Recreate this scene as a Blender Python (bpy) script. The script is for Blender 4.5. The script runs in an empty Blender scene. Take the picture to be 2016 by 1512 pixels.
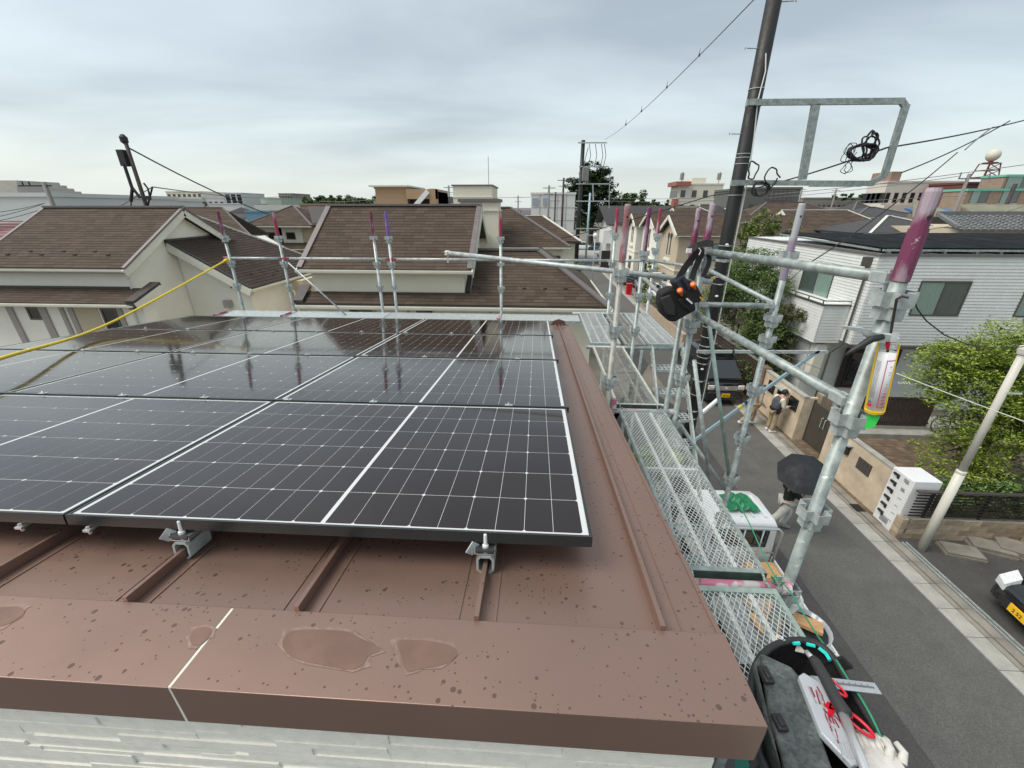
import bpy, math, random
from mathutils import Vector as V, Matrix
from math import sin, cos, pi, radians, atan, hypot, sqrt
random.seed(7)
R = random.Random(11)
sc = bpy.context.scene

# ------------------------------------------------------------------ camera, light, exposure
CZ = 7.4                                   # eye height above the street
FPX, VX, VY = 801.0, 1058.0, 410.0         # focal length in photo pixels, vanishing point of the street
PITCH = atan((756-VY)/FPX); YAW = atan((VX-1008)/hypot(FPX, 756-VY))
cam_d = bpy.data.cameras.new('camera'); cam = bpy.data.objects.new('camera', cam_d)
sc.collection.objects.link(cam); sc.camera = cam
cam.location = (0, 0, CZ); cam.rotation_euler = (pi/2-PITCH, 0, YAW)
cam_d.sensor_width = 36; cam_d.lens = FPX/2016*36; cam_d.clip_start = .05; cam_d.clip_end = 3000

SUN_EL, SUN_AZ = radians(55), radians(256)
w = bpy.data.worlds.new('World'); sc.world = w; w.use_nodes = True
nt = w.node_tree; nt.nodes.clear(); N = nt.nodes.new; L = nt.links.new
out = N('ShaderNodeOutputWorld'); addn = N('ShaderNodeAddShader'); L(addn.outputs[0], out.inputs[0])
sky = N('ShaderNodeTexSky'); sky.sky_type = 'NISHITA'; sky.sun_disc = False
sky.sun_elevation = SUN_EL; sky.sun_rotation = SUN_AZ; sky.altitude = 50; sky.dust_density = 3
bg1 = N('ShaderNodeBackground'); bg1.inputs[1].default_value = .05
L(sky.outputs[0], bg1.inputs[0]); L(bg1.outputs[0], addn.inputs[0])
tc = N('ShaderNodeTexCoord'); sep = N('ShaderNodeSeparateXYZ'); L(tc.outputs['Generated'], sep.inputs[0])
def mth(op, a, b=None, clamp=False):
    n = N('ShaderNodeMath'); n.operation = op; n.use_clamp = clamp
    for i, x in enumerate((a, b)):
        if x is None: continue
        if isinstance(x, (int, float)): n.inputs[i].default_value = x
        else: L(x, n.inputs[i])
    return n.outputs[0]
zz = mth('MAXIMUM', sep.outputs[2], 0.0); den = mth('ADD', zz, .16)
cx = mth('DIVIDE', sep.outputs[0], den); cy = mth('DIVIDE', sep.outputs[1], den)
comb = N('ShaderNodeCombineXYZ'); L(cx, comb.inputs[0]); L(cy, comb.inputs[1])
mp = N('ShaderNodeMapping'); mp.inputs['Rotation'].default_value = (0, 0, radians(-24)); mp.inputs['Scale'].default_value = (.62, 1.1, 1)
L(comb.outputs[0], mp.inputs[0])
n1 = N('ShaderNodeTexNoise'); n1.inputs['Scale'].default_value = .85; n1.inputs['Detail'].default_value = 5; n1.inputs['Roughness'].default_value = .5; n1.inputs['Distortion'].default_value = .3
L(mp.outputs[0], n1.inputs[0])
cr = N('ShaderNodeValToRGB'); L(n1.outputs[0], cr.inputs[0])
e = cr.color_ramp.elements; e[0].position = .34; e[0].color = (.258, .285, .284, 1); e[1].position = .66; e[1].color = (.465, .508, .496, 1)
cr2 = N('ShaderNodeValToRGB'); L(zz, cr2.inputs[0])
e = cr2.color_ramp.elements; e[0].position = 0; e[0].color = (1, 1, 1, 1); e[1].position = .13; e[1].color = (0, 0, 0, 1)
mx = N('ShaderNodeMix'); mx.data_type = 'RGBA'; L(cr2.outputs[0], mx.inputs[0]); L(cr.outputs[0], mx.inputs[6]); mx.inputs[7].default_value = (.535, .585, .57, 1)
bg2 = N('ShaderNodeBackground'); bg2.inputs[1].default_value = .98
L(mx.outputs[2], bg2.inputs[0]); L(bg2.outputs[0], addn.inputs[1])

sd = bpy.data.lights.new('sun', 'SUN'); sd.energy = 2.1; sd.angle = radians(35); sd.color = (1, .945, .87)
sun = bpy.data.objects.new('sun', sd); sc.collection.objects.link(sun)
sv = V((sin(SUN_AZ)*cos(SUN_EL), cos(SUN_AZ)*cos(SUN_EL), sin(SUN_EL)))
sun.rotation_euler = sv.to_track_quat('Z', 'Y').to_euler(); sun.location = (0, 0, 60)
sc.view_settings.view_transform = 'Standard'; sc.view_settings.look = 'None'
sc.view_settings.gamma = 1; sc.view_settings.use_curve_mapping = False; sc.view_settings.exposure = .42

# ------------------------------------------------------------------ photo pixel -> world point on a plane
_MR = Matrix.Rotation(YAW, 3, 'Z')
_F = _MR @ V((0, cos(PITCH), -sin(PITCH))); _R = _MR @ V((1, 0, 0)); _U = _MR @ V((0, sin(PITCH), cos(PITCH)))
EYE = V((0, 0, CZ))
def ray(u, v): return _F*FPX + _R*(u-1008) - _U*(v-756)
def pz(u, v, z): r = ray(u, v); return EYE + r*((z-CZ)/r.z)
def py(u, v, y): r = ray(u, v); return EYE + r*(y/r.y)
def px(u, v, x): r = ray(u, v); return EYE + r*(x/r.x)

# ------------------------------------------------------------------ materials
MATS = {}
def M(name, col, rough=.6, metal=0., var=.12, vs=4., bump=0., bs=60., rnd=0., spec=.5, coat=0., crough=.1, trans=0., emis=None, wet=0., aniso=None, alpha=1.):
    if name in MATS: return MATS[name]
    m = bpy.data.materials.new(name); m.use_nodes = True; t = m.node_tree; nn = t.nodes.new; ll = t.links.new
    b = t.nodes['Principled BSDF']; b.inputs['Roughness'].default_value = rough; b.inputs['Metallic'].default_value = metal
    b.inputs['Specular IOR Level'].default_value = spec
    if coat: b.inputs['Coat Weight'].default_value = coat; b.inputs['Coat Roughness'].default_value = crough
    if trans: b.inputs['Transmission Weight'].default_value = trans
    if alpha < 1: b.inputs['Alpha'].default_value = alpha
    c4 = (*col, 1); b.inputs['Base Color'].default_value = c4
    co = nn('ShaderNodeTexCoord')
    if var:
        nz = nn('ShaderNodeTexNoise'); nz.inputs['Scale'].default_value = vs; nz.inputs['Detail'].default_value = 7; nz.inputs['Roughness'].default_value = .6
        mpp = nn('ShaderNodeMapping'); ll(co.outputs['Object'], mpp.inputs[0]); ll(mpp.outputs[0], nz.inputs[0])
        if aniso: mpp.inputs['Scale'].default_value = aniso
        rp = nn('ShaderNodeValToRGB'); ll(nz.outputs[0], rp.inputs[0]); el = rp.color_ramp.elements
        el[0].position = .3; el[1].position = .7
        el[0].color = (*[max(0, x*(1-var)) for x in col], 1); el[1].color = (*[min(1, x*(1+var)) for x in col], 1)
        last = rp.outputs[0]
        if rnd:
            ge = nn('ShaderNodeNewGeometry'); oi = nn('ShaderNodeObjectInfo')
            ad = nn('ShaderNodeMath'); ad.operation = 'ADD'; ll(ge.outputs['Random Per Island'], ad.inputs[0]); ll(oi.outputs['Random'], ad.inputs[1])
            fr = nn('ShaderNodeMath'); fr.operation = 'FRACT'; ll(ad.outputs[0], fr.inputs[0])
            mr = nn('ShaderNodeMapRange'); ll(fr.outputs[0], mr.inputs[0]); mr.inputs[3].default_value = 1-rnd; mr.inputs[4].default_value = 1+rnd
            sc_ = nn('ShaderNodeVectorMath'); sc_.operation = 'SCALE'; ll(last, sc_.inputs[0]); ll(mr.outputs[0], sc_.inputs['Scale']); last = sc_.outputs[0]
        ll(last, b.inputs['Base Color'])
        r2 = nn('ShaderNodeMapRange'); ll(nz.outputs[0], r2.inputs[0]); r2.inputs[1].default_value = .3; r2.inputs[2].default_value = .7
        r2.inputs[3].default_value = max(0, rough*(1-.25)); r2.inputs[4].default_value = min(1, rough*1.2); ll(r2.outputs[0], b.inputs['Roughness'])
    if bump:
        nb = nn('ShaderNodeTexNoise'); nb.inputs['Scale'].default_value = bs; nb.inputs['Detail'].default_value = 4; ll(co.outputs['Object'], nb.inputs[0])
        bp = nn('ShaderNodeBump'); bp.inputs['Strength'].default_value = bump; bp.inputs['Distance'].default_value = .01
        ll(nb.outputs[0], bp.inputs['Height']); ll(bp.outputs[0], b.inputs['Normal'])
    if emis: b.inputs['Emission Color'].default_value = (*emis, 1); b.inputs['Emission Strength'].default_value = 1
    MATS[name] = m; return m
def mat_drops(name, col, rough):
    """painted sheet metal with rain spots and dried water marks"""
    m = M(name, col, rough, 0, .045, 1.3, .02, 24); t = m.node_tree; nn = t.nodes.new; ll = t.links.new
    b = t.nodes['Principled BSDF']; base = b.inputs['Base Color'].links[0].from_socket; rg = b.inputs['Roughness'].links[0].from_socket
    co = nn('ShaderNodeTexCoord'); masks = []
    for scl, th, gate in ((42, .20, .60), (82, .20, .70)):
        vo = nn('ShaderNodeTexVoronoi'); vo.inputs['Scale'].default_value = scl; ll(co.outputs['Object'], vo.inputs['Vector'])
        sp = nn('ShaderNodeSeparateColor'); ll(vo.outputs['Color'], sp.inputs[0])
        rad = nn('ShaderNodeMath'); rad.operation = 'MULTIPLY'; ll(sp.outputs[1], rad.inputs[0]); rad.inputs[1].default_value = th
        rad2 = nn('ShaderNodeMath'); rad2.operation = 'ADD'; ll(rad.outputs[0], rad2.inputs[0]); rad2.inputs[1].default_value = .10
        lt = nn('ShaderNodeMath'); lt.operation = 'LESS_THAN'; ll(vo.outputs['Distance'], lt.inputs[0]); ll(rad2.outputs[0], lt.inputs[1])
        dn = nn('ShaderNodeTexNoise'); dn.inputs['Scale'].default_value = 5.5; dn.inputs['Detail'].default_value = 2; ll(co.outputs['Object'], dn.inputs[0])
        dm = nn('ShaderNodeMapRange'); ll(dn.outputs[0], dm.inputs[0]); dm.inputs[1].default_value = .36; dm.inputs[2].default_value = .62; dm.inputs[3].default_value = 1.02; dm.inputs[4].default_value = gate-.12
        gt = nn('ShaderNodeMath'); gt.operation = 'GREATER_THAN'; ll(sp.outputs[0], gt.inputs[0]); ll(dm.outputs[0], gt.inputs[1])
        mu = nn('ShaderNodeMath'); mu.operation = 'MULTIPLY'; ll(lt.outputs[0], mu.inputs[0]); ll(gt.outputs[0], mu.inputs[1]); masks.append(mu)
    mxx = nn('ShaderNodeMath'); mxx.operation = 'MAXIMUM'; ll(masks[0].outputs[0], mxx.inputs[0]); ll(masks[1].outputs[0], mxx.inputs[1])
    gn = nn('ShaderNodeNewGeometry'); gs = nn('ShaderNodeSeparateXYZ'); ll(gn.outputs['Normal'], gs.inputs[0]); gg = nn('ShaderNodeMath'); gg.operation = 'GREATER_THAN'; ll(gs.outputs[2], gg.inputs[0]); gg.inputs[1].default_value = .6
    m2 = nn('ShaderNodeMath'); m2.operation = 'MULTIPLY'; ll(mxx.outputs[0], m2.inputs[0]); ll(gg.outputs[0], m2.inputs[1]); mxx = m2
    mc = nn('ShaderNodeMix'); mc.data_type = 'RGBA'; ll(mxx.outputs[0], mc.inputs[0]); ll(base, mc.inputs[6]); mc.inputs[7].default_value = (*[x*.62 for x in col], 1)
    ll(mc.outputs[2], b.inputs['Base Color'])
    mr = nn('ShaderNodeMix'); mr.data_type = 'FLOAT'; ll(mxx.outputs[0], mr.inputs[0]); ll(rg, mr.inputs[2]); mr.inputs[3].default_value = .22
    ll(mr.outputs[0], b.inputs['Roughness'])
    return m
brown = mat_drops('brown_sheet_metal', (.300, .196, .158), .41); brown.node_tree.nodes['Principled BSDF'].inputs['Metallic'].default_value = .62
brownd = M('brown_trim', (.115, .068, .055), .45, var=.08)
puddle = M('wet_patch', (.235, .143, .110), .40, .5, var=.08, vs=9)
stain = M('dried_water_mark', (.315, .215, .178), .46, .62, .16, 60)
galv = M('galvanised', (.30, .345, .33), .48, .3, .38, 16, .05, 80)
meshz = M('bright_expanded_mesh', (.56, .595, .585), .5, .1, .12, 12)
galvl = M('galvanised_light', (.43, .475, .465), .45, .25, .28, 18)
galvg = M('galvanised_green', (.34, .43, .39), .5, .3, .28, 10)
oldz = M('weathered_zinc', (.34, .34, .31), .6, .3, .35, 14, .1, 60)
def mat_paint(name, c1, c2, sc_=16, th=.5):
    m = M(name, c1, .55, 0, .1, 8); t = m.node_tree; nn = t.nodes.new; ll = t.links.new; b = t.nodes['Principled BSDF']
    base = b.inputs['Base Color'].links[0].from_socket; co = nn('ShaderNodeTexCoord'); nz = nn('ShaderNodeTexNoise')
    nz.inputs['Scale'].default_value = sc_; nz.inputs['Detail'].default_value = 6; mpp = nn('ShaderNodeMapping'); mpp.inputs['Scale'].default_value = (1, 1, .35)
    ll(co.outputs['Object'], mpp.inputs[0]); ll(mpp.outputs[0], nz.inputs[0])
    rp = nn('ShaderNodeValToRGB'); ll(nz.outputs[0], rp.inputs[0]); rp.color_ramp.elements[0].position = th-.03; rp.color_ramp.elements[1].position = th+.04
    mc = nn('ShaderNodeMix'); mc.data_type = 'RGBA'; ll(rp.outputs[0], mc.inputs[0]); ll(base, mc.inputs[6]); mc.inputs[7].default_value = (*c2, 1)
    ll(mc.outputs[2], b.inputs['Base Color']); return m
purple = mat_paint('purple_paint', (.17, .035, .085), (.40, .33, .37), 7, .57)
violet = mat_paint('violet_paint', (.19, .10, .40), (.30, .24, .42), 14, .6)
redp = mat_paint('crimson_paint', (.33, .035, .08), (.42, .30, .33), 9, .58)
pinkp = mat_paint('pink_paint', (.50, .16, .25), (.55, .53, .52), 10, .53)
cell = M('solar_cell', (.015, .0078, .0065), .09, var=.12, vs=2, spec=.45, coat=.2, crough=.03)
bsheet = M('white_backsheet', (.62, .63, .62), .3, var=.03)
pframe = M('black_anodised_frame', (.030, .038, .040), .28, .35, var=.1, spec=.8)
pframe2 = M('grey_frame_edge', (.10, .11, .115), .4, .6, var=.1)
alu = M('aluminium', (.62, .64, .64), .33, .75, .12, 12)
def mat_cream():
    m = M('cream_siding', (.85, .83, .75), .75, 0, .06, 30, .25, 220); return m
csid = mat_cream(); 

hcream = M('cream_render', (.74, .70, .57), .85, 0, .05, 1.2, .25, 90)
hcream2 = M('pale_cream_render', (.81, .785, .70), .85, 0, .05, 1.0, .2, 90)
hbeige = M('beige_render', (.50, .42, .31), .85, 0, .06, 1.5)
trimw = M('ivory_trim', (.70, .69, .60), .5, 0, .05, 3)
greyb = M('taupe_board', (.34, .31, .28), .7, 0, .08, 4)
shing = M('brown_asphalt_shingle', (.086, .063, .047), .95, 0, .2, 30, .5, 300, rnd=.2, spec=.25)
shingd = M('dark_brown_shingle', (.066, .048, .039), .95, 0, .2, 30, .5, 300, rnd=.15, spec=.25)
ridgeg = M('grey_brown_flashing', (.165, .145, .14), .5, .2, .12, 5)
flashd = M('dark_flashing', (.05, .045, .042), .5, .2, .12, 5)
bronze = M('bronze_window_frame', (.11, .10, .09), .4, .4, .08, 5)
glass = M('window_glass', (.012, .016, .018), .04, 0, 0, spec=.9)
glassd = M('dim_curtained_glass', (.075, .10, .095), .08, 0, .25, 9, spec=.9, aniso=(6, 6, .3))
glassc = M('curtained_glass', (.20, .29, .255), .12, 0, .2, 9, spec=.9, aniso=(6, 6, .3))
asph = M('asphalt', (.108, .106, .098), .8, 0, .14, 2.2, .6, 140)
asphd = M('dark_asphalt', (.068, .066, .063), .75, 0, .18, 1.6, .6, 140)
def speckle(m, lo, hi, s):
    t = m.node_tree; nn = t.nodes.new; ll = t.links.new; b = t.nodes['Principled BSDF']; base_ = b.inputs['Base Color'].links[0].from_socket
    co = nn('ShaderNodeTexCoord'); v = nn('ShaderNodeTexVoronoi'); v.inputs['Scale'].default_value = s; ll(co.outputs['Object'], v.inputs['Vector'])
    sp = nn('ShaderNodeSeparateColor'); ll(v.outputs['Color'], sp.inputs[0]); mr = nn('ShaderNodeMapRange'); ll(sp.outputs[0], mr.inputs[0]); mr.inputs[3].default_value = lo; mr.inputs[4].default_value = hi
    sc_ = nn('ShaderNodeVectorMath'); sc_.operation = 'SCALE'; ll(base_, sc_.inputs[0]); ll(mr.outputs[0], sc_.inputs['Scale']); ll(sc_.outputs[0], b.inputs['Base Color'])
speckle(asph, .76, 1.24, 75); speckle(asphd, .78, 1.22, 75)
conc = M('concrete', (.36, .355, .32), .8, 0, .18, 3.5, .15, 70, rnd=.08)
concd = M('stained_concrete', (.24, .225, .19), .8, 0, .25, 3.5, .15, 70, rnd=.1)
dirt = M('bare_ground', (.20, .18, .145), .95, 0, .25, .6, .2, 30)
cwall = M('cream_garden_wall', (.57, .47, .345), .9, 0, .22, 2.4, .5, 130)
bwall = M('sandstone_block', (.36, .29, .21), .9, 0, .25, 5, .8, 60, rnd=.22)
bwalld = M('brown_stone_block', (.24, .165, .115), .9, 0, .25, 6, .8, 60, rnd=.25)
tile = M('brown_paving_tile', (.17, .125, .085), .6, 0, .2, 4, .2, 60, rnd=.22)
wsid = M('white_siding', (.66, .68, .66), .6, 0, .06, 3, .08, 60)
wroof = M('white_roof_sheet', (.66, .65, .62), .6, 0, .08, 2)
dkmet = M('dark_bronze_metal', (.035, .03, .028), .5, .3, .1, 6)
dkwood = M('dark_wood_slat', (.055, .038, .030), .6, 0, .2, 8)
blackp = M('black_plastic', (.020, .021, .022), .55, 0, .25, 14, .1, 80)
blackf = M('black_fabric', (.014, .013, .014), .9, 0, .35, 18, .4, 200)
greycase = M('scuffed_dark_grey_case', (.072, .082, .080), .5, 0, .55, 16, .15, 60)
teal = M('teal_fabric', (.005, .27, .235), .7, 0, .15, 20)
clearp = M('clear_plastic', (.42, .45, .48), .12, 0, .06, 20, spec=.6)
redpl = M('red_plastic', (.62, .01, .03), .3, 0, .05)
orangep = M('orange_plastic', (.85, .16, .02), .35, 0, .15, 20)
yellowp = M('yellow_plastic', (.78, .53, .03), .4, 0, .05)
hose_m = M('yellow_hose', (.82, .60, .02), .4, 0, .05)
greenc = M('green_cord', (.03, .26, .14), .7, 0, .15, 30)
greent = M('green_tape', (.05, .68, .10), .45, 0, .1, 30)
greensh = M('green_sheet', (.01, .19, .075), .45, 0, .2, 8, .4, 12)
white = M('white_paint', (.78, .79, .79), .35, 0, .04, 4)
whiteg = M('glossy_white_paint', (.74, .76, .76), .18, 0, .03, 4, coat=.5)
blackc = M('black_car_paint', (.008, .009, .011), .16, 0, 0, coat=.9, crough=.03)
chrome = M('chrome', (.8, .8, .8), .3, .7, .0)
lampg = M('headlamp_glass', (.66, .68, .68), .08, 0, .2, 30, coat=.6)
amber = M('amber_lens', (.75, .30, .08), .15, 0, .1)
rubber = M('rubber', (.018, .018, .018), .8, 0, .2, 10)
ply = M('plywood', (.62, .36, .16), .6, 0, .2, 8, aniso=(1, 6, 6))
wood = M('timber', (.50, .30, .16), .7, 0, .25, 7, aniso=(1, 8, 8))
def scuff(m, c, s, th):
    t = m.node_tree; nn = t.nodes.new; ll = t.links.new; b = t.nodes['Principled BSDF']; base_ = b.inputs['Base Color'].links[0].from_socket
    co = nn('ShaderNodeTexCoord'); mp_ = nn('ShaderNodeMapping'); mp_.inputs['Rotation'].default_value = (.4, .9, .3); mp_.inputs['Scale'].default_value = (1, .3, 1); ll(co.outputs['Object'], mp_.inputs[0])
    nz = nn('ShaderNodeTexNoise'); nz.inputs['Scale'].default_value = s; nz.inputs['Detail'].default_value = 5; nz.inputs['Roughness'].default_value = .7; ll(mp_.outputs[0], nz.inputs[0])
    rp = nn('ShaderNodeValToRGB'); ll(nz.outputs[0], rp.inputs[0]); rp.color_ramp.elements[0].position = th; rp.color_ramp.elements[1].position = th+.03
    mc = nn('ShaderNodeMix'); mc.data_type = 'RGBA'; ll(rp.outputs[0], mc.inputs[0]); ll(base_, mc.inputs[6]); mc.inputs[7].default_value = (*c, 1); ll(mc.outputs[2], b.inputs['Base Color'])
scuff(galv, (.60, .62, .60), 26, .63); scuff(galvl, (.62, .64, .62), 30, .66); scuff(galvl, (.16, .15, .13), 21, .69); scuff(galv, (.15, .13, .11), 18, .68); scuff(purple, (.5, .46, .48), 40, .66); scuff(pinkp, (.12, .11, .11), 22, .60)
speckle(greycase, .75, 1.35, 130)
skin = M('skin', (.50, .28, .19), .55, 0, .06)
khaki = M('khaki_cloth', (.36, .29, .18), .9, 0, .18, 10, .3, 30)
navyv = M('slate_grey_cloth', (.075, .08, .10), .9, 0, .15, 10)
creamc = M('cream_cloth', (.66, .62, .50), .9, 0, .08, 10)
pinkc = M('pink_cloth', (.66, .22, .30), .9, 0, .08, 10)
lightg = M('light_grey_cloth', (.50, .50, .47), .9, 0, .12, 8, .3, 20)
umbm = M('dark_umbrella_cloth', (.013, .015, .019), .75, 0, .15, 6)
hairm = M('black_hair', (.012, .011, .010), .6, 0, .1)
bark = M('bark', (.10, .08, .065), .95, 0, .3, 12, .6, 40)
leaf_b = M('bright_maple_leaves', (.19, .255, .03), .55, 0, .3, 2.5, rnd=.55)
leaf_m = M('green_leaves', (.09, .145, .035), .55, 0, .3, 2, rnd=.5)
leaf_d = M('dark_green_leaves', (.028, .058, .018), .6, 0, .3, 1.2, rnd=.5)
leaf_y = M('yellow_green_leaves', (.15, .20, .04), .55, 0, .3, 3, rnd=.5)
leaf_o = M('rusty_green_leaves', (.085, .085, .03), .6, 0, .35, 1.5, rnd=.5)
polem = M('black_pole_sheath', (.012, .012, .012), .6, 0, .25, 7, .1, 50)
concp = M('concrete_pole', (.20, .195, .185), .85, 0, .15, 6)
brownpole = M('dark_brown_pole', (.045, .032, .03), .7, 0, .2, 6)
bluep = M('light_blue_steel', (.30, .42, .47), .5, .2, .1, 6)
wirem = M('black_cable', (.018, .016, .018), .6, 0, 0)
wireg = M('steel_cable', (.22, .22, .23), .5, .5, 0)
pvcm = M('ivory_pipe', (.62, .60, .53), .45, 0, .05, 3)
platey = M('yellow_plate', (.85, .50, .01), .4, 0, .03)
platek = M('black_print', (.015, .015, .015), .5, 0, 0)
printr = M('red_print', (.72, .02, .08), .5, 0, 0)
printg = M('grey_print', (.10, .11, .13), .5, 0, 0)
paper = M('white_paper', (.74, .76, .70), .6, 0, .04)

# ------------------------------------------------------------------ mesh helpers
class MB:
    def __init__(s): s.v = []; s.f = []; s.T = None
    def add(s, vs, fs):
        n = len(s.v)
        if s.T is None: s.v += [tuple(p) for p in vs]
        else: s.v += [tuple(s.T @ V(p)) for p in vs]
        s.f += [tuple(n+i for i in f) for f in fs]; return s
    def box(s, x0, x1, y0, y1, z0, z1):
        return s.add([(x0,y0,z0),(x1,y0,z0),(x1,y1,z0),(x0,y1,z0),(x0,y0,z1),(x1,y0,z1),(x1,y1,z1),(x0,y1,z1)],
                     [(0,3,2,1),(4,5,6,7),(0,1,5,4),(1,2,6,5),(2,3,7,6),(3,0,4,7)])
    def bar(s, p, q, w, h=None, up=V((0,0,1))):
        p = V(p); q = V(q); h = h or w; d = (q-p).normalized()
        a = d.cross(V(up))
        if a.length < 1e-4: a = d.cross(V((0,1,0)))
        a.normalize(); b = a.cross(d).normalized(); a *= w/2; b *= h/2
        return s.add([p-a-b, p+a-b, p+a+b, p-a+b, q-a-b, q+a-b, q+a+b, q-a+b], [(0,3,2,1),(4,5,6,7),(0,1,5,4),(1,2,6,5),(2,3,7,6),(3,0,4,7)])
    def tube(s, pts, r, n=8, cap=True):
        pts = [V(p) for p in pts]; rs = r if isinstance(r, (list, tuple)) else [r]*len(pts)
        vs = []; fs = []; a = None
        for i, p in enumerate(pts):
            d = (pts[min(i+1, len(pts)-1)]-pts[max(i-1, 0)])
            d = d.normalized() if d.length > 1e-9 else V((0,0,1))
            if a is None:
                a = d.cross(V((0,0,1)));
                if a.length < 1e-3: a = d.cross(V((0,1,0)))
            a = (a-d*a.dot(d)); a = a.normalized() if a.length > 1e-6 else d.orthogonal().normalized(); b = d.cross(a)
            for k in range(n):
                t = 2*pi*k/n; vs.append(p+(a*cos(t)+b*sin(t))*rs[i])
        for i in range(len(pts)-1):
            for k in range(n):
                k2 = (k+1) % n; fs.append((i*n+k, i*n+k2, (i+1)*n+k2, (i+1)*n+k))
        if cap: fs.append(tuple(range(n-1, -1, -1))); m = (len(pts)-1)*n; fs.append(tuple(m+k for k in range(n)))
        return s.add(vs, fs)
    def prism(s, poly, ext):
        e_ = V(ext); n = len(poly); P = [V(p) for p in poly]
        return s.add(P+[p+e_ for p in P], [tuple(range(n-1,-1,-1)), tuple(range(n, 2*n))]+[(i, (i+1) % n, n+(i+1) % n, n+i) for i in range(n)])
    def poly(s, pts): return s.add(pts, [tuple(range(len(pts)))])
    def lathe(s, c, prof, n=14, axis='z'):
        vs = []; fs = []
        for r, h in prof:
            for k in range(n):
                t = 2*pi*k/n; q = (r*cos(t), r*sin(t), h)
                if axis == 'y': q = (q[0], q[2], q[1])
                if axis == 'x': q = (q[2], q[0], q[1])
                vs.append((c[0]+q[0], c[1]+q[1], c[2]+q[2]))
        for i in range(len(prof)-1):
            for k in range(n): fs.append((i*n+k, i*n+(k+1) % n, (i+1)*n+(k+1) % n, (i+1)*n+k))
        fs.append(tuple(range(n-1,-1,-1))); m = (len(prof)-1)*n; fs.append(tuple(m+k for k in range(n)))
        return s.add(vs, fs)
    def ball(s, c, r, n=10, m=6):
        rx, ry, rz = r if isinstance(r, (tuple, list)) else (r, r, r)
        vs = [(c[0], c[1], c[2]-rz)]; fs = []
        for i in range(1, m):
            ph = -pi/2+pi*i/m
            for k in range(n): t = 2*pi*k/n; vs.append((c[0]+rx*cos(ph)*cos(t), c[1]+ry*cos(ph)*sin(t), c[2]+rz*sin(ph)))
        vs.append((c[0], c[1], c[2]+rz)); T = len(vs)-1
        for k in range(n): fs.append((0, 1+(k+1) % n, 1+k)); fs.append((T, T-n+k, T-n+(k+1) % n))
        for i in range(m-2):
            for k in range(n): a = 1+i*n; fs.append((a+k, a+(k+1) % n, a+n+(k+1) % n, a+n+k))
        return s.add(vs, fs)
    def loft(s, secs, cap=True):
        n = len(secs[0]); vs = [p for q in secs for p in q]; fs = []
        for i in range(len(secs)-1):
            for k in range(n): fs.append((i*n+k, i*n+(k+1) % n, (i+1)*n+(k+1) % n, (i+1)*n+k))
        if cap: fs.append(tuple(range(n-1,-1,-1))); m = (len(secs)-1)*n; fs.append(tuple(m+k for k in range(n)))
        return s.add(vs, fs)
MW = {}                                   # world matrix of every object built so far
def link(o, parent=None):
    sc.collection.objects.link(o)
    if parent is not None: o.parent = parent
def tag(o, label=None, cat=None, group=None, kind=None):
    if label: o['label'] = label
    if cat: o['category'] = cat
    if group: o['group'] = group
    if kind: o['kind'] = kind
    return o
def thing(name, label, cat, loc=(0,0,0), rz=0, group=None, rot=None):
    o = bpy.data.objects.new(name, None); o.empty_display_size = .2
    o.location = loc; o.rotation_euler = rot or (0, 0, rz); link(o)
    MW[o.name] = Matrix.LocRotScale(V(loc), o.rotation_euler, None)
    return tag(o, label, cat, group)
def build(mb, name, mat, parent=None, smooth=False, world=True, bev=0., kind=None, label=None, cat=None, group=None, sub=0):
    """world=True: vertices are world coordinates; False: coordinates of the parent"""
    me = bpy.data.meshes.new(name)
    vs = mb.v
    if world and parent is not None:
        inv = MW[parent.name].inverted(); vs = [tuple(inv @ V(p)) for p in vs]
    loc = None
    if parent is None and world and vs and kind != 'structure':
        n = len(vs); loc = V((sum(p[0] for p in vs)/n, sum(p[1] for p in vs)/n, min(p[2] for p in vs)))
        vs = [(p[0]-loc.x, p[1]-loc.y, p[2]-loc.z) for p in vs]
    me.from_pydata(vs, [], mb.f); me.update()
    if smooth: me.polygons.foreach_set('use_smooth', [True]*len(me.polygons))
    me.materials.append(mat)
    o = bpy.data.objects.new(name, me); link(o, parent)
    if loc: o.location = loc
    MW[o.name] = MW[parent.name].copy() if parent is not None else Matrix.Translation(loc or V((0,0,0)))
    if bev:
        b = o.modifiers.new('b', 'BEVEL'); b.width = bev; b.segments = 2; b.limit_method = 'ANGLE'; b.angle_limit = radians(35)
        for p in me.polygons: p.use_smooth = True
        try: me.set_sharp_from_angle(angle=radians(40))
        except Exception: pass
    if sub:
        q = o.modifiers.new('s', 'SUBSURF'); q.levels = sub; q.render_levels = sub
    return tag(o, label, cat, group, kind)
def inst(src, loc, parent=None, rot=None, name=None, scale=None):
    """another object on the same mesh; loc in the parent's coordinates"""
    o = bpy.data.objects.new(name or src.name.split('.')[0], src if isinstance(src, bpy.types.Mesh) else src.data)
    link(o, parent); o.location = loc
    if rot is not None: o.rotation_euler = rot
    if scale is not None: o.scale = scale
    MW[o.name] = MW[parent.name] @ Matrix.LocRotScale(V(loc), o.rotation_euler, scale and V(scale)) if parent is not None else Matrix.LocRotScale(V(loc), o.rotation_euler, scale and V(scale))
    return o
def copy_tree(o, parent=None, loc=None, rz=None, label=None, scale=None):
    c = o.copy(); sc.collection.objects.link(c); c.parent = parent
    if loc is not None: c.location = loc
    if rz is not None: c.rotation_euler = (0, 0, rz)
    if scale is not None: c.scale = scale
    if label: c['label'] = label
    MW[c.name] = (MW[parent.name] if parent is not None else Matrix()) @ Matrix.LocRotScale(c.location, c.rotation_euler, c.scale)
    for ch in list(o.children): copy_tree(ch, c)
    return c
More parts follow.
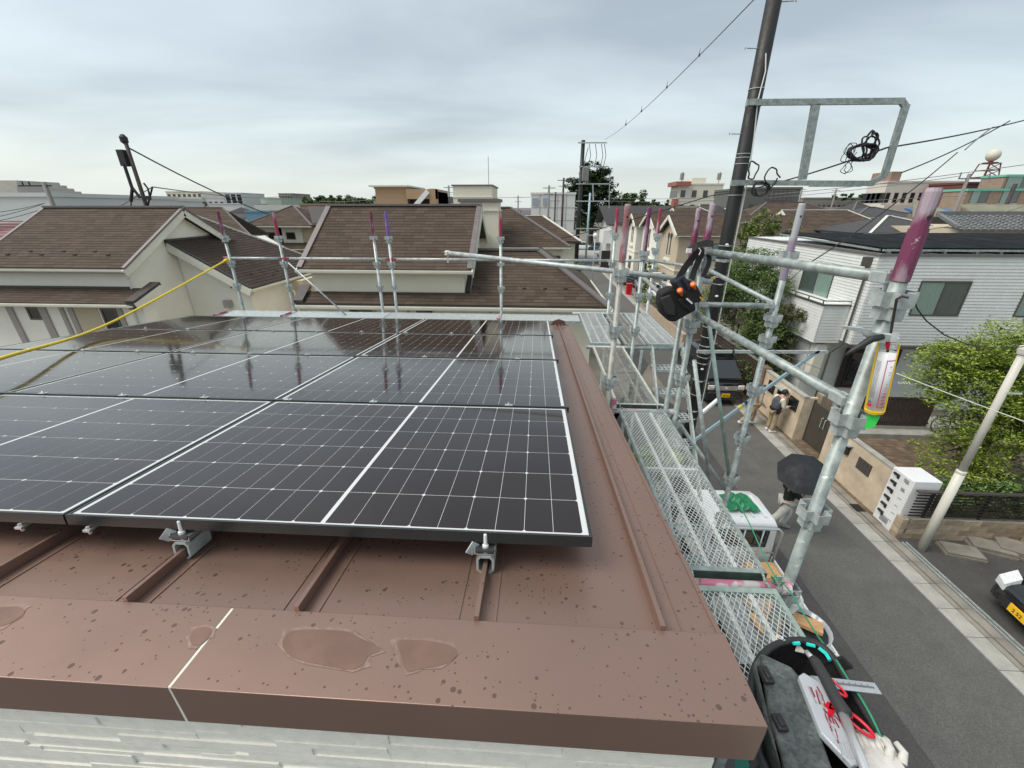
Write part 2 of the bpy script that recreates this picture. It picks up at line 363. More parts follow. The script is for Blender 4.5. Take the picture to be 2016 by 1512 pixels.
def meshof(mb, name, mat, smooth=False):
    me = bpy.data.meshes.new(name); me.from_pydata(mb.v, [], mb.f); me.update(); me.materials.append(mat)
    if smooth: me.polygons.foreach_set('use_smooth', [True]*len(me.polygons))
    return me
def cat_curve(p, q, sag, n=14):
    p = V(p); q = V(q); return [p.lerp(q, i/n)-V((0,0,sag*4*(i/n)*(1-i/n))) for i in range(n+1)]
def cut(poly, a, b, c):                    # keep a*x+b*y<=c
    o = []; n = len(poly)
    for i in range(n):
        p = poly[i]; q = poly[(i+1) % n]; fp = a*p[0]+b*p[1]-c; fq = a*q[0]+b*q[1]-c
        if fp <= 1e-9: o.append(p)
        if (fp < -1e-9 and fq > 1e-9) or (fp > 1e-9 and fq < -1e-9):
            t = fp/(fp-fq); o.append((p[0]+(q[0]-p[0])*t, p[1]+(q[1]-p[1])*t))
    return o
def clip(poly, region):                    # region: convex, counter-clockwise
    n = len(region)
    for i in range(n):
        (x0, y0), (x1, y1) = region[i], region[(i+1) % n]
        a, b = (y1-y0), -(x1-x0); poly = cut(poly, a, b, a*x0+b*y0)
        if len(poly) < 3: return []
    return poly
def shingles(roof, P0, U, Vs, region, mat=None, row=.13, tab=.32, nind=0, th=.012, rnd=R):
    """courses of shingle tabs laid on a roof plane; the lowest ones are objects, the rest one part"""
    mat = mat or shing; P0 = V(P0); U = V(U).normalized(); Vs = V(Vs).normalized(); Nn = U.cross(Vs)
    rest = MB(); cnt = 0; u0 = min(p[0] for p in region); u1 = max(p[0] for p in region); v1 = max(p[1] for p in region); v0 = min(p[1] for p in region)
    inv = MW[roof.name].inverted(); rotm = inv.to_3x3() @ Matrix((U, Vs, Nn)).transposed(); eul = rotm.to_euler()
    base = []
    for w_ in (.86, 1.0, 1.14):
        m_ = MB(); W_ = tab*w_-.006
        m_.add([(0,0,th),(W_,0,th),(W_,row*1.08,.002),(0,row*1.08,.002),(0,0,0),(W_,0,0)], [(0,1,2,3),(4,5,1,0),(5,2,1),(4,0,3)])
        base.append((W_, meshof(m_, 'shingle', mat)))
    r_ = 0; v = v0
    while v < v1:
        u = u0-rnd.random()*tab
        while u < u1:
            W_, me_ = rnd.choice(base); q = [(u, v), (u+W_, v), (u+W_, v+row), (u, v+row)]
            c_ = clip(q, region)
            if len(c_) >= 3:
                full = len(c_) == 4 and abs((c_[2][0]-c_[0][0])*(c_[2][1]-c_[0][1])-W_*row) < 1e-6 and all(min(abs(a[0]-b[0])+abs(a[1]-b[1]) for b in q) < 1e-6 for a in c_)
                if full and cnt < nind:
                    inst(me_, inv @ (P0+U*u+Vs*v), roof, rot=eul, name='shingle'); cnt += 1
                else:
                    top = [P0+U*a+Vs*b+Nn*(th-(th-.002)*(b-v)/row) for a, b in c_]; n = len(top)
                    lo = [i for i in range(n) if abs(c_[i][1]-v) < 1e-6 and abs(c_[(i+1) % n][1]-v) < 1e-6]
                    vs = top[:]; fs = [tuple(range(n))]
                    for i in lo:
                        j = (i+1) % n; k = len(vs); vs += [P0+U*c_[i][0]+Vs*v, P0+U*c_[j][0]+Vs*v]; fs.append((k, k+1, j, i))
                    rest.add(vs, fs)
            u += W_+.006
        v += row; r_ += 1
    if rest.v: build(rest, 'shingle_field', mat, roof, kind='stuff')
def winbox(parent, face, a, b, z0, z1, plane, fm=None, gm=None, mull=1, sill=None, proud=.03, fw=.06):
    """a window on a wall plane; face S/N: wall at y=plane, E/W: wall at x=plane"""
    fm = fm or bronze; gm = gm or glass; s = {'S': -1, 'N': 1, 'E': 1, 'W': -1}[face]
    def bx(m_, a0, a1, d0, d1, h0, h1):
        d0, d1 = sorted((plane+s*d0, plane+s*d1))
        if face in 'SN': m_.box(a0, a1, d0, d1, h0, h1)
        else: m_.box(d0, d1, a0, a1, h0, h1)
    f = MB(); bx(f, a, b, 0, proud, z0, z0+fw); bx(f, a, b, 0, proud, z1-fw, z1); bx(f, a, a+fw, 0, proud-.002, z0+fw, z1-fw); bx(f, b-fw, b, 0, proud-.002, z0+fw, z1-fw)
    for k in range(mull): c = a+(b-a)*(k+1)/(mull+1); bx(f, c-fw*.4, c+fw*.4, 0, proud-.004, z0+fw, z1-fw)
    fo = build(f, 'window', fm, parent)
    for k in range(mull+1):
        g = MB(); c0 = a+(b-a)*k/(mull+1); c1 = a+(b-a)*(k+1)/(mull+1)
        bx(g, c0+fw*.5, c1-fw*.5, .001, .012, z0+fw*.5, z1-fw*.5); build(g, 'pane', glassd if (gm is glassc and k % 2) else gm, fo)
    if sill: g = MB(); bx(g, a-.05, b+.05, 0, proud+.06, z0-.05, z0-.002); build(g, 'sill', sill, fo)
    return fo
# ------------------------------------------------------------------ ground, street, kerbs
g = MB(); g.add([(-700,-200,0),(700,-200,0),(700,1500,0),(-700,1500,0)], [(0,1,2,3)]); build(g, 'ground', dirt, kind='structure')
g = MB(); g.add([(5.9,-30,.008),(8.2,-30,.008),(8.2,140,.008),(5.9,140,.008)], [(0,1,2,3)]); build(g, 'road', asph, kind='structure')
g = MB(); g.add([(-30,-30,.006),(1.9,-30,.006),(1.9,.62,.006),(-30,.62,.006)], [(0,1,2,3)]); g.add([(1.9,-30,.006),(5.9,-30,.006),(5.9,15,.006),(4.6,18,.006),(4.6,140,.006),(5.9,140,.006),(5.9,20,.006),(1.9,11,.006)], [(0,1,2,7),(2,3,6,7),(3,4,5,6)]); build(g, 'road_patch_and_added_ground', asphd, kind='structure')  # the strip beside the house is unseen dark ground, added to darken the parapet face
g = MB(); g.add([(-40,60,.012),(60,60,.012),(60,68,.012),(-40,68,.012)], [(0,1,2,3)]); build(g, 'cross_road', asph, kind='structure')
g = MB(); g.add([(8.9,-30,.012),(14,-30,.012),(14,8.15,.012),(8.9,8.15,.012)], [(0,1,2,3)]); drive = build(g, 'driveway', asphd, kind='structure')
g = MB(); g.add([(4.7,68.2,.016),(22,68.2,.016),(22,100,.016),(2,100,.016)], [(0,1,2,3)]); build(g, 'parking_lot', conc, kind='structure')
g = MB(); g.box(8.2,8.9,-30,60,-.05,.004); gut = build(g, 'gutter_bed', concd, kind='structure')
gm_ = MB(); gm_.box(.006,.354,.006,.594,0,.022); slab = meshof(gm_, 'gutter_slab', conc)
cm_ = MB(); cm_.box(.0,.10,.006,.594,0,.028); curb = meshof(cm_, 'kerb_stone', concd)
pm_ = MB(); pm_.box(.004,.19,.004,.596,0,.035); pst = meshof(pm_, 'edge_stone', concd)
y = 1.4
while y < 34:
    inst(slab, (8.2, y, .004), gut, name='gutter_slab')
    inst(curb, (8.565, y, .004), gut, name='kerb_stone')
    if y < 20: inst(pst, (8.69, y, .004), gut, name='edge_stone')
    y += .6
far = MB()
y = 34.2
while y < 58: far.box(8.2,8.56,y,y+.594,.004,.026); y += .6
build(far, 'gutter_slab_run', conc, gut, kind='stuff')
# sliding-gate rails beside the driveway
for xx in (8.93, 9.02):
    g = MB(); g.box(xx, xx+.022, 1.5, 8.0, .012, .045); tag(build(g, 'gate_rail', galvl), 'steel gate rail set in the driveway edge, ' + ('street side' if xx < 9 else 'house side'), 'rail', 'rails of the sliding driveway gate')
# tiled apron in front of the brown gate
ap = MB(); ap.box(8.89,9.6,8.55,21,-.05,.02); apron = build(ap, 'pavement', concd, kind='structure')
tm = MB(); tm.box(.005,.19,.005,.19,0,.016); tme = meshof(tm, 'paving_tile', tile); k = 0
for i in range(6):
    for j in range(48):
        xx = 8.9+i*.2; yy = 8.6+j*.2
        if xx > 9.35 or xx > 9.0 and (yy < 11.3 or yy > 12.7): continue
        inst(tme, (xx, yy, .022), apron, name='paving_tile')
# yard of the white house, terrace of brown tiles
ty = MB(); ty.box(10.2,16,8.6,13.0,-.05,.03); yard = build(ty, 'yard', concd, kind='structure')
tl = MB()
for i in range(26):
    for j in range(20):
        x0 = 10.6+i*.2; y0 = 9.2+j*.19; tl.box(x0, x0+.192, y0, y0+.182, .03, .042)
build(tl, 'yard_tiles', tile, yard, kind='stuff')
mh = MB(); mh.lathe((11.15,11.05,.044), [(.21,0),(.21,.012),(.17,.014),(.17,.009),(.02,.009)], 24); tag(build(mh, 'manhole_cover', conc), 'round pale manhole cover in the brown tiled yard', 'manhole cover')
gr = MB(); gr.box(8.62,8.86,9.05,9.35,.03,.045)
for i in range(7): gr.box(8.63,8.85,9.07+i*.04,9.09+i*.04,.045,.05)
tag(build(gr, 'drain_grate', dkmet), 'small dark drain grate in the gutter below the cream wall', 'drain grate')

# ------------------------------------------------------------------ our house: low-pitched metal roof
TN = math.tan(radians(6.28)); TH = radians(6.28)
def zr(y): return CZ-.96-TN*y            # sheet-metal surface
def zp(y): return CZ-.8215-TN*y          # glass surface of the modules
home = thing('rooftop', 'brown metal roof with standing seams and cream siding in the foreground', 'roof', (0, 3, 0))
XL, XR, Y0, Y1 = -5.12, .505, .66, 6.02
g = MB(); 
g.add([(XL,Y0,zr(Y0)),(XR,Y0,zr(Y0)),(XR,Y1,zr(Y1)),(XL,Y1,zr(Y1)),(XL,Y0,zr(Y0)-.02),(XR,Y0,zr(Y0)-.02),(XR,Y1,zr(Y1)-.02),(XL,Y1,zr(Y1)-.02)],
      [(0,1,2,3),(7,6,5,4),(2,1,5,6),(3,2,6,7),(0,3,7,4),(1,0,4,5)])
rsheet = build(g, 'roof_sheet', brown, home)
def yb(x, h0, h1, w_, y0=.7495, y1=Y1-.02):
    """a rib running down the slope"""
    m_ = MB(); m_.add([(x-w_,y0,zr(y0)+h0),(x+w_,y0,zr(y0)+h0),(x+w_,y1,zr(y1)+h0),(x-w_,y1,zr(y1)+h0),(x-w_,y0,zr(y0)+h1),(x+w_,y0,zr(y0)+h1),(x+w_,y1,zr(y1)+h1),(x-w_,y1,zr(y1)+h1)],
          [(0,3,2,1),(4,5,6,7),(0,1,5,4),(1,2,6,5),(2,3,7,6),(3,0,4,7)]); return m_
SEAMS = [.355]+[-.139-.5*i for i in range(10)]
for i, x in enumerate(SEAMS):
    se = build(yb(x, .001, .036, .0065), 'standing_seam', brownd if 0 else brown, rsheet)
for x in SEAMS[1:6]:                         # low stiffening pleats on both sides of a seam
    for s_ in (-.055, .048): build(yb(x+s_, .0005, .0032, .0035), 'pleat', brown, rsheet)
build(yb(.415, .0005, .003, .002), 'pleat', brown, rsheet)
# raised edge along the gable and its drop
g = MB(); g.add([(XR-.001,.74,zr(.74)+.004),(XR+.012,.74,zr(.74)+.004),(XR+.012,Y1,zr(Y1)+.004),(XR-.001,Y1,zr(Y1)+.004),(XR-.001,.74,zr(.74)-.17),(XR+.012,.74,zr(.74)-.17),(XR+.012,Y1,zr(Y1)-.17),(XR-.001,Y1,zr(Y1)-.17)],
   [(0,1,2,3),(7,6,5,4),(1,5,6,2),(0,3,7,4),(0,4,5,1),(3,2,6,7)]); build(g, 'verge_flashing', brown, home)
# eave flashing at the far end
g = MB(); g.box(XL, XR, Y1+.001, Y1+.02, zr(Y1)-.14, zr(Y1)+.01); build(g, 'eave_flashing', brown, home)
# ridge finial by the far end of the last seam
g = MB(); fy = 5.93
g.prism([(.355-.11,fy,zr(fy)+.02),(.355-.085,fy,zr(fy)+.075),(.355,fy,zr(fy)+.105),(.355+.085,fy,zr(fy)+.075),(.355+.11,fy,zr(fy)+.02),(.355+.045,fy,zr(fy)+.03),(.355+.02,fy,zr(fy)+.002),(.355-.02,fy,zr(fy)+.002),(.355-.045,fy,zr(fy)+.03)], (0,.03,0))
build(g, 'seam_end_cap', brownd, home)
# parapet cap: two lengths meeting at a pale joint
capm = MB
CY0, CY1 = .535, .75
def ztop(y): return CZ-.985-.10*(y-.53)*1.0-.0
def capbox(x0, x1):
    m_ = MB(); z0 = CZ-1.012; z1 = CZ-1.025; fb = CZ-1.145
    prof = [(CY0,z0),(CY1-.03,z1+.004),(CY1,z1+.002),(CY1,zr(CY1)+.0015),(CY0+.03,zr(CY1)-.02),(CY0+.03,fb),(CY0+.001,fb)]
    m_.prism([(x0,a,b) for a, b in prof], (x1-x0,0,0)); return m_
JX = -.822
build(capbox(-5.12, JX-.0035), 'parapet_cap', brown, home, bev=.0015)
capo = build(capbox(JX+.0035, .515), 'parapet_cap', brown, home, bev=.0015)
g = MB(); m_ = g; z0 = CZ-1.0125; 
g.prism([(JX-.0035,a,b) for a, b in [(CY0+.0015,z0-.0002),(CY1-.004,CZ-1.0226),(CY1-.004,CZ-1.04),(CY1-.03,CZ-1.06),(CY0+.0015,CZ-1.143)]], (.007,0,0)); build(g, 'joint_sealant', trimw, home)
g = MB(); g.box(.5155,.5175,CY0+.002,CY1-.002,CZ-1.14,CZ-1.035); build(g, 'cap_end_plate', brownd, home)
def blob(mat, pts, name, z=.0012, rot=0):
    m_ = MB(); P_ = []
    for u, v in pts:
        q = ray(u, v); yy = .6
        for _ in range(6):
            zt = CZ-1.012-(.009/.185)*(yy-CY0)+z; q_ = EYE+q*((zt-CZ)/q.z); yy = q_.y
        P_.append(q_)
    m_.poly(P_[::-1]); return m_
def smooth_loop(pts, it=2):
    for _ in range(it):
        n = len(pts); o = []
        for i in range(n):
            a = pts[i]; b = pts[(i+1) % n]; o += [(a[0]*.75+b[0]*.25, a[1]*.75+b[1]*.25), (a[0]*.25+b[0]*.75, a[1]*.25+b[1]*.75)]
        pts = o
    return pts
def puddle_pair(pts, ox, oy):
    n = len(pts); cx_ = sum(p[0] for p in pts)/n; cy_ = sum(p[1] for p in pts)/n
    ps = smooth_loop(pts, 2); outer = smooth_loop([(cx_+(p[0]-cx_)*ox+R.uniform(-8,8), cy_+(p[1]-cy_)*oy+R.uniform(-4,4)) for p in pts for _k in (0, 1)], 2)
    build(blob(stain, outer, '', .0009), 'water_mark', stain, capo if cx_ > 400 else home)
    build(blob(puddle, ps, '', .0016), 'wet_patch', puddle, capo if cx_ > 400 else home)
puddle_pair([(553,1268),(566,1243),(600,1238),(650,1240),(690,1243),(706,1255),(742,1270),(752,1281),(724,1290),(718,1306),(694,1320),(650,1312),(600,1302),(566,1290)], 1.09, 1.14)
puddle_pair([(778,1262),(800,1258),(850,1262),(888,1270),(905,1284),(890,1302),(860,1312),(830,1316),(806,1324),(792,1312),(790,1290)], 1.10, 1.10)
puddle_pair([(372,1252),(380,1240),(400,1232),(420,1238),(410,1256),(392,1272),(376,1270)], 1.3, 1.2)
puddle_pair([(-40,1200),(30,1192),(52,1200),(40,1216),(10,1232),(-40,1238)], 1.2, 1.25)
# siding: textured strips below the cap
g = MB(); g.box(-5.1,.47,.59,.66,0,CZ-1.1); swall = build(g, 'wall', csid, home)
g = MB(); g.box(.40,.47,.661,5.9,0,zr(.66)-.15); g.v = [(a, b, c if c < 1 else (zr(b)-.1)) for a, b, c in g.v]; build(g, 'side_wall', csid, home)
g = MB(); g.box(-5.1,.47,5.901,5.97,0,zr(5.9)-.1); build(g, 'back_wall', csid, home)
rr = random.Random(3); z = CZ-1.155; row = 0
while z > CZ-2.3:
    h = rr.choice((.017,.024,.032,.038)); x = .468
    while x > -3.2:
        L_ = rr.uniform(.18,.60); d = rr.choice((.002,.0035,.005,.0075)); m_ = MB(); x0 = max(x-L_, -3.3)
        m_.box(x0+.0004, x-.0004, .59-d, .5898, z-h+.0006, z-.0004)
        if row < 24: build(m_, 'siding_strip', csid, swall)
        x -= L_
    z -= h; row += 1
# gutter downpipe by the far right corner
g = MB(); g.tube([(.56,5.6,zr(5.6)-.2),(.56,5.6,0)], .03, 10); build(g, 'downpipe', pvcm, home)

# ------------------------------------------------------------------ solar array: 4 rows x 3 modules, 1722 x 1134 mm
MWd, MHt, FR = 1.722, 1.134, .011
ROT = (-TH, 0, 0)
def cellmesh(cw, ch, ch_left):
    c_ = .0065; m_ = MB()
    if ch_left: P_ = [(c_,0),(cw,0),(cw,ch),(c_,ch),(0,ch-c_),(0,c_)]
    else: P_ = [(0,0),(cw-c_,0),(cw,c_),(cw,ch-c_),(cw-c_,ch),(0,ch)]
    m_.prism([(a,b,0) for a, b in P_], (0,0,.0003)); return m_
PW = (MWd-2*FR-.030-.014)/18; PH = (MHt-2*FR-.018)/6; CW, CH = PW-.0016, PH-.0022
cme = [meshof(cellmesh(CW, CH, l), 'cell', cell) for l in (True, False)]
mf = MB(); e_ = .0045
mf.box(0,MWd,0,e_*2,-.035,.0018); mf.box(0,MWd,MHt-e_*2,MHt,-.035,.0018); mf.box(0,e_*2,e_*2,MHt-e_*2,-.035,.0016); mf.box(MWd-e_*2,MWd,e_*2,MHt-e_*2,-.035,.0016)
mfe = meshof(mf, 'frame', pframe)
me2 = MB(); me2.box(.0005,MWd-.0005,.0006,.0026,.0018,.0024); me2e = meshof(me2, 'frame_edge', pframe2)
mb_ = MB(); mb_.box(e_*2+.0005,MWd-e_*2-.0005,e_*2+.0005,MHt-e_*2-.0005,-.012,-.0014); mbe = meshof(mb_, 'backsheet', bsheet)
hb = MB(); 
big = MB()
def cellpos():
    for i in range(18):
        x = FR+.015+i*PW+(.014 if i >= 9 else 0)
        for j in range(6): yield i, j, x, FR+.009+j*PH
allc = MB()
for i, j, x, yy in cellpos():
    m_ = cellmesh(CW, CH, i % 2 == 0); allc.add([(a+x, b+yy, c-.0014) for a, b, c in m_.v], m_.f)
allm = meshof(allc, 'cell_field', cell)
ordr = ['nearest row', 'second row', 'third row', 'farthest row']
cols = ['right end beside the brown seam', 'middle', 'left end']
YP = [.972+i*1.1475 for i in range(4)]
for r_ in range(4):
    for c_ in range(3):
        x0 = .192-MWd-c_*(MWd+.008); y0 = YP[r_]
        mod = thing('solar_panel', 'solar panel of the %s, %s' % (ordr[r_], cols[c_]), 'solar panel', (x0, y0, zp(y0)), group='solar panels on the brown roof', rot=ROT)
        inst(mfe, (0,0,0), mod, name='frame'); inst(me2e, (0,0,0), mod, name='frame_edge'); inst(mbe, (0,0,0), mod, name='backsheet')
        if r_ < 2 and c_ < 2 or (r_ == 2 and c_ == 0):
            for i, j, x, yy in cellpos(): inst(cme[i % 2], (x, yy, -.0014), mod, name='cell')
        else:
            f_ = inst(allm, (0,0,0), mod, name='cell_field'); f_['kind'] = 'stuff'
# black rails in the gaps between rows, ends sticking out, with small clamps
for r_ in range(1, 4):
    y0 = YP[r_]-.0068
    rl = thing('mounting_rail', 'long black mounting rail between the %s and the one behind it' % ('nearest and second panel rows' if r_ == 1 else 'second and third panel rows' if r_ == 2 else 'third and fourth panel rows'), 'rail', (-5.0, y0, zp(y0)), group='black rails between the panel rows', rot=ROT)
    m_ = MB(); m_.box(0, 5.207, -.0060, .0060, -.03, .004); m_.box(0,5.207,-.011,.011,.004,.0055); build(m_, 'rail', pframe, rl, world=False)
    for k in range(9):
        m_ = MB(); xx = .42+k*.52 if k < 8 else 4.86; m_.box(xx-.022,xx+.022,-.013,.013,.0056,.0085); m_.lathe((xx,0,.0085), [(.008,0),(.008,.006),(.0045,.008),(.0045,.014)], 8)
        build(m_, 'clamp', alu, rl, world=False)
# front mounting brackets gripping the seams
def bracket(x, lab):
    y_ = .985; z_ = zr(y_)
    b_ = thing('mounting_bracket', lab, 'bracket', (x, y_, z_), group='silver seam brackets under the front panel edge', rot=ROT)
    m_ = MB()                         # octagonal hollow grip round the seam
    P_ = [(-.028,.012),(-.028,.052),(-.018,.064),(.018,.064),(.028,.052),(.028,.012),(.018,.001),(.010,.001),(.010,.006),(.015,.008),(.021,.016),(.021,.049),(.014,.057),(-.014,.057),(-.021,.049),(-.021,.016),(-.015,.008),(-.010,.006),(-.010,.001),(-.018,.001)]
    n = len(P_); hl = .045
    for a, b in zip(range(n), [(i+1) % n for i in range(n)]): pass
    o8 = P_[:8]; i8 = P_[8:][::-1]
    outer = [(-.010,.001),(-.018,.001),(-.028,.012),(-.028,.052),(-.018,.064),(.018,.064),(.028,.052),(.028,.012),(.018,.001),(.010,.001)]
    inner = [(-.010,.006),(-.015,.008),(-.021,.016),(-.021,.049),(-.014,.057),(.014,.057),(.021,.049),(.021,.016),(.015,.008),(.010,.006)]
    for i in range(9):
        q = [outer[i], outer[i+1], inner[i+1], inner[i]]; m_.prism([(a,-hl,b) for a, b in q], (0,2*hl,0))
    build(m_, 'seam_grip', galvl, b_, world=False)
    m_ = MB(); m_.box(-.032,.032,-.04,.05,.066,.070); m_.box(-.034,-.030,-.04,.0,.066,.092); m_.box(.028,.032,-.04,.0,.066,.088); build(m_, 'top_channel', alu, b_, world=False)
    m_ = MB(); m_.bar((-.050,-.045,.072),(-.030,-.03,.102),.004,.03); build(m_, 'side_flap', galvl, b_, world=False)
    m_ = MB(); m_.box(-.030,.030,-.046,-.012,.080,.088); build(m_, 'clamp_plate', pframe2, b_, world=False)
    m_ = MB(); m_.lathe((0,-.028,.088), [(.010,0),(.010,.008),(.006,.009),(.0055,.045),(.003,.048)], 10); m_.lathe((0,-.028,.06), [(.008,0),(.008,.02)], 8); build(m_, 'bolt', white, b_, world=False, smooth=False)
    m_ = MB(); m_.box(-.028,.028,.0,.03,.072,.092); build(m_, 'panel_clamp', galvl, b_, world=False)
bracket(-.139, 'silver seam bracket with white bolt, nearer the roof corner')
bracket(-1.139, 'silver seam bracket with white bolt, left one under the panel edge')
for xx, lb in ((-1.46,'small silver earth clip under the front panel frame, right of the panel joint'),(-1.70,'small silver earth clip under the front panel frame, left of the panel joint')):
    m_ = MB(); zc = zp(.972)-.045; m_.box(xx-.012,xx+.012,.955,.985,zc-.008,zc); m_.lathe((xx,.965,zc-.02), [(.006,0),(.006,.028)], 8); tag(build(m_, 'earth_clip', alu), lb, 'clip', 'small clips under the panel frame')
# ------------------------------------------------------------------ scaffolding
XI, XM, XO = .70, 1.305, 1.945
YR = [1.545, 3.39, 5.24, 7.07]
ZD = CZ-1.68
def bracket_mesh():
    """a wedge-pocket coupling: four rectangular pockets round the tube"""
    m_ = MB()
    for k in range(4):
        m_.T = Matrix.Rotation(k*pi/2, 4, 'Z'); t = .0035
        t = .0026; m_.box(.021,.060,-.029,-.029+t,-.026,.026); m_.box(.021,.060,.029-t,.029,-.026,.026); m_.box(.060-t,.060,-.0264,.0264,-.026,.026)
    m_.T = None; return m_
pock = meshof(bracket_mesh(), 'pocket_bracket', galvl)
def post(x, y, ztop_, zbot, label, cm=galv, pm=purple, ps=.36, sleeve=True, r=.0243, levels=None, lean=(0,0)):
    p = thing('scaffold_post', label, 'scaffold post', (x, y, zbot), group='upright scaffold posts round the roof')
    m_ = MB(); m_.tube([(x,y,zbot),(x+lean[0],y+lean[1],ztop_-(ps if sleeve else 0))], r, 14); build(m_, 'tube', cm, p, smooth=True)
    if sleeve:
        m_ = MB(); m_.tube([(x,y,ztop_-ps),(x,y,ztop_-ps*.42)], r*1.12, 14); m_.tube([(x,y,ztop_-ps*.42),(x,y,ztop_-.012),(x,y,ztop_)], [r*.98, r*.98, r*.86], 14); build(m_, 'painted_sleeve', pm, p, smooth=False)
        m_ = MB(); m_.tube([(x-.001,y-r*1.06,ztop_-.09),(x-.001,y-r*.9,ztop_-.09)], .0075, 10); build(m_, 'pin_hole', blackp, p)
    for z in (levels if levels is not None else [ztop_-ps-.03-.45*i for i in range(int((ztop_-ps-zbot)/.45)+1)]):
        if z > zbot+.05:
            inst(pock, (0,0,z-zbot), p, rot=(0,0,R.choice((0,.12,-.1))), name='pocket_bracket')
            if R.random() < .8: inst(pock, (0,0,z-zbot-.055), p, rot=(0,0,0), name='pocket_bracket', scale=(.74,.74,.8))
    return p
post(1.30, 1.56, CZ+.062, 1.0, 'tall near scaffold post with faded purple top, caulking gun hung on it', ps=.30, r=.0255, levels=[CZ-.30, CZ-.79, CZ-1.28, CZ-1.78, CZ-2.3])
post(XI-.02, 3.39, CZ+.03, 0, 'worn brown zinc post standing close to the roof edge', cm=oldz, pm=mat_paint('faded_red_paint', (.30,.12,.13), (.38,.31,.34), 10, .48), ps=.42, levels=[CZ-.47, CZ-.93, CZ-1.4, CZ-1.85])
post(XM, YR[1], CZ+.035, 0, 'purple topped post carrying the hanging black tool belt', ps=.36, levels=[CZ-.40, CZ-.88, CZ-1.36, CZ-1.80, CZ-2.3, CZ-2.8])
post(XM-.06, YR[1]+.10, CZ+.0, 0, 'slim purple topped post just behind the one with the tool belt', ps=.42, r=.0215, levels=[CZ-.5])
post(XO, YR[1], CZ+.035, 0, 'lilac topped post on the street side with rails meeting it', pm=mat_paint('lilac_paint', (.30,.24,.32), (.42,.43,.45), 7, .5), ps=.55, levels=[CZ-.33, CZ-.82, CZ-1.0, CZ-1.45, CZ-1.95, CZ-2.4, CZ-2.9])
post(XM, YR[2], CZ+.01, 0, 'purple topped post between the two far decks', cm=galv, pm=mat_paint('deep_purple_paint', (.16,.03,.10), (.32,.22,.27), 9, .56), ps=.55, levels=[CZ-.50, CZ-1.0, CZ-1.45, CZ-2.0])
post(XO, YR[3]+.05, CZ+.0, 0, 'grey post with crimson top at the far street corner', cm=galvl, pm=redp, ps=.38, levels=[CZ-.40, CZ-.62, CZ-.95, CZ-1.35])
post(XM-.03, YR[3]+.05, CZ+.0, 0, 'pale post with crimson top beside the old brown post', cm=galvl, pm=redp, ps=.37, levels=[CZ-.39, CZ-.85, CZ-1.35, CZ-1.8])
FY = 7.02
def fx(u, v=415): return py(u, v, FY).x
for u, lb, pm_ in ((428,'leftmost scaffold post behind the panels, yellow hose tied to it',purple),(537,'purple and white scaffold post with the diagonal brace at its foot',redp),(729,'crimson topped post, left of the violet one behind the panels',purple),(759,'scaffold post with bright violet top behind the panels',violet),(985,'scaffold post with crimson top in front of the chimney',redp)):
    post(fx(u), FY, CZ-.045, 3.5, lb, cm=galvl if u > 700 else galv, pm=pm_, ps=.40 if u > 500 else .5, levels=[CZ-.45, CZ-.86, CZ-1.25])

def rail(p, q, label, r=.0213, m=galv, ends=True, name='scaffold_rail', group='scaffold rails and braces', em=None):
    p = V(p); q = V(q); d = (q-p).normalized(); t = thing(name, label, 'scaffold rail', p.lerp(q, .5), group=group)
    m_ = MB(); m_.tube([p+d*.02, q-d*.02], r, 12); build(m_, 'tube', m, t, smooth=True)
    if ends:
        for c_, s_ in ((p, 1), (q, -1)):
            m_ = MB(); m_.bar(c_+d*s_*-.01, c_+d*s_*.07, r*2.25, r*1.5); m_.bar(c_+d*s_*.0+V((0,0,.03)), c_+d*s_*.0+V((0,0,-.055)), .03, .008, up=d)
            build(m_, 'wedge_head', em or galvl, t)
    return t
ZA, ZB = CZ-.29, CZ-.77
rail((1.305,3.36,CZ-.305), (1.30,1.60,CZ-.235), 'thick upper handrail running from the tool belt to the near post', .0235, galv)
rail((1.305,3.36,CZ-.79), (1.30,1.60,CZ-.735), 'lower handrail running from below the tool belt to the near post', .0235, galv)
rail((XM+.03,YR[1],CZ-.72), (XO-.03,YR[1],CZ-.725), 'short cross rail from the tool belt post to the lilac post')
rail((XO,YR[2]-.02,CZ-.62), (XO,YR[1]+.03,CZ-.715), 'sloping rail on the street side behind the tool belt')
rail((XM+.02,YR[2]+.02,CZ-.78), (XM+.01,YR[1]+.05,CZ-.90), 'rail along the far deck passing behind the tool belt', .0235, oldz)
rail((XO,FY+.05,CZ-.80), (XO,YR[2],CZ-.66), 'far street-side handrail of the end deck')
# long far handrail in lengths
xs = [fx(440,510), fx(560,510), fx(770,510), fx(985,510), XM-.05, XO-.02]
for i in range(5):
    rail((xs[i]+.02,FY,CZ-.79), (xs[i+1]-.02,FY,CZ-.79), 'far handrail behind the panels, ' + ['short length at the yellow hose','length left of the violet post','length left of the chimney','length right of the chimney','last length at the street corner'][i], m=galvl, em=redp if i < 3 else None, group='far handrail lengths')
a_ = py(881, 498, 4.5); b_ = py(1408, 556, 3.42)
tt = rail(a_, b_, 'loose bright pipe poking out over the roof from the tool belt post', .0225, galvl, ends=False)
m_ = MB(); m_.lathe((a_.x, a_.y, a_.z-.03), [(.02,0),(.032,.01),(.032,.045),(.02,.055)], 8); m_.bar(a_-V((0,0,.03)), a_-V((0,0,.10)), .016); build(m_, 'hook_end', pvcm, tt)
c_ = py(1293, 545, 3.65); m_ = MB(); m_.box(c_.x-.035, c_.x+.035, c_.y-.03, c_.y+.03, c_.z-.045, c_.z+.035); m_.tube([c_+V((.03,0,-.05)), c_+V((.09,-.04,-.08))], .014, 8); build(m_, 'swivel_clamp', pvcm, tt)
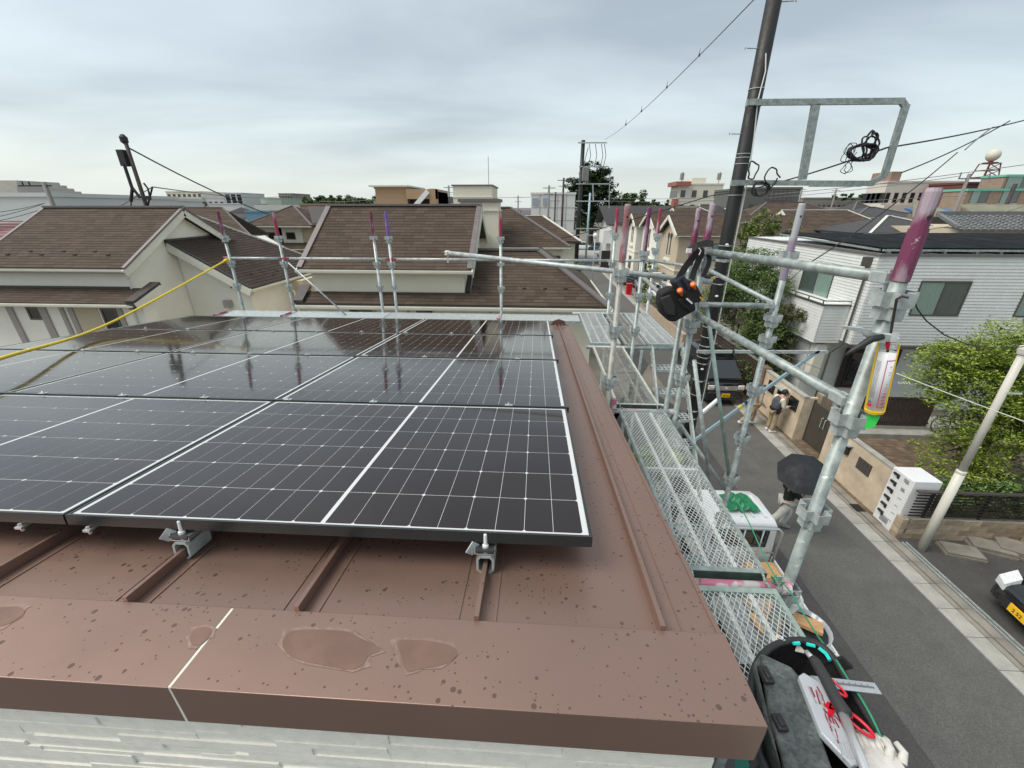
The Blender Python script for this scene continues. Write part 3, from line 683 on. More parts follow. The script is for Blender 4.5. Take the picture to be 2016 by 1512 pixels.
# diagonal braces
a_ = py(566, 516, FY-.05); b_ = py(683, 622, FY-.35)
rail(a_, b_, 'thin diagonal brace leaning behind the panels', .013, galvl, ends=False)
rail(py(1391, 600, 3.4), py(1438, 955, 3.42), 'thin upright brace right of the black utility pole', .0165, galvg, ends=False)
rail(py(1366, 705, 3.3), py(1398, 955, 3.3), 'thin pale brace in front of the black utility pole', .0175, galvl, ends=False)
rail(py(1338, 835, 3.45), py(1436, 975, 3.42), 'short brace slanting down to the lilac post', .018, galvl, ends=False)
rail(py(1268, 790, 3.9), py(1313, 800, 3.6), 'stair side brace below the second deck', .014, galvl, ends=False)
rail(py(1262, 760, 4.4), py(1316, 845, 3.45), 'stair guard tube slanting under the perforated treads', .015, galvl, ends=False)

# ledgers (cross pipes) under the deck joints
def ledger(x0, x1, y, z, label, m=galv, r=.0243):
    t = thing('ledger_pipe', label, 'scaffold pipe', ((x0+x1)/2, y, z), group='cross pipes under the decks')
    k_ = MB(); k_.tube([(x0,y,z),(x1,y,z)], r, 14); build(k_, 'tube', m, t, smooth=True)
    k_ = MB(); k_.tube([(x1-.035,y,z),(x1+.008,y,z)], r*1.18, 12); k_.box(x1-.004,x1+.02,y-.006,y+.006,z-.04,z+.03); build(k_, 'wedge_head', m, t)
ledger(.60, 1.27, 1.515, ZD-.035, 'chipped pink cross pipe beside the green cord', pinkp, .026)
ledger(.66, 1.28, 3.40, ZD-.035, 'faded pink cross pipe at the second deck joint', mat_paint('faded_pink_paint', (.45,.25,.30), (.45,.44,.45), 14, .45))
ledger(.70, 1.97, 5.26, ZD-.03, 'grey cross pipe where the far decks start', galv)
ledger(.66, 1.97, 7.12, ZD-.02, 'grey cross pipe at the far corner', galvl)
g = MB(); g.box(.72,.76,3.37,3.40,ZD-.005,ZD+.07); g.tube([(.74,3.385,ZD+.06),(.74,3.385,ZD+.09)], .022, 8); tag(build(g, 'pipe_clamp', pinkp), 'small pink clamp standing on the second deck joint', 'clamp')

# decks of expanded metal
def mesh_deck_parts(Wd, Ln, dx=.028, dy=.062, sw=.0032, rib=2):
    fr = MB(); h = .032
    fr.box(0,.022,0,Ln,-h,.002); fr.box(Wd-.022,Wd,0,Ln,-h,.002); fr.box(.022,Wd-.022,0,.03,-h,.0015); fr.box(.022,Wd-.022,Ln-.03,Ln,-h,.0015)
    me_ = MB(); x0, x1, y0, y1 = .018, Wd-.018, .02, Ln-.02
    slope = dy/dx
    # two families of strands y = ±slope*x + c
    c = -slope*Wd
    while c < Ln+slope*Wd:
        for s_ in (1, -1):
            pts = []
            cc = c if s_ == 1 else c+slope*Wd*0
            if s_ == 1: xa = max(x0, (y0-cc)/slope); xb = min(x1, (y1-cc)/slope)
            else: xa = max(x0, (cc-y1)/slope); xb = min(x1, (cc-y0)/slope)
            if xb-xa > .006:
                ya = cc+s_*slope*xa; yb_ = cc+s_*slope*xb
                z = -.002 if s_ == 1 else -.0035; me_.bar((xa,ya,z), (xb,yb_,z), sw, .0028)
        c += 2*dy/1.0*.5
    rb = MB()
    for k in range(rib):
        xx = Wd*(k+1)/(rib+1); rb.box(xx-.010,xx+.010,.03,Ln-.03,-.030,-.006)
    cr_ = MB()
    cr_.box(.022,Wd-.022,Ln/2-.010,Ln/2+.010,-.031,-.0065)
    hk = []
    return fr, me_, rb, cr_
def hookmesh():
    m_ = MB(); pts = []
    for k in range(9):
        t = radians(-20+k*27); pts.append((0, -.030*cos(t), -.035+.032*sin(t)+.0))
    for a, b in zip(pts, pts[1:]): m_.bar(a, b, .010, .007, up=(1,0,0))
    return meshof(m_, 'hook', galvg)
hookm = hookmesh()
cache = {}
def deck(x, y, z, Wd, Ln, label, m1=galvl, m2=meshz, dx=.026, sw=.0028, dy=.040):
    key = (round(Wd,3), round(Ln,3), m1.name, m2.name, dx)
    t = thing('scaffold_deck', label, 'scaffold deck', (x, y, z), group='metal mesh scaffold decks')
    if key not in cache:
        fr, me_, rb, cr_ = mesh_deck_parts(Wd, Ln, dx, dy, sw)
        cache[key] = [meshof(fr,'frame',m1), meshof(me_,'mesh_panel',m2), meshof(rb,'rib',m2), meshof(cr_,'cross_rib',m2)]
    for me_, n in zip(cache[key], ('frame','mesh_panel','rib','cross_rib')):
        o = inst(me_, (0,0,0), t, name=n)
        if n == 'mesh_panel': o['kind'] = 'stuff'
    for hx in (.03, Wd-.03):
        inst(hookm, (hx,-.012,.012), t, name='hook'); inst(hookm, (hx,Ln+.012,.012), t, rot=(0,0,pi), name='hook')
    if dx < .03 and Wd > .3 and m1 is not galvl:
        m_ = MB(); m_.box(0,Wd,-.004,-.0005,-.058,.003); build(m_, 'end_plate', M('dark_green_steel', (.06,.105,.085), .5, .2, .35, 12), t, world=False)
    return t
DX = .785
deck(DX, -.30, ZD, .40, 1.775, 'nearest mesh deck with greenish frame under the open tool bag', galvg, meshz)
deck(DX, 1.565, ZD, .405, 1.79, 'long diamond mesh deck between the two pink pipes', galv, meshz)
deck(DX-.01, 3.46, ZD, .40, 1.74, 'weathered diamond mesh deck beside the worn brown post', mat_paint('mossy_zinc', (.42,.43,.36), (.52,.54,.50), 20, .5), oldz)
deck(DX-.02, 5.33, ZD+.005, .40, 1.75, 'bright grid deck at the far end, next to the roof', galvl, meshz)
deck(1.235, 5.33, ZD-.005, .27, 1.75, 'narrow dull deck in the middle of the far end', oldz, oldz)
deck(1.545, 5.33, ZD+.005, .40, 1.75, 'bright grid deck at the far end, street side', galvl, meshz)
# decks along the far eave (run in X)
for i, (u0, u1) in enumerate(((462, 585), (588, 770), (772, 985), (990, 1138))):
    x0 = py(u0, 622, 6.9).x; x1 = py(u1, 622, 6.9).x; Ln = x1-x0
    t = thing('scaffold_deck', ['plain plank deck behind the panels, below the leftmost post','plain plank deck behind the panels in front of the cream house','perforated deck behind the panels, left of the crimson post','perforated deck behind the panels, reaching the far corner'][i], 'scaffold deck', (x1, 6.5, ZD+.0), rz=pi/2, group='decks along the far eave')
    fr, me_, rb, cr_ = mesh_deck_parts(.42, Ln, .05, .03, .008, 3)
    build(fr, 'frame', galvl, t, world=False)
    if i < 2: m_ = MB(); m_.box(.022,.398,.03,Ln-.03,-.004,0); build(m_, 'plank', galvl, t, world=False)
    else: build(me_, 'mesh_panel', meshz, t, world=False, kind='stuff')
    build(rb, 'rib', galvl, t, world=False)
for u, lb in ((462,'red pipe end at the foot of the leftmost post'),(585,'red pipe end between the two plain plank decks'),(985,'pink pipe end between the perforated decks')):
    x0 = py(u, 622, 6.9).x; m_ = MB(); m_.tube([(x0,6.44,ZD+.03),(x0,6.75,ZD+.02)], .015, 10); m_.tube([(x0-.03,6.5,ZD+.03),(x0+.03,6.55,ZD+.035)], .010, 8); tag(build(m_, 'pipe_end', redp if u != 985 else pinkp), lb, 'scaffold pipe', 'pipe ends along the far decks')

# stair unit hanging from the far ledger, descending towards the camera
st = thing('scaffold_stair', 'aluminium scaffold stair with perforated treads below the decks', 'stair', (1.75, 4.4, ZD-1))
TZ = [ZD-.24-.24*i for i in range(11)]; TY = [5.12-.235*i for i in range(11)]
for sx in (1.56, 1.955):
    m_ = MB(); m_.bar((sx,5.24,ZD-.02), (sx,TY[-1]-.15,TZ[-1]-.1), .022, .075); build(m_, 'stringer', galvl, st)
    m_ = MB(); m_.bar((sx,5.26,ZD+.03), (sx,5.24,ZD-.12), .02, .03); build(m_, 'hanger', galvl, st)
def treadmesh():
    m_ = MB(); Wt, Dt = .385, .17; nx, ny = 7, 3
    # a perforated plate: strips between holes
    for j in range(ny+1): yy = Dt*j/ny; m_.box(0,Wt,yy-.008,yy+.008,-.003,0)
    for i in range(nx+1): xx = Wt*i/nx; m_.box(xx-.009,xx+.009,.008,Dt-.008,-.0028,-.0002)
    m_.box(0,Wt,-.010,-.006,-.035,-.002); m_.box(0,Wt,Dt+.006,Dt+.010,-.03,-.002); return meshof(m_, 'tread', galvl)
trm = treadmesh()
for yy, z in zip(TY, TZ): inst(trm, (1.565-1.75, yy-.085-4.4, z-(ZD-1)), st, name='tread')
# lower lift seen through the mesh
ZL = ZD-1.8
deck(DX, 1.565, ZL, .40, 1.79, 'lower mesh deck seen through the long upper deck', galvl, galvl, dx=.03)
ledger(.60, 1.95, 3.40, ZL-.03, 'lower cross pipe reaching the lilac post', galv)
ledger(.60, 1.28, 1.515, ZL-.03, 'lower cross pipe under the pink pipe', galv)
post(XI, 1.545, ZD-.06, 0, 'grey post under the near pink pipe at the house wall', sleeve=False, levels=[])
st2 = thing('scaffold_stair', 'lower perforated stair seen through the long mesh deck', 'stair', (1.2, 2.5, ZL-1))
for sx in (.86, 1.26):
    m_ = MB(); m_.bar((sx,3.3,ZD-.6), (sx,1.5,ZL-.5), .022, .07); build(m_, 'stringer', galvl, st2)
for k in range(7):
    inst(trm, (.867-1.2, 3.1-.25*k-2.5, (ZD-.72-.24*k)-(ZL-1)), st2, name='tread')
# yellow hose from off-frame to the leftmost post
hp = py(446, 512, FY-.04); h0 = py(-260, 790, 1.7); p0 = py(0, 706, 2.5); pm1 = py(225, 632, 4.3)
def bez(pts, n=24):
    out = []
    for i in range(len(pts)-1):
        a = pts[max(i-1,0)]; b = pts[i]; c = pts[i+1]; d = pts[min(i+2,len(pts)-1)]
        for k in range(n):
            t = k/n; out.append(.5*((2*b)+(-a+c)*t+(2*a-5*b+4*c-d)*t*t+(-a+3*b-3*c+d)*t**3))
    return out+[pts[-1]]
m_ = MB(); m_.tube(bez([h0, p0, pm1, hp], 10), .0135, 8); hs = build(m_, 'yellow_hose', hose_m, smooth=True); tag(hs, 'yellow air hose stretched over the panels to the leftmost post', 'hose')
m_ = MB(); m_.lathe((hp.x, hp.y-.01, hp.z-.03), [(.02,0),(.035,.01),(.035,.04),(.02,.05)], 8); m_.tube([hp+V((-.05,-.02,-.02)), hp+V((.06,-.03,.03))], .012, 8)
tag(build(m_, 'hose_knot', hose_m), 'yellow knot of the hose at the leftmost post', 'hose knot')
# ------------------------------------------------------------------ neighbouring houses
def slab_roof(parent, pts, th=.10, mat=ridgeg, name='roof'):
    """a sloping roof slab from its top outline (counter-clockwise from above)"""
    m_ = MB(); P_ = [V(p) for p in pts]; n = len(P_)
    m_.add(P_+[p-V((0,0,th)) for p in P_], [tuple(range(n)), tuple(range(2*n-1, n-1, -1))]+[(i, n+i, n+(i+1) % n, (i+1) % n) for i in range(n)])
    return build(m_, name, mat, parent)
def roof_plane(parent, pts, mat=shing, row=.13, tab=.32, nind=0, th=.10, name='roof', deckm=flashd, lift=.012):
    """pts[0]->pts[1] is the eave; lays shingles on the slab"""
    r_ = slab_roof(parent, pts, th, deckm, name)
    P0 = V(pts[0]); U = (V(pts[1])-P0).normalized(); n = None
    for p in pts[2:]:
        c = U.cross(V(p)-P0)
        if c.length > .05: n = c.normalized(); break
    if n.z < 0: n = -n
    Vs = n.cross(U); reg = [((V(p)-P0).dot(U), (V(p)-P0).dot(Vs)) for p in pts]
    if row: shingles(r_, P0+n*lift*.3, U, Vs, reg, mat, row, tab, nind)
    return r_
def edgebar(parent, p, q, w_=.14, h=.05, mat=ridgeg, name='ridge_cap'):
    m_ = MB(); m_.bar(p, q, w_, h); return build(m_, name, mat, parent)
def gutter(parent, p, q, mat=trimw, r=.05, name='gutter'):
    p = V(p); q = V(q); m_ = MB(); d = (q-p).normalized(); a = d.cross(V((0,0,1)))
    pr = [(-r,0),(-r*.9,-r*.9),(-r*.4,-r*1.35),(r*.4,-r*1.35),(r*.9,-r*.9),(r,0),(r*.8,0),(r*.7,-r*.8),(-r*.7,-r*.8),(-r*.8,0)]
    m_.loft([[c+a*x+V((0,0,z)) for x, z in pr] for c in (p, q)]); return build(m_, name, mat, parent)
def wallp(parent, pts, ext, mat, name='wall'): m_ = MB(); m_.prism(pts, ext); return build(m_, name, mat, parent)
def snowguard(parent, p, name='snow_guard'):
    m_ = MB(); p = V(p); m_.box(p.x-.05,p.x+.05,p.y-.03,p.y+.03,p.z,p.z+.03); build(m_, name, flashd, parent)
def downpipe(parent, pts, r=.03): m_ = MB(); m_.tube(pts, r, 8); build(m_, 'downpipe', trimw, parent)

# --- house A, left: gable end facing the street side
A = thing('house', 'cream house at the left with long shingled roof and white gable end', 'house', (-14.4, 14.3, 0), group=None)
xa, xl, ye, yp, ze, zp_ = -11.95, -16.9, 11.5, 14.3, 5.80, 7.42
rA = roof_plane(A, [(xl,ye,ze),(xa,ye,ze),(xa,yp,zp_),(xl,yp,zp_)], nind=300)
edgebar(A, (xl,yp,zp_+.03), (xa,yp,zp_+.03), .2, .06, ridgeg)
rA2 = roof_plane(A, [(xa,2*yp-ye,ze),(xl,2*yp-ye,ze),(xl,yp,zp_),(xa,yp,zp_)], row=0)
for x_, s_ in ((xa, 1), (xl, -1)):                # verge boards, pale under a dark metal strip
    for y0_, y1_ in ((ye, yp), (2*yp-ye, yp)):
        m_ = MB(); m_.bar((x_,y0_,ze+.0), (x_,y1_,zp_+.0), .10, .055); build(m_, 'verge_flashing', ridgeg, A)
        m_ = MB(); m_.bar((x_-s_*.02,y0_,ze-.16), (x_-s_*.02,y1_,zp_-.16), .05, .22); build(m_, 'barge_board', trimw, A)
wallp(A, [(-12.22,11.75,0),(-12.22,11.75,5.75),(-12.22,14.3,7.2),(-12.22,16.85,5.75),(-12.22,16.85,0)], (-4.5,0,0), hcream2)
gutter(A, (xl,ye-.05,ze-.03), (xa,ye-.05,ze-.03), r=.06)
m_ = MB(); m_.box(xl,xa,ye-.02,ye+.01,ze-.16,ze-.03); build(m_, 'fascia', greyb, A)
# skirt roof with box end
rS = roof_plane(A, [(-17.5,10.95,4.88),(-11.55,10.95,4.88),(-11.55,11.76,5.18),(-17.5,11.76,5.18)], nind=60, th=.06)
gutter(A, (-17.5,10.9,4.86), (-11.5,10.9,4.86), r=.06)
edgebar(A, (-17.5,11.72,5.20), (-12.2,11.72,5.20), .08, .06, flashd, 'flashing')
m_ = MB(); m_.bar((-11.55,10.93,4.93), (-11.55,11.95,5.30), .30, .10); m_.bar((-11.55,10.95,4.80), (-11.55,11.95,5.15), .26, .18); build(m_, 'box_end', flashd, A)
m_ = MB(); m_.bar((-11.40,10.95,4.80), (-11.40,11.95,5.16), .03, .22); build(m_, 'end_board', trimw, A)
wallp(A, [(-17.5,11.3,0),(-17.5,11.3,4.85),(-17.5,11.74,4.95),(-17.5,11.74,0)], (5.9,0,0), hcream2, 'lower_wall')
# boards and small windows under the skirt
yw = 11.3
def xw(u, v=640): return py(u, v, yw).x
for u0, u1 in ((30,42),(92,106),(132,140),(148,158),(243,252)):
    m_ = MB(); m_.box(xw(u0), xw(u1), yw-.04, yw-.001, 0, 4.83); build(m_, 'pilaster_board', greyb, A)
winbox(A, 'S', xw(53,610), xw(86,610), py(60,629,yw).z, py(60,603,yw).z, yw, mull=0)
m_ = MB(); m_.box(xw(160), xw(205), yw-.015, yw-.001, 0, 4.8); build(m_, 'recessed_panel', hbeige, A)
winbox(A, 'S', xw(210,640), xw(240,640), 3.4, py(225,606,yw).z, yw, mull=0)
downpipe(A, [(-11.75,11.0,4.78),(-11.9,11.25,4.6),(-11.9,11.28,0)], .035)
downpipe(A, [(-12.0,11.6,5.7),(-12.15,11.75,5.5),(-12.15,11.7,5.0)], .03)
for u, v in ((20,511),(86,511),(151,511),(216,511),(64,504),(129,504),(190,504)):
    q = py(u, v, 12.0 if v > 508 else 12.15); snowguard(A, (q.x, q.y, ze+(q.y-ye)*.5786+.01))
# --- wing of house A: roof sloping towards the street
W_ = thing('house', 'wing with dark shingled roof sloping right, beside the white gable wall', 'house', (-11, 16, 0))
def zw(x): return 6.37-.6*(x+12.15)
pl = [(-9.7,19.5),(-13.2,16.7),(-12.2,13.5),(-9.7,13.5)]
pts = [(-9.7,13.5,zw(-9.7)),(-9.7,19.5,zw(-9.7)),(-13.2,16.7,zw(-13.2)),(-12.15,13.5,zw(-12.15))]
rW = roof_plane(W_, pts, mat=shingd, nind=300, row=.15)
m_ = MB(); m_.bar((-12.2,13.47,zw(-12.2)+.02), (-9.68,13.47,zw(-9.68)+.02), .08, .07); build(m_, 'verge_flashing', flashd, W_)
m_ = MB(); m_.bar((-12.2,13.45,zw(-12.2)-.15), (-9.70,13.45,zw(-9.70)-.15), .04, .26); build(m_, 'barge_board', trimw, W_)
edgebar(W_, (-9.7,19.5,zw(-9.7)+.02), (-13.4,16.6,zw(-13.4)+.02), .10, .06, trimw, 'hip_cap')
edgebar(W_, (-12.2,13.48,zw(-12.2)+.03), (-12.18,16.4,zw(-12.2)+.05), .12, .06, flashd, 'flashing')
wallp(W_, [(-12.2,13.75,0),(-9.95,13.75,0),(-9.95,13.75,zw(-9.95)-.12),(-12.2,13.75,zw(-12.2)-.12)], (0,5.0,0), hcream2)
gutter(W_, (-9.65,13.45,zw(-9.7)-.05), (-9.65,19.4,zw(-9.7)-.05), r=.06)
downpipe(W_, [(-9.68,13.6,zw(-9.7)-.14),(-9.9,13.66,4.55),(-9.9,13.66,0)], .035)
q = py(450, 598, 13.7); m_ = MB(); m_.box(q.x-.13,q.x+.13,13.6,13.749,q.z-.13,q.z+.13); m_.box(q.x-.10,q.x+.10,13.57,13.6,q.z-.12,q.z+.05); build(m_, 'vent_hood', conc, W_)
q = py(455, 566, 13.74); m_ = MB(); m_.lathe((q.x,13.74,q.z), [(.03,0),(.03,.008)], 8, 'y'); build(m_, 'vent_hole', flashd, W_)
for u, v in ((493,540),(510,532),(536,542),(545,534)):
    q = py(u, v, 15); r_ = ray(u, v); yy = 15
    for _ in range(12):
        q = EYE+r_*(yy/r_.y); yy += (zw(q.x)-q.z)*-1.2*0 if False else 0
        # intersect with the wing plane z=6.37-.6(x+12.15)
    t_ = (6.37-.6*12.15-CZ)/(r_.z+.6*r_.x); q = EYE+r_*t_; snowguard(W_, (q.x, q.y, q.z+.01))
# entrance recess between the wing and house B
m_ = MB(); m_.box(-9.94,-9.3,16.0,19,0,4.75); build(m_, 'side_wall', hbeige, W_)
winbox(W_, 'S', py(506,640,15.98).x, py(523,640,15.98).x, 3.2, py(515,590,15.98).z, 15.999, mull=0)
downpipe(W_, [(-9.6,15.4,4.7),(-9.4,15.5,4.4),(-9.4,15.5,0)], .03)
# --- house A3 behind
A3 = thing('house', 'far brown hip roof behind the white gable end', 'house', (-20, 26, 0))
def hiproof(parent, x0, x1, y0, y1, ze_, zr_, hl=True, hr=True, mat=shing, row=.2, tab=.5, axis='x', nind=0, cap=ridgeg, th=.1):
    if axis == 'x':
        ym = (y0+y1)/2; d = (y1-y0)/2; a = (x0+(d if hl else 0), ym, zr_); b = (x1-(d if hr else 0), ym, zr_)
        if a[0] > b[0]: a = b = ((x0+x1)/2, ym, zr_)
        c00, c10, c11, c01 = (x0,y0,ze_), (x1,y0,ze_), (x1,y1,ze_), (x0,y1,ze_)
        S = [c00,c10,b,a] if a != b else [c00,c10,b]
        roof_plane(parent, S, mat, row, tab, nind, th); roof_plane(parent, [c11,c01,a,b] if a != b else [c11,c01,a], mat, 0, tab, 0, th)
        if hr: roof_plane(parent, [c10,c11,b], mat, row, tab, 0, th)
        if hl: roof_plane(parent, [c01,c00,a], mat, row, tab, 0, th)
        if a != b: edgebar(parent, (a[0],a[1],a[2]+.03), (b[0],b[1],b[2]+.03), .18, .06, cap)
        if hr: edgebar(parent, (c10[0],c10[1],c10[2]+.03), (b[0],b[1],b[2]+.03), .16, .05, cap, 'hip_cap')
        if hl: edgebar(parent, (c00[0],c00[1],c00[2]+.03), (a[0],a[1],a[2]+.03), .16, .05, cap, 'hip_cap')
        if not hr:
            m_ = MB(); m_.bar((x1,y0,ze_-.1), (x1,ym,zr_-.1), .06, .2); m_.bar((x1,y1,ze_-.1), (x1,ym,zr_-.1), .06, .2); build(m_, 'barge_board', trimw, parent)
        if not hl:
            m_ = MB(); m_.bar((x0,y0,ze_-.1), (x0,ym,zr_-.1), .06, .2); m_.bar((x0,y1,ze_-.1), (x0,ym,zr_-.1), .06, .2); build(m_, 'barge_board', trimw, parent)
roof_plane(A3, [(-27,23,5.8),(-15.6,23,5.8),(-19.2,26,7.42),(-27,26,7.42)], shing, .2, .5); roof_plane(A3, [(-18.5,29,5.8),(-27,29,5.8),(-27,26,7.42),(-19.2,26,7.42)], shing, 0)
edgebar(A3, (-15.6,23,5.83), (-19.2,26,7.45), .10, .05, ridgeg, 'hip_cap'); edgebar(A3, (-27,26,7.45), (-19.2,26,7.45), .14, .05)
m_ = MB(); m_.prism([(-26.6,23.4,0),(-16.4,23.4,0),(-19.6,26.2,0),(-26.6,26.2,0)], (0,0,5.75)); build(m_, 'wall', hbeige, A3)
# --- house B, centre: main gable roof over a wall strip over a long lower roof
B = thing('house', 'cream house in the centre with gabled upper roof and long lower roof', 'house', (-3, 13, 0))
bl, br, bye, byp, bze, bzp = -6.52, -1.72, 11.12, 13.5, 5.88, 7.465
rB = roof_plane(B, [(bl,bye,bze),(br,bye,bze),(br,byp,bzp),(bl,byp,bzp)], nind=300)
roof_plane(B, [(br,2*byp-bye,bze),(bl,2*byp-bye,bze),(bl,byp,bzp),(br,byp,bzp)], row=0)
edgebar(B, (bl,byp,bzp+.03), (br,byp,bzp+.03), .2, .06)
for x_, s_ in ((br, 1), (bl, -1)):
    for y0_ in (bye, 2*byp-bye):
        m_ = MB(); m_.bar((x_-s_*.05,y0_,bze+.04), (x_-s_*.05,byp,bzp+.04), .15, .04); build(m_, 'verge_flashing', ridgeg, B)
        m_ = MB(); m_.bar((x_+s_*.02,y0_,bze-.12), (x_+s_*.02,byp,bzp-.12), .04, .22); build(m_, 'barge_board', trimw, B)
gutter(B, (bl-.02,bye-.06,bze-.02), (br+.05,bye-.06,bze-.02), r=.065)
wallp(B, [(br-.25,11.34,0),(br-.25,11.34,5.8),(br-.25,13.5,7.25),(br-.25,15.66,5.8),(br-.25,15.66,0)], (bl-br+.5,0,0), hcream)
edgebar(B, (bl+.25,11.30,5.20), (br-.2,11.30,5.20), .06, .07, flashd, 'flashing')
# lower roof
def zl(y): return 4.98+.57*(y-10.9)
LX0, LX1 = -6.55, 1.95
rBl = roof_plane(B, [(LX0,10.9,zl(10.9)),(LX1,10.9,zl(10.9)),(.065,13.05,zl(13.05)),(-1.80,13.05,zl(13.05)),(-1.80,11.34,zl(11.34)),(LX0,11.34,zl(11.34))][:6], nind=0, row=0)
P0 = V((LX0,10.9,zl(10.9))); Vs_ = V((0,1,.57)).normalized()
k_ = sqrt(1+.57**2)
shingles(rBl, P0+V((0,0,.006)), (1,0,0), Vs_, [(0,0),(LX1-LX0,0),(LX1-LX0-1.23*1.0,1.24*k_*1.13),(0,1.24*k_*1.0)] if 0 else [(0,0),(4.75,0),(4.75,.40*k_),(0,.40*k_)], shing, .13, .32, 120)
shingles(rBl, P0+V((0,0,.006)), (1,0,0), Vs_, [(4.75,0),(8.5,0),(6.615,2.15*k_),(4.75,2.15*k_)], shing, .13, .32, 180)
roof_plane(B, [(LX1,10.9,zl(10.9)),(LX1,16,zl(10.9)),(.065,15,zl(13.05)),(.065,13.05,zl(13.05))], mat=shing)
edgebar(B, (LX1,10.9,zl(10.9)+.04), (.065,13.05,zl(13.05)+.04), .20, .05, ridgeg, 'hip_cap')
edgebar(B, (.1,13.05,zl(13.05)+.04), (-1.85,13.05,zl(13.05)+.04), .18, .06, ridgeg)
edgebar(B, (-1.90,11.32,zl(11.32)+.03), (-1.90,13.0,zl(13.0)+.03), .12, .07, flashd, 'flashing')
gutter(B, (LX0-.15,10.84,4.93), (LX1+.05,10.84,4.93), r=.07)
gutter(B, (LX1+.06,10.8,4.93), (LX1+.06,15.8,4.93), r=.06)
m_ = MB(); m_.bar((LX0,10.88,5.03), (LX0,11.45,5.36), .28, .10); m_.bar((LX0,10.95,4.92), (LX0,11.45,5.2), .24, .14); build(m_, 'box_end', flashd, B)
m_ = MB(); m_.box(LX0+.2,1.6,11.3,16,0,4.87); build(m_, 'lower_wall', hcream, B)
def xb(u, v=620): return py(u, v, 11.3).x
for u0, u1 in ((692,706),(735,742),(802,807),(844,849),(965,967),(1085,1087)):
    m_ = MB(); m_.box(xb(u0), xb(u1), 11.27, 11.299, 0, 4.8); build(m_, 'wall_joint', greyb, B)
winbox(B, 'S', xb(690), xb(735), 3.7, py(710,610,11.3).z, 11.3, mull=0, fm=bronze)
winbox(B, 'S', xb(820), xb(852), 3.9, py(830,611,11.3).z, 11.3, mull=0, fm=bronze)
winbox(B, 'S', xb(980), xb(1048), 3.6, 4.35, 11.3, mull=1)
for u, v in ((944,579),(1032,580),(1113,580),(1073,572),(628,512),(700,512),(848,512)):
    yy = (11.5 if u > 900 else 11.1) if v > 570 else 11.45; q = py(u, v, yy); zz_ = zl(yy) if v > 570 else bze+(yy-bye)*.666; snowguard(B, (q.x, yy, zz_+.01))
# tall cream stair tower at the gable
T_ = thing('roof_tower', 'cream square tower with flat caps rising behind the central gable', 'tower', (-1.9, 15, 0))
q0 = py(905,388,14.9).x; q1 = py(980,388,14.9).x
m_ = MB(); m_.box(q0,q1,14.9,16.1,0,CZ+.19); build(m_, 'wall', hcream, T_)
m_ = MB(); m_.box(q0-.06,q1+.06,14.82,16.18,CZ+.192,CZ+.29); build(m_, 'cap', ridgeg, T_)
m_ = MB(); m_.box(q0-.05,q1+.05,14.85,16.15,CZ-.09,CZ-.05); build(m_, 'band', trimw, T_)
T2 = thing('roof_tower', 'taller flat cream block with a thin aerial, left behind the square tower', 'tower', (-2.6, 19, 0))
q0 = py(891,365,18).x; q1 = py(968,365,18).x
m_ = MB(); m_.box(q0,q1,18,20.5,0,CZ+.82); build(m_, 'wall', hcream, T2); m_ = MB(); m_.box(q0-.05,q1+.05,17.95,20.55,CZ+.822,CZ+.87); build(m_, 'cap', ridgeg, T2)
m_ = MB(); m_.box(q0-.03,q1+.03,17.97,20.5,CZ+.40,CZ+.43); build(m_, 'band', trimw, T2)
q = py(961,308,19); m_ = MB(); m_.tube([(q.x,19,CZ+.8),(q.x,19,q.z)], .012, 5); build(m_, 'aerial', wireg, T2)
# --- house B2 behind to the right
B2 = thing('house', 'cream house with brown hip roof right behind the square tower', 'house', (-1, 22, 0))
hiproof(B2, -7, 1.5, 19.3, 25, 5.8, 7.42, hl=False)
m_ = MB(); m_.box(-6.7,1.2,19.6,24.7,0,5.75); build(m_, 'wall', hcream, B2)
gutter(B2, (-7,19.25,5.78), (1.55,19.25,5.78), r=.06)
winbox(B2, 'S', py(1082,510,19.6).x, py(1103,510,19.6).x, 4.4, 5.4, 19.6, mull=0)
winbox(B2, 'S', py(1062,510,19.6).x, py(1074,510,19.6).x, 4.4, 5.3, 19.6, mull=0)
B3 = thing('house', 'small brown gable peeking over the right end of the hip roof', 'house', (.8, 27, 0))
hiproof(B3, -3.5, 2.6, 25.5, 30, 5.6, 6.95, hl=False, cap=trimw)
m_ = MB(); m_.box(-3.3,2.3,25.8,29.7,0,5.55); build(m_, 'wall', hcream, B3)
# --- house C: pyramid roof with two little windows
yc = 32.
C_ = thing('house', 'cream house with pyramid roof and two small square windows', 'house', (py(560,450,yc).x, yc+2, 0))
x0 = py(476,443,yc).x; x1 = py(700,443,yc).x; xm = py(613,443,yc).x; zce = py(540,444,yc).z
hiproof(C_, x0, xm, yc, yc+5.6, zce, CZ+.2)
x2 = py(745,420,yc+1).x; roof_plane(C_, [(xm-.2,yc+.6,zce+.02),(x2,yc+.6,zce+.02),(x2-2,yc+3,CZ+.1),(xm-1.5,yc+2.8,CZ+.15)], row=.2, tab=.5)
m_ = MB(); m_.box(x0+.5,x1,yc+.7,yc+5,0,zce-.02); build(m_, 'wall', hbeige, C_)
gutter(C_, (x0,yc-.05,zce-.03), (xm,yc-.05,zce-.03), r=.08)
for ua, ub in ((526,541),(562,580)):
    a_ = py(ua,450,yc+.7).x; b_ = py(ub,450,yc+.7).x; zt = py(530,457,yc+.7).z; zb = py(530,471,yc+.7).z
    m_ = MB(); m_.box(a_-.55,b_+.55,yc+.62,yc+.69,zb-.25,zce-.08); build(m_, 'window_panel', trimw, C_)
    winbox(C_, 'S', a_, b_, zb, zt, yc+.62, mull=0)
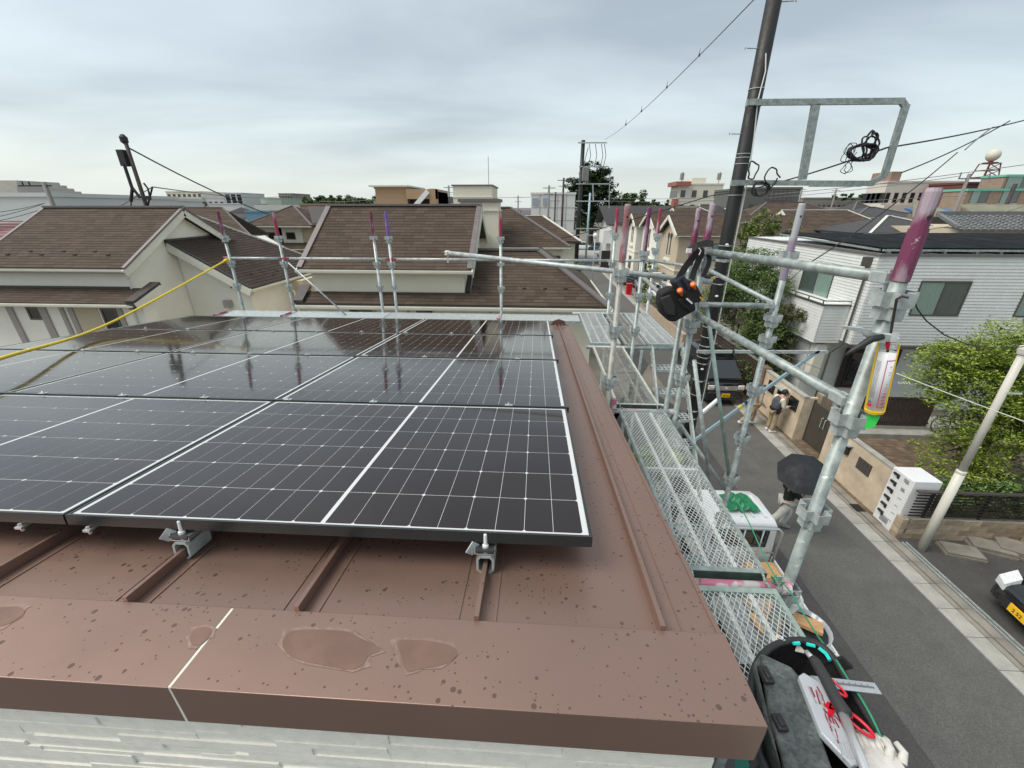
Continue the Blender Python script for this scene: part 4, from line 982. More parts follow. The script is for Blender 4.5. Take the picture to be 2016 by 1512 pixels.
zt = py(560,479,yc).z; roof_plane(C_, [(x0+1.5,yc-.2,zt-.35),(x1,yc-.2,zt-.35),(x1,yc+.7,zt),(x0+1.5,yc+.7,zt)], row=.2, tab=.5)
gutter(C_, (x0+1.5,yc-.25,zt-.38), (x1,yc-.25,zt-.38), r=.08)

# ------------------------------------------------------------------ white house across the street
WH = thing('house', 'white lap-sided flat-roofed house with balcony across the street', 'house', (13, 18, 0))
HX, HY, HZ = 11.2, 14.5, 6.02
m_ = MB(); m_.box(HX,24,HY,23.5,2.95,HZ); core = build(m_, 'upper_wall', wsid, WH)
m_ = MB(); m_.box(HX+.9,24,HY+1.0,23.5,0,2.95); low = build(m_, 'lower_wall', wsid, WH)
def laps(parent, face, a, b, z0, z1, plane, lap=.105, d=.019, holes=(), name='siding_board'):
    z = z0
    while z < z1-.02:
        zt = min(z+lap-.006, z1)
        segs = [(a, b)]
        for (h0, h1, hz0, hz1) in holes:
            if zt > hz0 and z < hz1:
                ns = []
                for s0, s1 in segs:
                    if h1 <= s0 or h0 >= s1: ns.append((s0, s1)); continue
                    if h0 > s0: ns.append((s0, h0))
                    if h1 < s1: ns.append((h1, s1))
                segs = ns
        for s0, s1 in segs:
            m_ = MB()
            if face == 'S': m_.prism([(s0,plane,z),(s0,plane-d,z),(s0,plane-.004,zt),(s0,plane,zt)], (s1-s0,0,0))
            else: m_.prism([(plane,s0,z),(plane-d,s0,z),(plane-.004,s0,zt),(plane,s0,zt)][::-1], (0,s1-s0,0))
            build(m_, name, wsid, parent)
        z += lap
wA, wB = py(1814,552,HY).x, py(1914,555,HY).x; wz0, wz1 = py(1850,622,HY).z, py(1850,553,HY).z
wC = py(2003,600,HY).x
laps(core, 'S', HX+.02, 18.5, 2.97, HZ-.05, HY-.001, holes=[(wA,wB,wz0,wz1),(wC,wC+1.8,wz0,wz1)])
laps(core, 'W', HY+.0, 23.4, 2.97, HZ-.05, HX-.001, holes=[(16.3,18.2,3.2,5.2),(20.9,21.8,4.4,5.2)])
winbox(WH, 'S', wA, wB, wz0, wz1, HY-.001, gm=glassc, fw=.05)
winbox(WH, 'S', wC, wC+1.8, wz0, wz1, HY-.001, gm=glassc, fw=.05)
winbox(WH, 'W', 16.3, 18.2, 3.2, 5.2, HX-.001, gm=glassc, fw=.05)
winbox(WH, 'W', 20.9, 21.8, 4.4, 5.2, HX-.001, fw=.05, mull=0)
m_ = MB(); m_.box(HX-.06,24,HY-.07,HY+.02,HZ-.05,HZ+.02); m_.box(HX-.06,HX+.02,HY+.021,23.5,HZ-.05,HZ+.02); build(m_, 'parapet_cap', ridgeg, WH)
m_ = MB(); m_.box(HX+.05,24,HY-.12,HY-.03,2.84,2.95); build(m_, 'string_course', bronze, WH)
# balcony box
bx0, bx1, by0, by1, bz0, bz1 = 10.25, 11.2, 15.0, 18.6, 2.85, 4.22
m_ = MB(); m_.box(bx0+.03,bx1-.001,by0+.03,by1,bz0,bz1); balc = build(m_, 'balcony', wsid, WH)
laps(balc, 'S', bx0+.01, bx1-.03, bz0, bz1, by0+.029); laps(balc, 'W', by0, by1, bz0, bz1, bx0+.029)
m_ = MB(); m_.box(bx0-.03,bx1,by0-.03,by0+.08,bz1,bz1+.04); m_.box(bx0-.03,bx0+.08,by0+.081,by1,bz1,bz1+.04); m_.tube([(bx0+.03,by0+.03,bz1+.16),(bx0+.03,by1,bz1+.16)], .02, 6); m_.tube([(bx0+.03,by0+.03,bz1+.16),(bx1,by0+.03,bz1+.16)], .02, 6)
for k in range(5): m_.box(bx0+.015,bx0+.045,by0+.1+k*.85,by0+.13+k*.85,bz1+.04,bz1+.15)
build(m_, 'balcony_rail', bronze, balc)
m_ = MB(); m_.box(10.6,HX+.89,15.6,20.5,0,2.95); build(m_, 'porch_wall', wsid, WH)
# downpipe with rain head on the street corner
m_ = MB(); q = py(1700,505,15.0); m_.box(11.0,11.19,14.72,14.95,HZ-.42,HZ-.12); build(m_, 'rain_head', bronze, WH)
m_ = MB(); m_.tube([(11.1,14.8,HZ-.4),(11.12,14.75,5.3),(11.1,14.7,2.9),(10.9,14.9,2.5),(10.9,14.9,0)], .035, 8); build(m_, 'downpipe', bronze, WH)
# ground-floor recess and dark window behind the slatted screen
m_ = MB(); m_.box(11.9,13.9,HY+.93,HY+.99,.9,2.5); build(m_, 'dark_recess', dkmet, WH)
winbox(WH, 'S', 12.1, 13.7, 1.0, 2.4, HY+.93, fm=dkmet, mull=1)
# tilted solar sheets with mounting feet on the flat roof
SP = thing('roof_solar_array', 'black solar array tilted low over the white house roof', 'solar panel', (15, 17, HZ))
for i in range(7):
    x0 = 11.35+i*1.75; m_ = MB(); m_.prism([(x0,HY+.15,HZ+.16),(x0,HY+6.3,HZ+.31),(x0,HY+6.3,HZ+.35),(x0,HY+.15,HZ+.20)], (1.70,0,0)); build(m_, 'panel', M('matt_black_panel', (.009,.010,.011), .8, 0, .1, 2, spec=.1), SP)
    m_ = MB(); m_.box(x0+.3,x0+.38,HY+.3,HY+.4,HZ,HZ+.18); m_.box(x0+1.3,x0+1.38,HY+.3,HY+.4,HZ,HZ+.18); build(m_, 'foot', galvl, SP)
m_ = MB(); m_.box(11.3,23.6,HY+.08,HY+.13,HZ+.09,HZ+.15); m_.bar((11.28,HY+.2,HZ+.12), (11.28,HY+6.3,HZ+.27), .05, .06); build(m_, 'support_rail', galv, SP)
# air conditioner, meter box, pipes by the gate
for (u, v, w_, h_, lb) in ((1620,800,.8,.55,'upper cream air conditioner unit behind the brown gate'),):
    q = pz(1618, 822, .1); t_ = thing('air_conditioner', lb, 'air conditioner', (11.4, 14.2, 0))
    m_ = MB(); m_.box(10.05,10.85,13.6,13.95,.12,.78); build(m_, 'case', trimw, t_, bev=.02); m_ = MB(); m_.lathe((10.35,13.59,.45), [(.22,0),(.22,-.01)], 20, 'y'); build(m_, 'fan_grille', conc, t_)
    m_ = MB(); m_.box(10.08,10.2,13.62,13.9,0,.12); m_.box(10.7,10.82,13.62,13.9,0,.12); build(m_, 'foot', conc, t_)
t_ = thing('duct_cover', 'big cream duct cover on the white wall below the balcony', 'duct cover', (10.5, 15.3, 1)); m_ = MB(); m_.box(10.5,10.95,15.1,15.45,1.3,2.75); build(m_, 'case', trimw, t_, bev=.06)
# dark canopy roof over the porch
t_ = thing('carport_canopy', 'dark flat canopy with grey front edge beside the balcony', 'canopy', (9.6, 17, 2.6)); m_ = MB(); m_.box(9.3,10.24,16.2,19.0,2.62,2.70); build(m_, 'roof', dkmet, t_); m_ = MB(); m_.box(9.22,9.32,16.15,19.0,2.58,2.74); build(m_, 'front_edge', ridgeg, t_, bev=.02)
m_ = MB(); m_.box(9.34,9.4,16.3,16.36,0,2.62); m_.box(9.34,9.4,18.8,18.86,0,2.62); build(m_, 'post', dkmet, t_)

# ------------------------------------------------------------------ garden walls, gate, locker, fences
CW = thing('garden_wall', 'cream rendered garden wall with dark plates beside the white locker', 'wall', (9.05, 10, 0))
m_ = MB(); m_.box(9.0,9.14,8.95,11.35,0,1.42); m_.box(9.1405,9.46,11.23,11.349,0,1.419); build(m_, 'wall', cwall, CW, bev=.01)
m_ = MB(); m_.box(8.985,9.155,8.95,11.365,1.421,1.46); build(m_, 'coping', conc, CW)
m_ = MB(); q0 = px(1719,898,9.0); q1 = px(1745,930,9.0); 
for k in range(4): m_.box(8.972,8.999,9.55+k*.11,9.64+k*.11,.82+.0*k,1.12)
m_.box(8.98,8.9995,9.53,10.0,.80,1.14); build(m_, 'grating', bronze, CW)
m_ = MB(); m_.box(8.93,8.999,10.35,10.6,.95,1.2); build(m_, 'mail_slot', dkmet, CW)
m_ = MB(); m_.box(8.86,9.1,10.3,10.65,1.24,1.27); build(m_, 'mail_hood', galvl, CW)
CW2 = thing('garden_wall', 'cream garden wall with mailboxes where a worker reads a tablet', 'wall', (9.05, 13.6, 0))
m_ = MB(); m_.box(9.0,9.14,12.75,15.2,0,1.62); m_.box(9.1405,9.46,12.751,12.87,0,1.619); build(m_, 'wall', cwall, CW2, bev=.01)
m_ = MB(); m_.box(8.98,9.16,12.74,15.2,1.621,1.67); build(m_, 'coping', conc, CW2)
for k, (a_, b_) in enumerate(((12.95,13.4),(13.85,14.15),(14.4,14.8))):
    m_ = MB(); m_.box(8.95,8.999,a_,b_,1.0,1.42); mo = build(m_, 'mailbox', dkmet, CW2); m_ = MB(); m_.box(8.935,8.951,a_+.04,b_-.04,1.05,1.38); build(m_, 'mailbox_glass', glass, mo)
m_ = MB(); m_.box(8.78,9.05,13.5,14.2,1.44,1.47); build(m_, 'mail_hood', galvl, CW2)
# brown stone pillar: separate blocks
bk = thing('stone_pillar', 'brown stone block pillar at the end of the mailbox wall', 'pillar', (9.05, 15.45, 0))
m_ = MB(); m_.box(.004,.29,.004,.44,.004,.186); bme = meshof(m_, 'stone_block', bwalld)
m_ = MB(); m_.box(8.945,9.215,15.23,15.66,0,1.7); build(m_, 'mortar', concd, bk)
for k in range(9):
    inst(bme, (8.935-9.05+R.uniform(-.006,.006), 15.225-15.45, k*.19), bk, name='stone_block')
m_ = MB(); m_.box(9.9,10.3,13.2,13.5,0,1.5); m2 = build(m_, 'stone_pier', bwall, CW2)
# double gate
GT = thing('gate', 'dark brown double gate leaf panels between the cream walls', 'gate', (9.4, 12.05, 0))
for k in range(2):
    m_ = MB(); m_.box(9.36,9.41,11.38+k*.685,12.06+k*.685,.05,1.5); lf = build(m_, 'gate_leaf', M('gate_brown_grey', (.075,.068,.055), .5, .2, .12, 3), GT, bev=.006)
    m_ = MB(); m_.tube([(9.355,11.98+k*.16,.85),(9.31,11.98+k*.16,.88),(9.31,11.98+k*.16,1.18),(9.355,11.98+k*.16,1.2)], .013, 6); build(m_, 'handle', galvl, lf)
m_ = MB(); m_.box(9.34,9.43,11.352,11.378,0,1.55); m_.box(9.34,9.43,12.748,12.7505,0,1.55); m_.box(9.35,9.359,11.90,11.98,1.28,1.36); build(m_, 'gate_post', bronze, GT)
# white delivery locker
LK = thing('parcel_locker', 'white parcel locker with a column of black handles at the corner', 'locker', (9.1, 8.6, 0))
lx0, lx1, ly0, ly1, lh = 8.93, 9.55, 8.32, 8.93, 1.55
m_ = MB(); m_.box(lx0,lx1,ly0,ly1,0,lh); body_l = build(m_, 'case', white, LK, bev=.008)
for k in range(6):
    z0 = .22+k*.222; m_ = MB(); m_.box(lx0-.012,lx0-.0005,ly0+.02,ly1-.02,z0,z0+.212); d_ = build(m_, 'locker_door', white, LK, bev=.002)
    m_ = MB(); m_.box(lx0-.05,lx0-.013,ly0+.36,ly0+.52,z0+.09,z0+.14); m_.box(lx0-.03,lx0-.013,ly0+.36,ly0+.42,z0+.03,z0+.09); build(m_, 'handle', blackp, d_)
    m_ = MB(); m_.box(lx0-.0145,lx0-.0125,ly0+.10,ly0+.20,z0+.05,z0+.062); build(m_, 'slot', platek, d_)
for z0, z1, y0_, y1_ in ((1.40,1.49,8.42,8.56),(1.14,1.24,8.44,8.54),(.12,.30,8.50,8.74)):
    m_ = MB()
    for k in range(5):
        a_ = z0+(z1-z0)*k/5; m_.box(lx0-.0165,lx0-.0148,y0_,y1_,a_,a_+(z1-z0)*.09)
    build(m_, 'printed_notice', printg, LK)
# low sandstone block wall with slatted fence
SW = thing('block_wall', 'low sandstone block wall at the driveway, fence on top', 'wall', (10.4, 8.2, 0))
m_ = MB(); m_.box(.005,.395,.0,.12,.004,.146); bl_ = meshof(m_, 'stone_block', bwall); m_ = MB(); m_.box(.0,.12,.005,.395,.004,.146); bl2 = meshof(m_, 'stone_block', bwall)
m_ = MB(); m_.box(8.90,13.3,8.165,8.275,0,.60); m_.box(11.75,11.86,6.6,8.16,0,.60); build(m_, 'mortar', concd, SW)
for r_ in range(4):
    for i in range(11): inst(bl_, (8.88+i*.4-10.4+(.2 if r_ % 2 else 0), 8.15-8.2+R.uniform(-.006,.006), r_*.15), SW, name='stone_block')
    for i in range(4): inst(bl2, (11.74-10.4+R.uniform(-.006,.006), 6.58-8.2+i*.4, r_*.15), SW, name='stone_block')
    inst(bl2, (8.875-10.4, 8.13-8.2, r_*.15), SW, name='stone_block', scale=(1,.5,1))
FN = thing('slat_fence', 'dark horizontal slat fence on the sandstone wall below the maple', 'fence', (11, 8.2, .6))
for i in range(4):
    m_ = MB(); xx = 9.35+i*1.25; m_.box(xx,xx+.05,8.21,8.26,.60,1.33); build(m_, 'post', dkmet, FN)
for k in range(8):
    m_ = MB(); z0 = .67+k*.084; m_.box(8.98,13.4,8.18,8.198,z0,z0+.034); build(m_, 'slat', dkmet, FN)
m_ = MB(); m_.box(8.98,13.4,8.17,8.265,1.335,1.37); build(m_, 'top_rail', bronze, FN)
# slatted screen in front of the ground-floor window
SC = thing('slat_screen', 'dark vertical slat screen in the yard before the white house', 'fence', (13, 13.4, 0))
for i in range(34):
    m_ = MB(); xx = 11.3+i*.075; m_.box(xx,xx+.045,13.37,13.40,.35,1.45); build(m_, 'slat', dkwood, SC)
m_ = MB(); m_.box(11.28,13.9,13.402,13.43,.42,.48); m_.box(11.28,13.9,13.402,13.43,1.32,1.38); build(m_, 'rail', dkmet, SC)
for xx in (11.9, 13.3): m_ = MB(); m_.box(xx,xx+.05,13.431,13.47,.2,1.45); build(m_, 'post', dkmet, SC)
m_ = MB(); m_.box(10.9,13.95,12.95,13.36,.03,.22); m_.box(10.9,15.5,13.361,14.2,.03,.33); tag(build(m_, 'terrace_step', conc), 'pale tiled terrace step in front of the slat screen', 'step')
# dark board fence past the van, green mesh fence further on
BF = thing('board_fence', 'black horizontal board fence behind the black van', 'fence', (9.1, 19, 0))
for k in range(10):
    m_ = MB(); m_.box(9.05,9.08,15.75,23.5,.15+k*.155,.28+k*.155); build(m_, 'slat', dkwood, BF)
for k in range(5): m_ = MB(); m_.box(9.081,9.14,15.8+k*1.9,15.86+k*1.9,0,1.72); build(m_, 'post', dkmet, BF)
m_ = MB(); m_.box(9.03,9.16,15.75,23.5,1.72,1.76); build(m_, 'top_rail', galv, BF)
# wire-rail fence by the street, left end of the view through the deck
WF = thing('rail_fence', 'grey tube rail fence running up the far street side', 'fence', (8.95, 29, 0))
for k in range(9): m_ = MB(); m_.tube([(8.95,25.5,.5+k*.11),(8.95,32.5,.5+k*.11)], .014, 5); build(m_, 'rail', bronze, WF)
for k in range(4): m_ = MB(); m_.box(8.97,9.02,25.5+k*2.3,25.55+k*2.3,0,1.45); build(m_, 'post', bronze, WF)
m_ = MB(); m_.box(8.86,9.06,24,33,0,.5); build(m_, 'base_wall', bwall, WF)
# concrete slabs lying by the sandstone wall
for k, (u, v, sx, sy, lb) in enumerate(((1893,1085,.75,.42,'flat weathered concrete slab nearest the ivory pole'),(1950,1078,.80,.42,'grey concrete slab in the middle of the three'),(2010,1085,.9,.55,'stepped concrete slab at the right, beside the wall corner'))):
    q = pz(u, v, .08); m_ = MB(); a_ = -.12*k
    m_.T = Matrix.Translation((q.x,q.y,0)) @ Matrix.Rotation(-.25+a_, 4, 'Z'); m_.box(-sx/2,sx/2,-sy/2,sy/2,.014,.07); m_.box(-sx/2+.03,sx/2-.02,-sy/2+.02,sy/2-.01,.072,.12+.03*k)
    tag(build(m_, 'concrete_slab', concd), lb, 'slab', 'concrete slabs by the sandstone wall')
# ivory pole
IP = thing('ivory_pole', 'leaning-looking ivory service pole standing on the driveway', 'pole', (9.2, 7.8, 0))
m_ = MB(); m_.tube([(9.2,7.8,0),(9.2,7.8,2.2)], .085, 16); build(m_, 'lower_tube', pvcm, IP, smooth=True)
m_ = MB(); m_.tube([(9.2,7.8,2.2),(9.2,7.8,5.0)], .064, 16); build(m_, 'upper_tube', pvcm, IP, smooth=True)
m_ = MB(); m_.lathe((9.2,7.8,2.18), [(.09,0),(.09,.05),(.066,.07)], 16); build(m_, 'collar', pvcm, IP)
m_ = MB(); m_.lathe((9.2,7.8,4.88), [(.066,-.02),(.09,0),(.105,.10),(.095,.14),(.04,.17)], 16); build(m_, 'cap', pvcm, IP)
m_ = MB(); m_.bar((9.2,7.72,4.1), (9.32,7.6,4.15), .03); build(m_, 'hook', galvl, IP)
# ------------------------------------------------------------------ street houses further off (right side), gables towards the street
def gable_row(name_lab, X, yn, yf, ze_, zr_, wm, long=9, roofm=shing, wins=True, cap=trimw):
    """house whose gable faces the street (-X); ridge along X"""
    t = thing('house', name_lab, 'house', (X+long/2, (yn+yf)/2, 0), group=None)
    ym = (yn+yf)/2; oh = .35
    roof_plane(t, [(X-oh,yn-oh,ze_),(X+long,yn-oh,ze_),(X+long,ym,zr_),(X-oh,ym,zr_)], roofm, .17, .4)
    roof_plane(t, [(X+long,yf+oh,ze_),(X-oh,yf+oh,ze_),(X-oh,ym,zr_),(X+long,ym,zr_)], roofm, .17, .4)
    for y_ in (yn-oh, yf+oh): m_ = MB(); m_.bar((X-oh-.03,y_,ze_-.08), (X-oh-.03,ym,zr_-.08), .08, .26); build(m_, 'barge_board', trimw, t)
    edgebar(t, (X-oh,ym,zr_+.02), (X+long,ym,zr_+.02), .16, .06, ridgeg)
    gutter(t, (X-oh,yn-oh-.05,ze_-.03), (X+long,yn-oh-.05,ze_-.03))
    wallp(t, [(X,yn,0),(X,yn,ze_-.1),(X,ym,zr_-.3),(X,yf,ze_-.1),(X,yf,0)], (long-.3,0,0), wm)
    if wins:
        for s_ in (-.62, .08): 
            a_ = ym+s_; m_ = winbox(t, 'W', a_, a_+.5, 3.75, 5.3, X-.001, fm=trimw, mull=0)
            w2 = MB(); w2.lathe((X-.02, a_+.25, 5.3), [(.25,0),(.25,-.03)], 12, 'x'); build(w2, 'arched_top', glass, m_)
        m_ = MB(); m_.box(X-.14,X-.001,ym-.9,ym+.9,3.35,3.5); m_.box(X-.09,X-.001,ym-.8,ym+.8,3.5,3.6); build(m_, 'window_ledge', trimw, t)
        winbox(t, 'S', X+2.6, X+4.3, 3.6, 4.9, yn-.001, gm=glassc); winbox(t, 'W', ym-.8, ym+.6, .9, 2.3, X-.001); winbox(t, 'S', X+.6, X+1.5, .9, 2.1, yn-.001, gm=glassc)
        m_ = MB(); m_.box(X-.05,X-.001,yn,yf,2.78,2.9); m_.box(X-.05,X+long-.4,yn-.05,yn-.001,2.78,2.9); build(m_, 'string_course', trimw, t)
        downpipe(t, [(X+1.2,yn-.3,ze_-.1),(X+1.2,yn-.05,ze_-.5),(X+1.2,yn-.05,0)], .035)
    return t
gable_row('nearest beige street house with arched twin windows in its gable', 11.0, 34.0, 38.6, 5.5, 6.85, hbeige)
gable_row('second beige street house, its gable just past the nearest one', 11.2, 41.5, 46.5, 5.7, 7.1, hcream2)
gable_row('third pale street house with small gable beside the grey roofed one', 11.0, 48.5, 52.5, 5.6, 6.8, hcream2)
# grey-roofed white house
t = thing('house', 'white house with slate grey roof at the end of the street row', 'house', (16, 62, 0))
sg = M('slate_grey_roof', (.07,.078,.085), .6, 0, .08, 2)
q0 = py(1202,415,56).x
roof_plane(t, [(q0-.8,53,5.6),(q0+16,53,5.6),(q0+14,58,7.7),(q0-1.2,58,7.7)], sg, 0); roof_plane(t, [(q0+16,63,5.6),(q0-.8,63,5.6),(q0-1.2,58,7.7),(q0+14,58,7.7)], sg, 0)
m_ = MB(); m_.prism([(q0,53.3,0),(q0,53.3,5.5),(q0,58,7.4),(q0,62.7,5.5),(q0,62.7,0)], (15,0,0)); build(m_, 'wall', wsid, t)
m_ = MB(); m_.box(q0-1.0,q0,53.6,57,3.4,4.9); build(m_, 'balcony', white, t)
m_ = MB(); m_.box(q0-1.1,q0-.02,53.2,53.28,.2,2.6); build(m_, 'dark_door', dkmet, t)
# brown gable houses behind the white house (several, each its own)
def simple_house(lab, x0, x1, y0, y1, ze_, zr_, wm, rm, hl=True, hr=True, cap=ridgeg, row=.2, wins=()):
    t = thing('house', lab, 'house', ((x0+x1)/2, (y0+y1)/2, 0))
    hiproof(t, x0, x1, y0, y1, ze_, zr_, hl, hr, rm, row, .5, cap=cap)
    m_ = MB()
    d = .35; m_.box(x0+d,x1-d,y0+d,y1-d,0,ze_-.02)
    ym = (y0+y1)/2
    if not hl: m_.prism([(x0+d,y0+d,ze_-.1),(x0+d,ym,zr_-.25),(x0+d,y1-d,ze_-.1)], (.2,0,0))
    if not hr: m_.prism([(x1-d-.2,y0+d,ze_-.1),(x1-d-.2,ym,zr_-.25),(x1-d-.2,y1-d,ze_-.1)], (.2,0,0))
    build(m_, 'wall', wm, t)
    for (f_, a_, b_, z0, z1) in wins: winbox(t, f_, a_, b_, z0, z1, {'S': y0+d-.001, 'W': x0+d-.001, 'E': x1-d+.001}[f_], mull=0 if b_-a_ < 1 else 1)
    gutter(t, (x0,y0-.05,ze_-.03), (x1,y0-.05,ze_-.03))
    return t
def X_(u, y): return py(u, 410, y).x
Y = 30.
simple_house('big brown roofed house right of the black pole', X_(1470,44), X_(1700,44), 44, 51, 6.3, 7.95, hcream, shing, True, True, wins=(('S',24,25.6,3.6,4.9),))
simple_house('brown house with cream gable and tiny attic window', X_(1588,34), X_(1822,34), 34, 40.5, 5.45, 7.25, hcream2, shing, False, True, cap=trimw, wins=(('W',36.9,37.5,5.7,6.3),))
simple_house('brown roofed house just left of the black pole', X_(1340,50), X_(1450,50), 50, 56, 6.0, 7.5, hbeige, shing, False, True, cap=trimw)
simple_house('brown house with pale verge far behind the beige gables', X_(1395,60), X_(1480,60), 60, 67, 6.2, 7.9, hcream, shingd, False, True, cap=trimw)
simple_house('low dark roofed house behind the brown street houses', X_(1280,70), X_(1345,70), 70, 77, 6.0, 7.4, wsid, M('charcoal_roof', (.05,.052,.056), .7, 0, .1, 2), True, False, row=0)
simple_house('house with pale white sheet roof behind the tall purple post', X_(1705,30), X_(1905,30), 29, 35, 5.9, 6.9, wsid, wroof, True, True, cap=wroof, row=0)
simple_house('house with reddish brown roof left of the blue sheeting', X_(1690,46), X_(1830,46), 46, 52, 6.6, 7.5, hcream, M('dull_red_roof', (.20,.11,.09), .8, 0, .12, 2), True, True, row=0)
t = simple_house('grey house with dark slate roof behind the cream gable', X_(1690,52), X_(1790,52), 53, 60, 6.4, 8.1, wsid, sg, True, True, row=0)
# blue tarpaulin roof
m_ = MB(); a_ = py(1850,428,40); b_ = py(1915,425,40); m_.prism([(a_.x,40,6.3),(b_.x+1,40,6.3),(b_.x+1,44,7.3),(a_.x,44,7.3)], (0,0,.12)); t = thing('house', 'low house under a bright blue roof sheet', 'house', (a_.x+2, 42, 0)); build(m_, 'roof', M('blue_sheet', (.03,.13,.30), .5, 0, .2, 1), t); m_ = MB(); m_.box(a_.x+.3,b_.x+.6,40.3,43.7,0,6.29); build(m_, 'wall', wsid, t)
# house with tiled roof at right
t = thing('house', 'house with grey clay tile roof and mossy ridge at the right edge', 'house', (32, 29, 0))
tg = M('grey_clay_tile', (.13,.135,.135), .45, 0, .2, 5, rnd=.25); mossy = M('mossy_roof', (.21,.205,.145), .9, 0, .2, 1.2)
x0, x1 = X_(1870,26), X_(1870,26)+16
slab_roof(t, [(x0,25,6.35),(x1,25,6.35),(x1,28,7.05),(x0+1.2,28,7.05)], .1, tg)
m_ = MB()
for i in range(40):
    for j in range(9):
        xx = x0+j*.12+i*.4; yy = 25+j*.33; 
        if xx < x1: m_.lathe((xx+.12, yy, 6.36+(yy-25)*.2333), [(.11,0),(.09,.05),(.03,.07)], 6)
build(m_, 'clay_tile_field', tg, t, kind='stuff')
m_ = MB(); m_.bar((x0+1.2,28,7.12), (x1,28,7.12), .25, .22); m_.bar((x0,25,6.45), (x0+1.2,28,7.1), .2, .15); build(m_, 'ridge_tiles', tg, t)
m_ = MB(); m_.box(x0+.5,x1,25.5,34,0,6.34); build(m_, 'wall', hbeige, t)
t = thing('house', 'house with mossy olive flat roof behind the clay tile roof', 'house', (36, 37, 0)); x0 = X_(1900,33)
slab_roof(t, [(x0,32,7.0),(x0+15,32,7.0),(x0+14,34,7.65),(x0+.4,34,7.65)], .1, mossy); m_ = MB(); m_.box(x0+.3,x0+15,32.3,38,0,6.98); build(m_, 'wall', concd, t)
slab_roof(t, [(x0-2.5,34,6.8),(x0+.2,33.6,7.0),(x0+.3,38,8.1)], .1, mossy, 'side_roof')

# ------------------------------------------------------------------ far blocks
def block(lab, ua, ub, vt, y, depth, m, rows=0, colsn=0, z0=1.0, wh=1.1, name='building', cat='building', win=(.55,), band=None, zb=0, side=None, gm=None, top=None):
    a_ = py(ua, vt, y); b_ = py(ub, vt, y); zt = a_.z; t = thing(name, lab, cat, ((a_.x+b_.x)/2, y+depth/2, 0))
    m_ = MB(); m_.box(a_.x,b_.x,y,y+depth,zb,zt); build(m_, 'wall', m, t)
    m_ = MB(); m_.box(a_.x-.1,b_.x+.1,y-.1,y+depth+.1,zt+.005,zt+.25); build(m_, 'parapet', top or m, t)
    if rows:
        fh = (zt-z0)/rows; cw = (b_.x-a_.x)/colsn
        for r_ in range(rows):
            zc = zt-fh*(r_+.62)
            if zc < 2: continue
            for c_ in range(colsn):
                xx = a_.x+cw*(c_+.5); f = MB(); f.box(xx-cw*win[0]/2,xx+cw*win[0]/2,y-.05,y-.002,zc-wh/2,zc+wh/2); f = build(f, 'window', bronze, t)
                f2 = MB(); f2.box(xx-cw*win[0]/2+.08,xx+cw*win[0]/2-.08,y-.07,y-.052,zc-wh/2+.08,zc+wh/2-.08); build(f2, 'pane', gm or glass, f)
            if band:
                f = MB(); f.box(a_.x-.2,b_.x+.2,y-band[0],y-.12,zc-fh*.62,zc-fh*.62+band[1]); build(f, 'balcony', m, t)
        xs_ = a_.x if a_.x > 0 else b_.x
        if side:
            for r_ in range(rows):
                zc = zt-fh*(r_+.62)
                for c_ in range(side):
                    yy = y+depth*(c_+.5)/side; s_ = -1 if a_.x > 0 else 1
                    f = MB(); x0_, x1_ = sorted((xs_+s_*.002, xs_+s_*.06)); f.box(x0_,x1_,yy-.8,yy+.8,zc-wh/2,zc+wh/2); build(f, 'window', glass, t)
    return t, a_, b_
# centre-left: orange brown apartment block with open galleries
obr = M('orange_brown_render', (.40,.27,.16), .85, 0, .06, .6)
t, a_, b_ = block('orange brown apartment block with open corner galleries', 738, 800, 372, 60, 9, obr)
m_ = MB(); m_.box(b_.x+.01,py(858,375,60).x,61.2,68,0,a_.z-.3); build(m_, 'gallery_wall', dkmet, t)
for k in range(3):
    z = a_.z-.35-k*2.9; m_ = MB(); m_.box(b_.x+.01,py(858,375,60).x,59.6,61.1,z-.9,z-.0 if k else z+.3); build(m_, 'gallery_parapet', obr, t)
m_ = MB(); m_.box(py(846,375,60).x,py(858,375,60).x,59.55,68,0,a_.z); build(m_, 'end_wall', obr, t)
m_ = MB(); m_.box(a_.x-.7,b_.x+.3,59.6,69,a_.z+.26,a_.z+.45); build(m_, 'roof_edge', trimw, t)
q = py(828,410,59.5); m_ = MB(); m_.bar((q.x-1.2,59.4,7.2),(q.x+1.2,59.4,9.5),.15,.6); build(m_, 'outside_stair', white, t)
# left warehouses
wareh = M('pale_grey_cladding', (.56,.585,.58), .7, 0, .04, .3)
t, a_, b_ = block('long pale grey warehouse wall at the far left', -150, 100, 388, 27, 10, wareh)
t, a_, b_ = block('white flat warehouse with tan front and dark eave strip', 100, 232, 394, 34, 9, wareh)
m_ = MB(); m_.box(a_.x-.1,b_.x-.8,33.7,33.99,3,a_.z-.75); build(m_, 'tan_front', M('tan_cladding', (.36,.33,.27), .8, 0, .05, 1), t)
m_ = MB(); m_.box(a_.x-.3,b_.x-.9,33.5,33.69,a_.z-.75,a_.z-.45); build(m_, 'eave_strip', flashd, t)
# red roof at far left
t = thing('house', 'red ribbed roof house at the left edge below the warehouse', 'house', (-25, 19, 0)); rr_ = M('dark_red_sheet', (.15,.045,.04), .5, 0, .1, 2)
a_ = py(0,447,17); b_ = py(56,428,17)
r0 = slab_roof(t, [(-26,15.5,6.0),(-18.5,15.5,6.0),(-18.2,18.2,7.05),(-26,18.2,6.7)], .1, rr_)
for k in range(9): m_ = MB(); z_ = 6.0+k*.105; m_.bar((-26,15.5+k*.3,z_+.03),(-18.3,15.5+k*.3,z_+.04),.05,.03); build(m_, 'rib', rr_, t)
m_ = MB(); m_.box(-26,-18.8,16,20,0,5.95); build(m_, 'wall', hbeige, t)
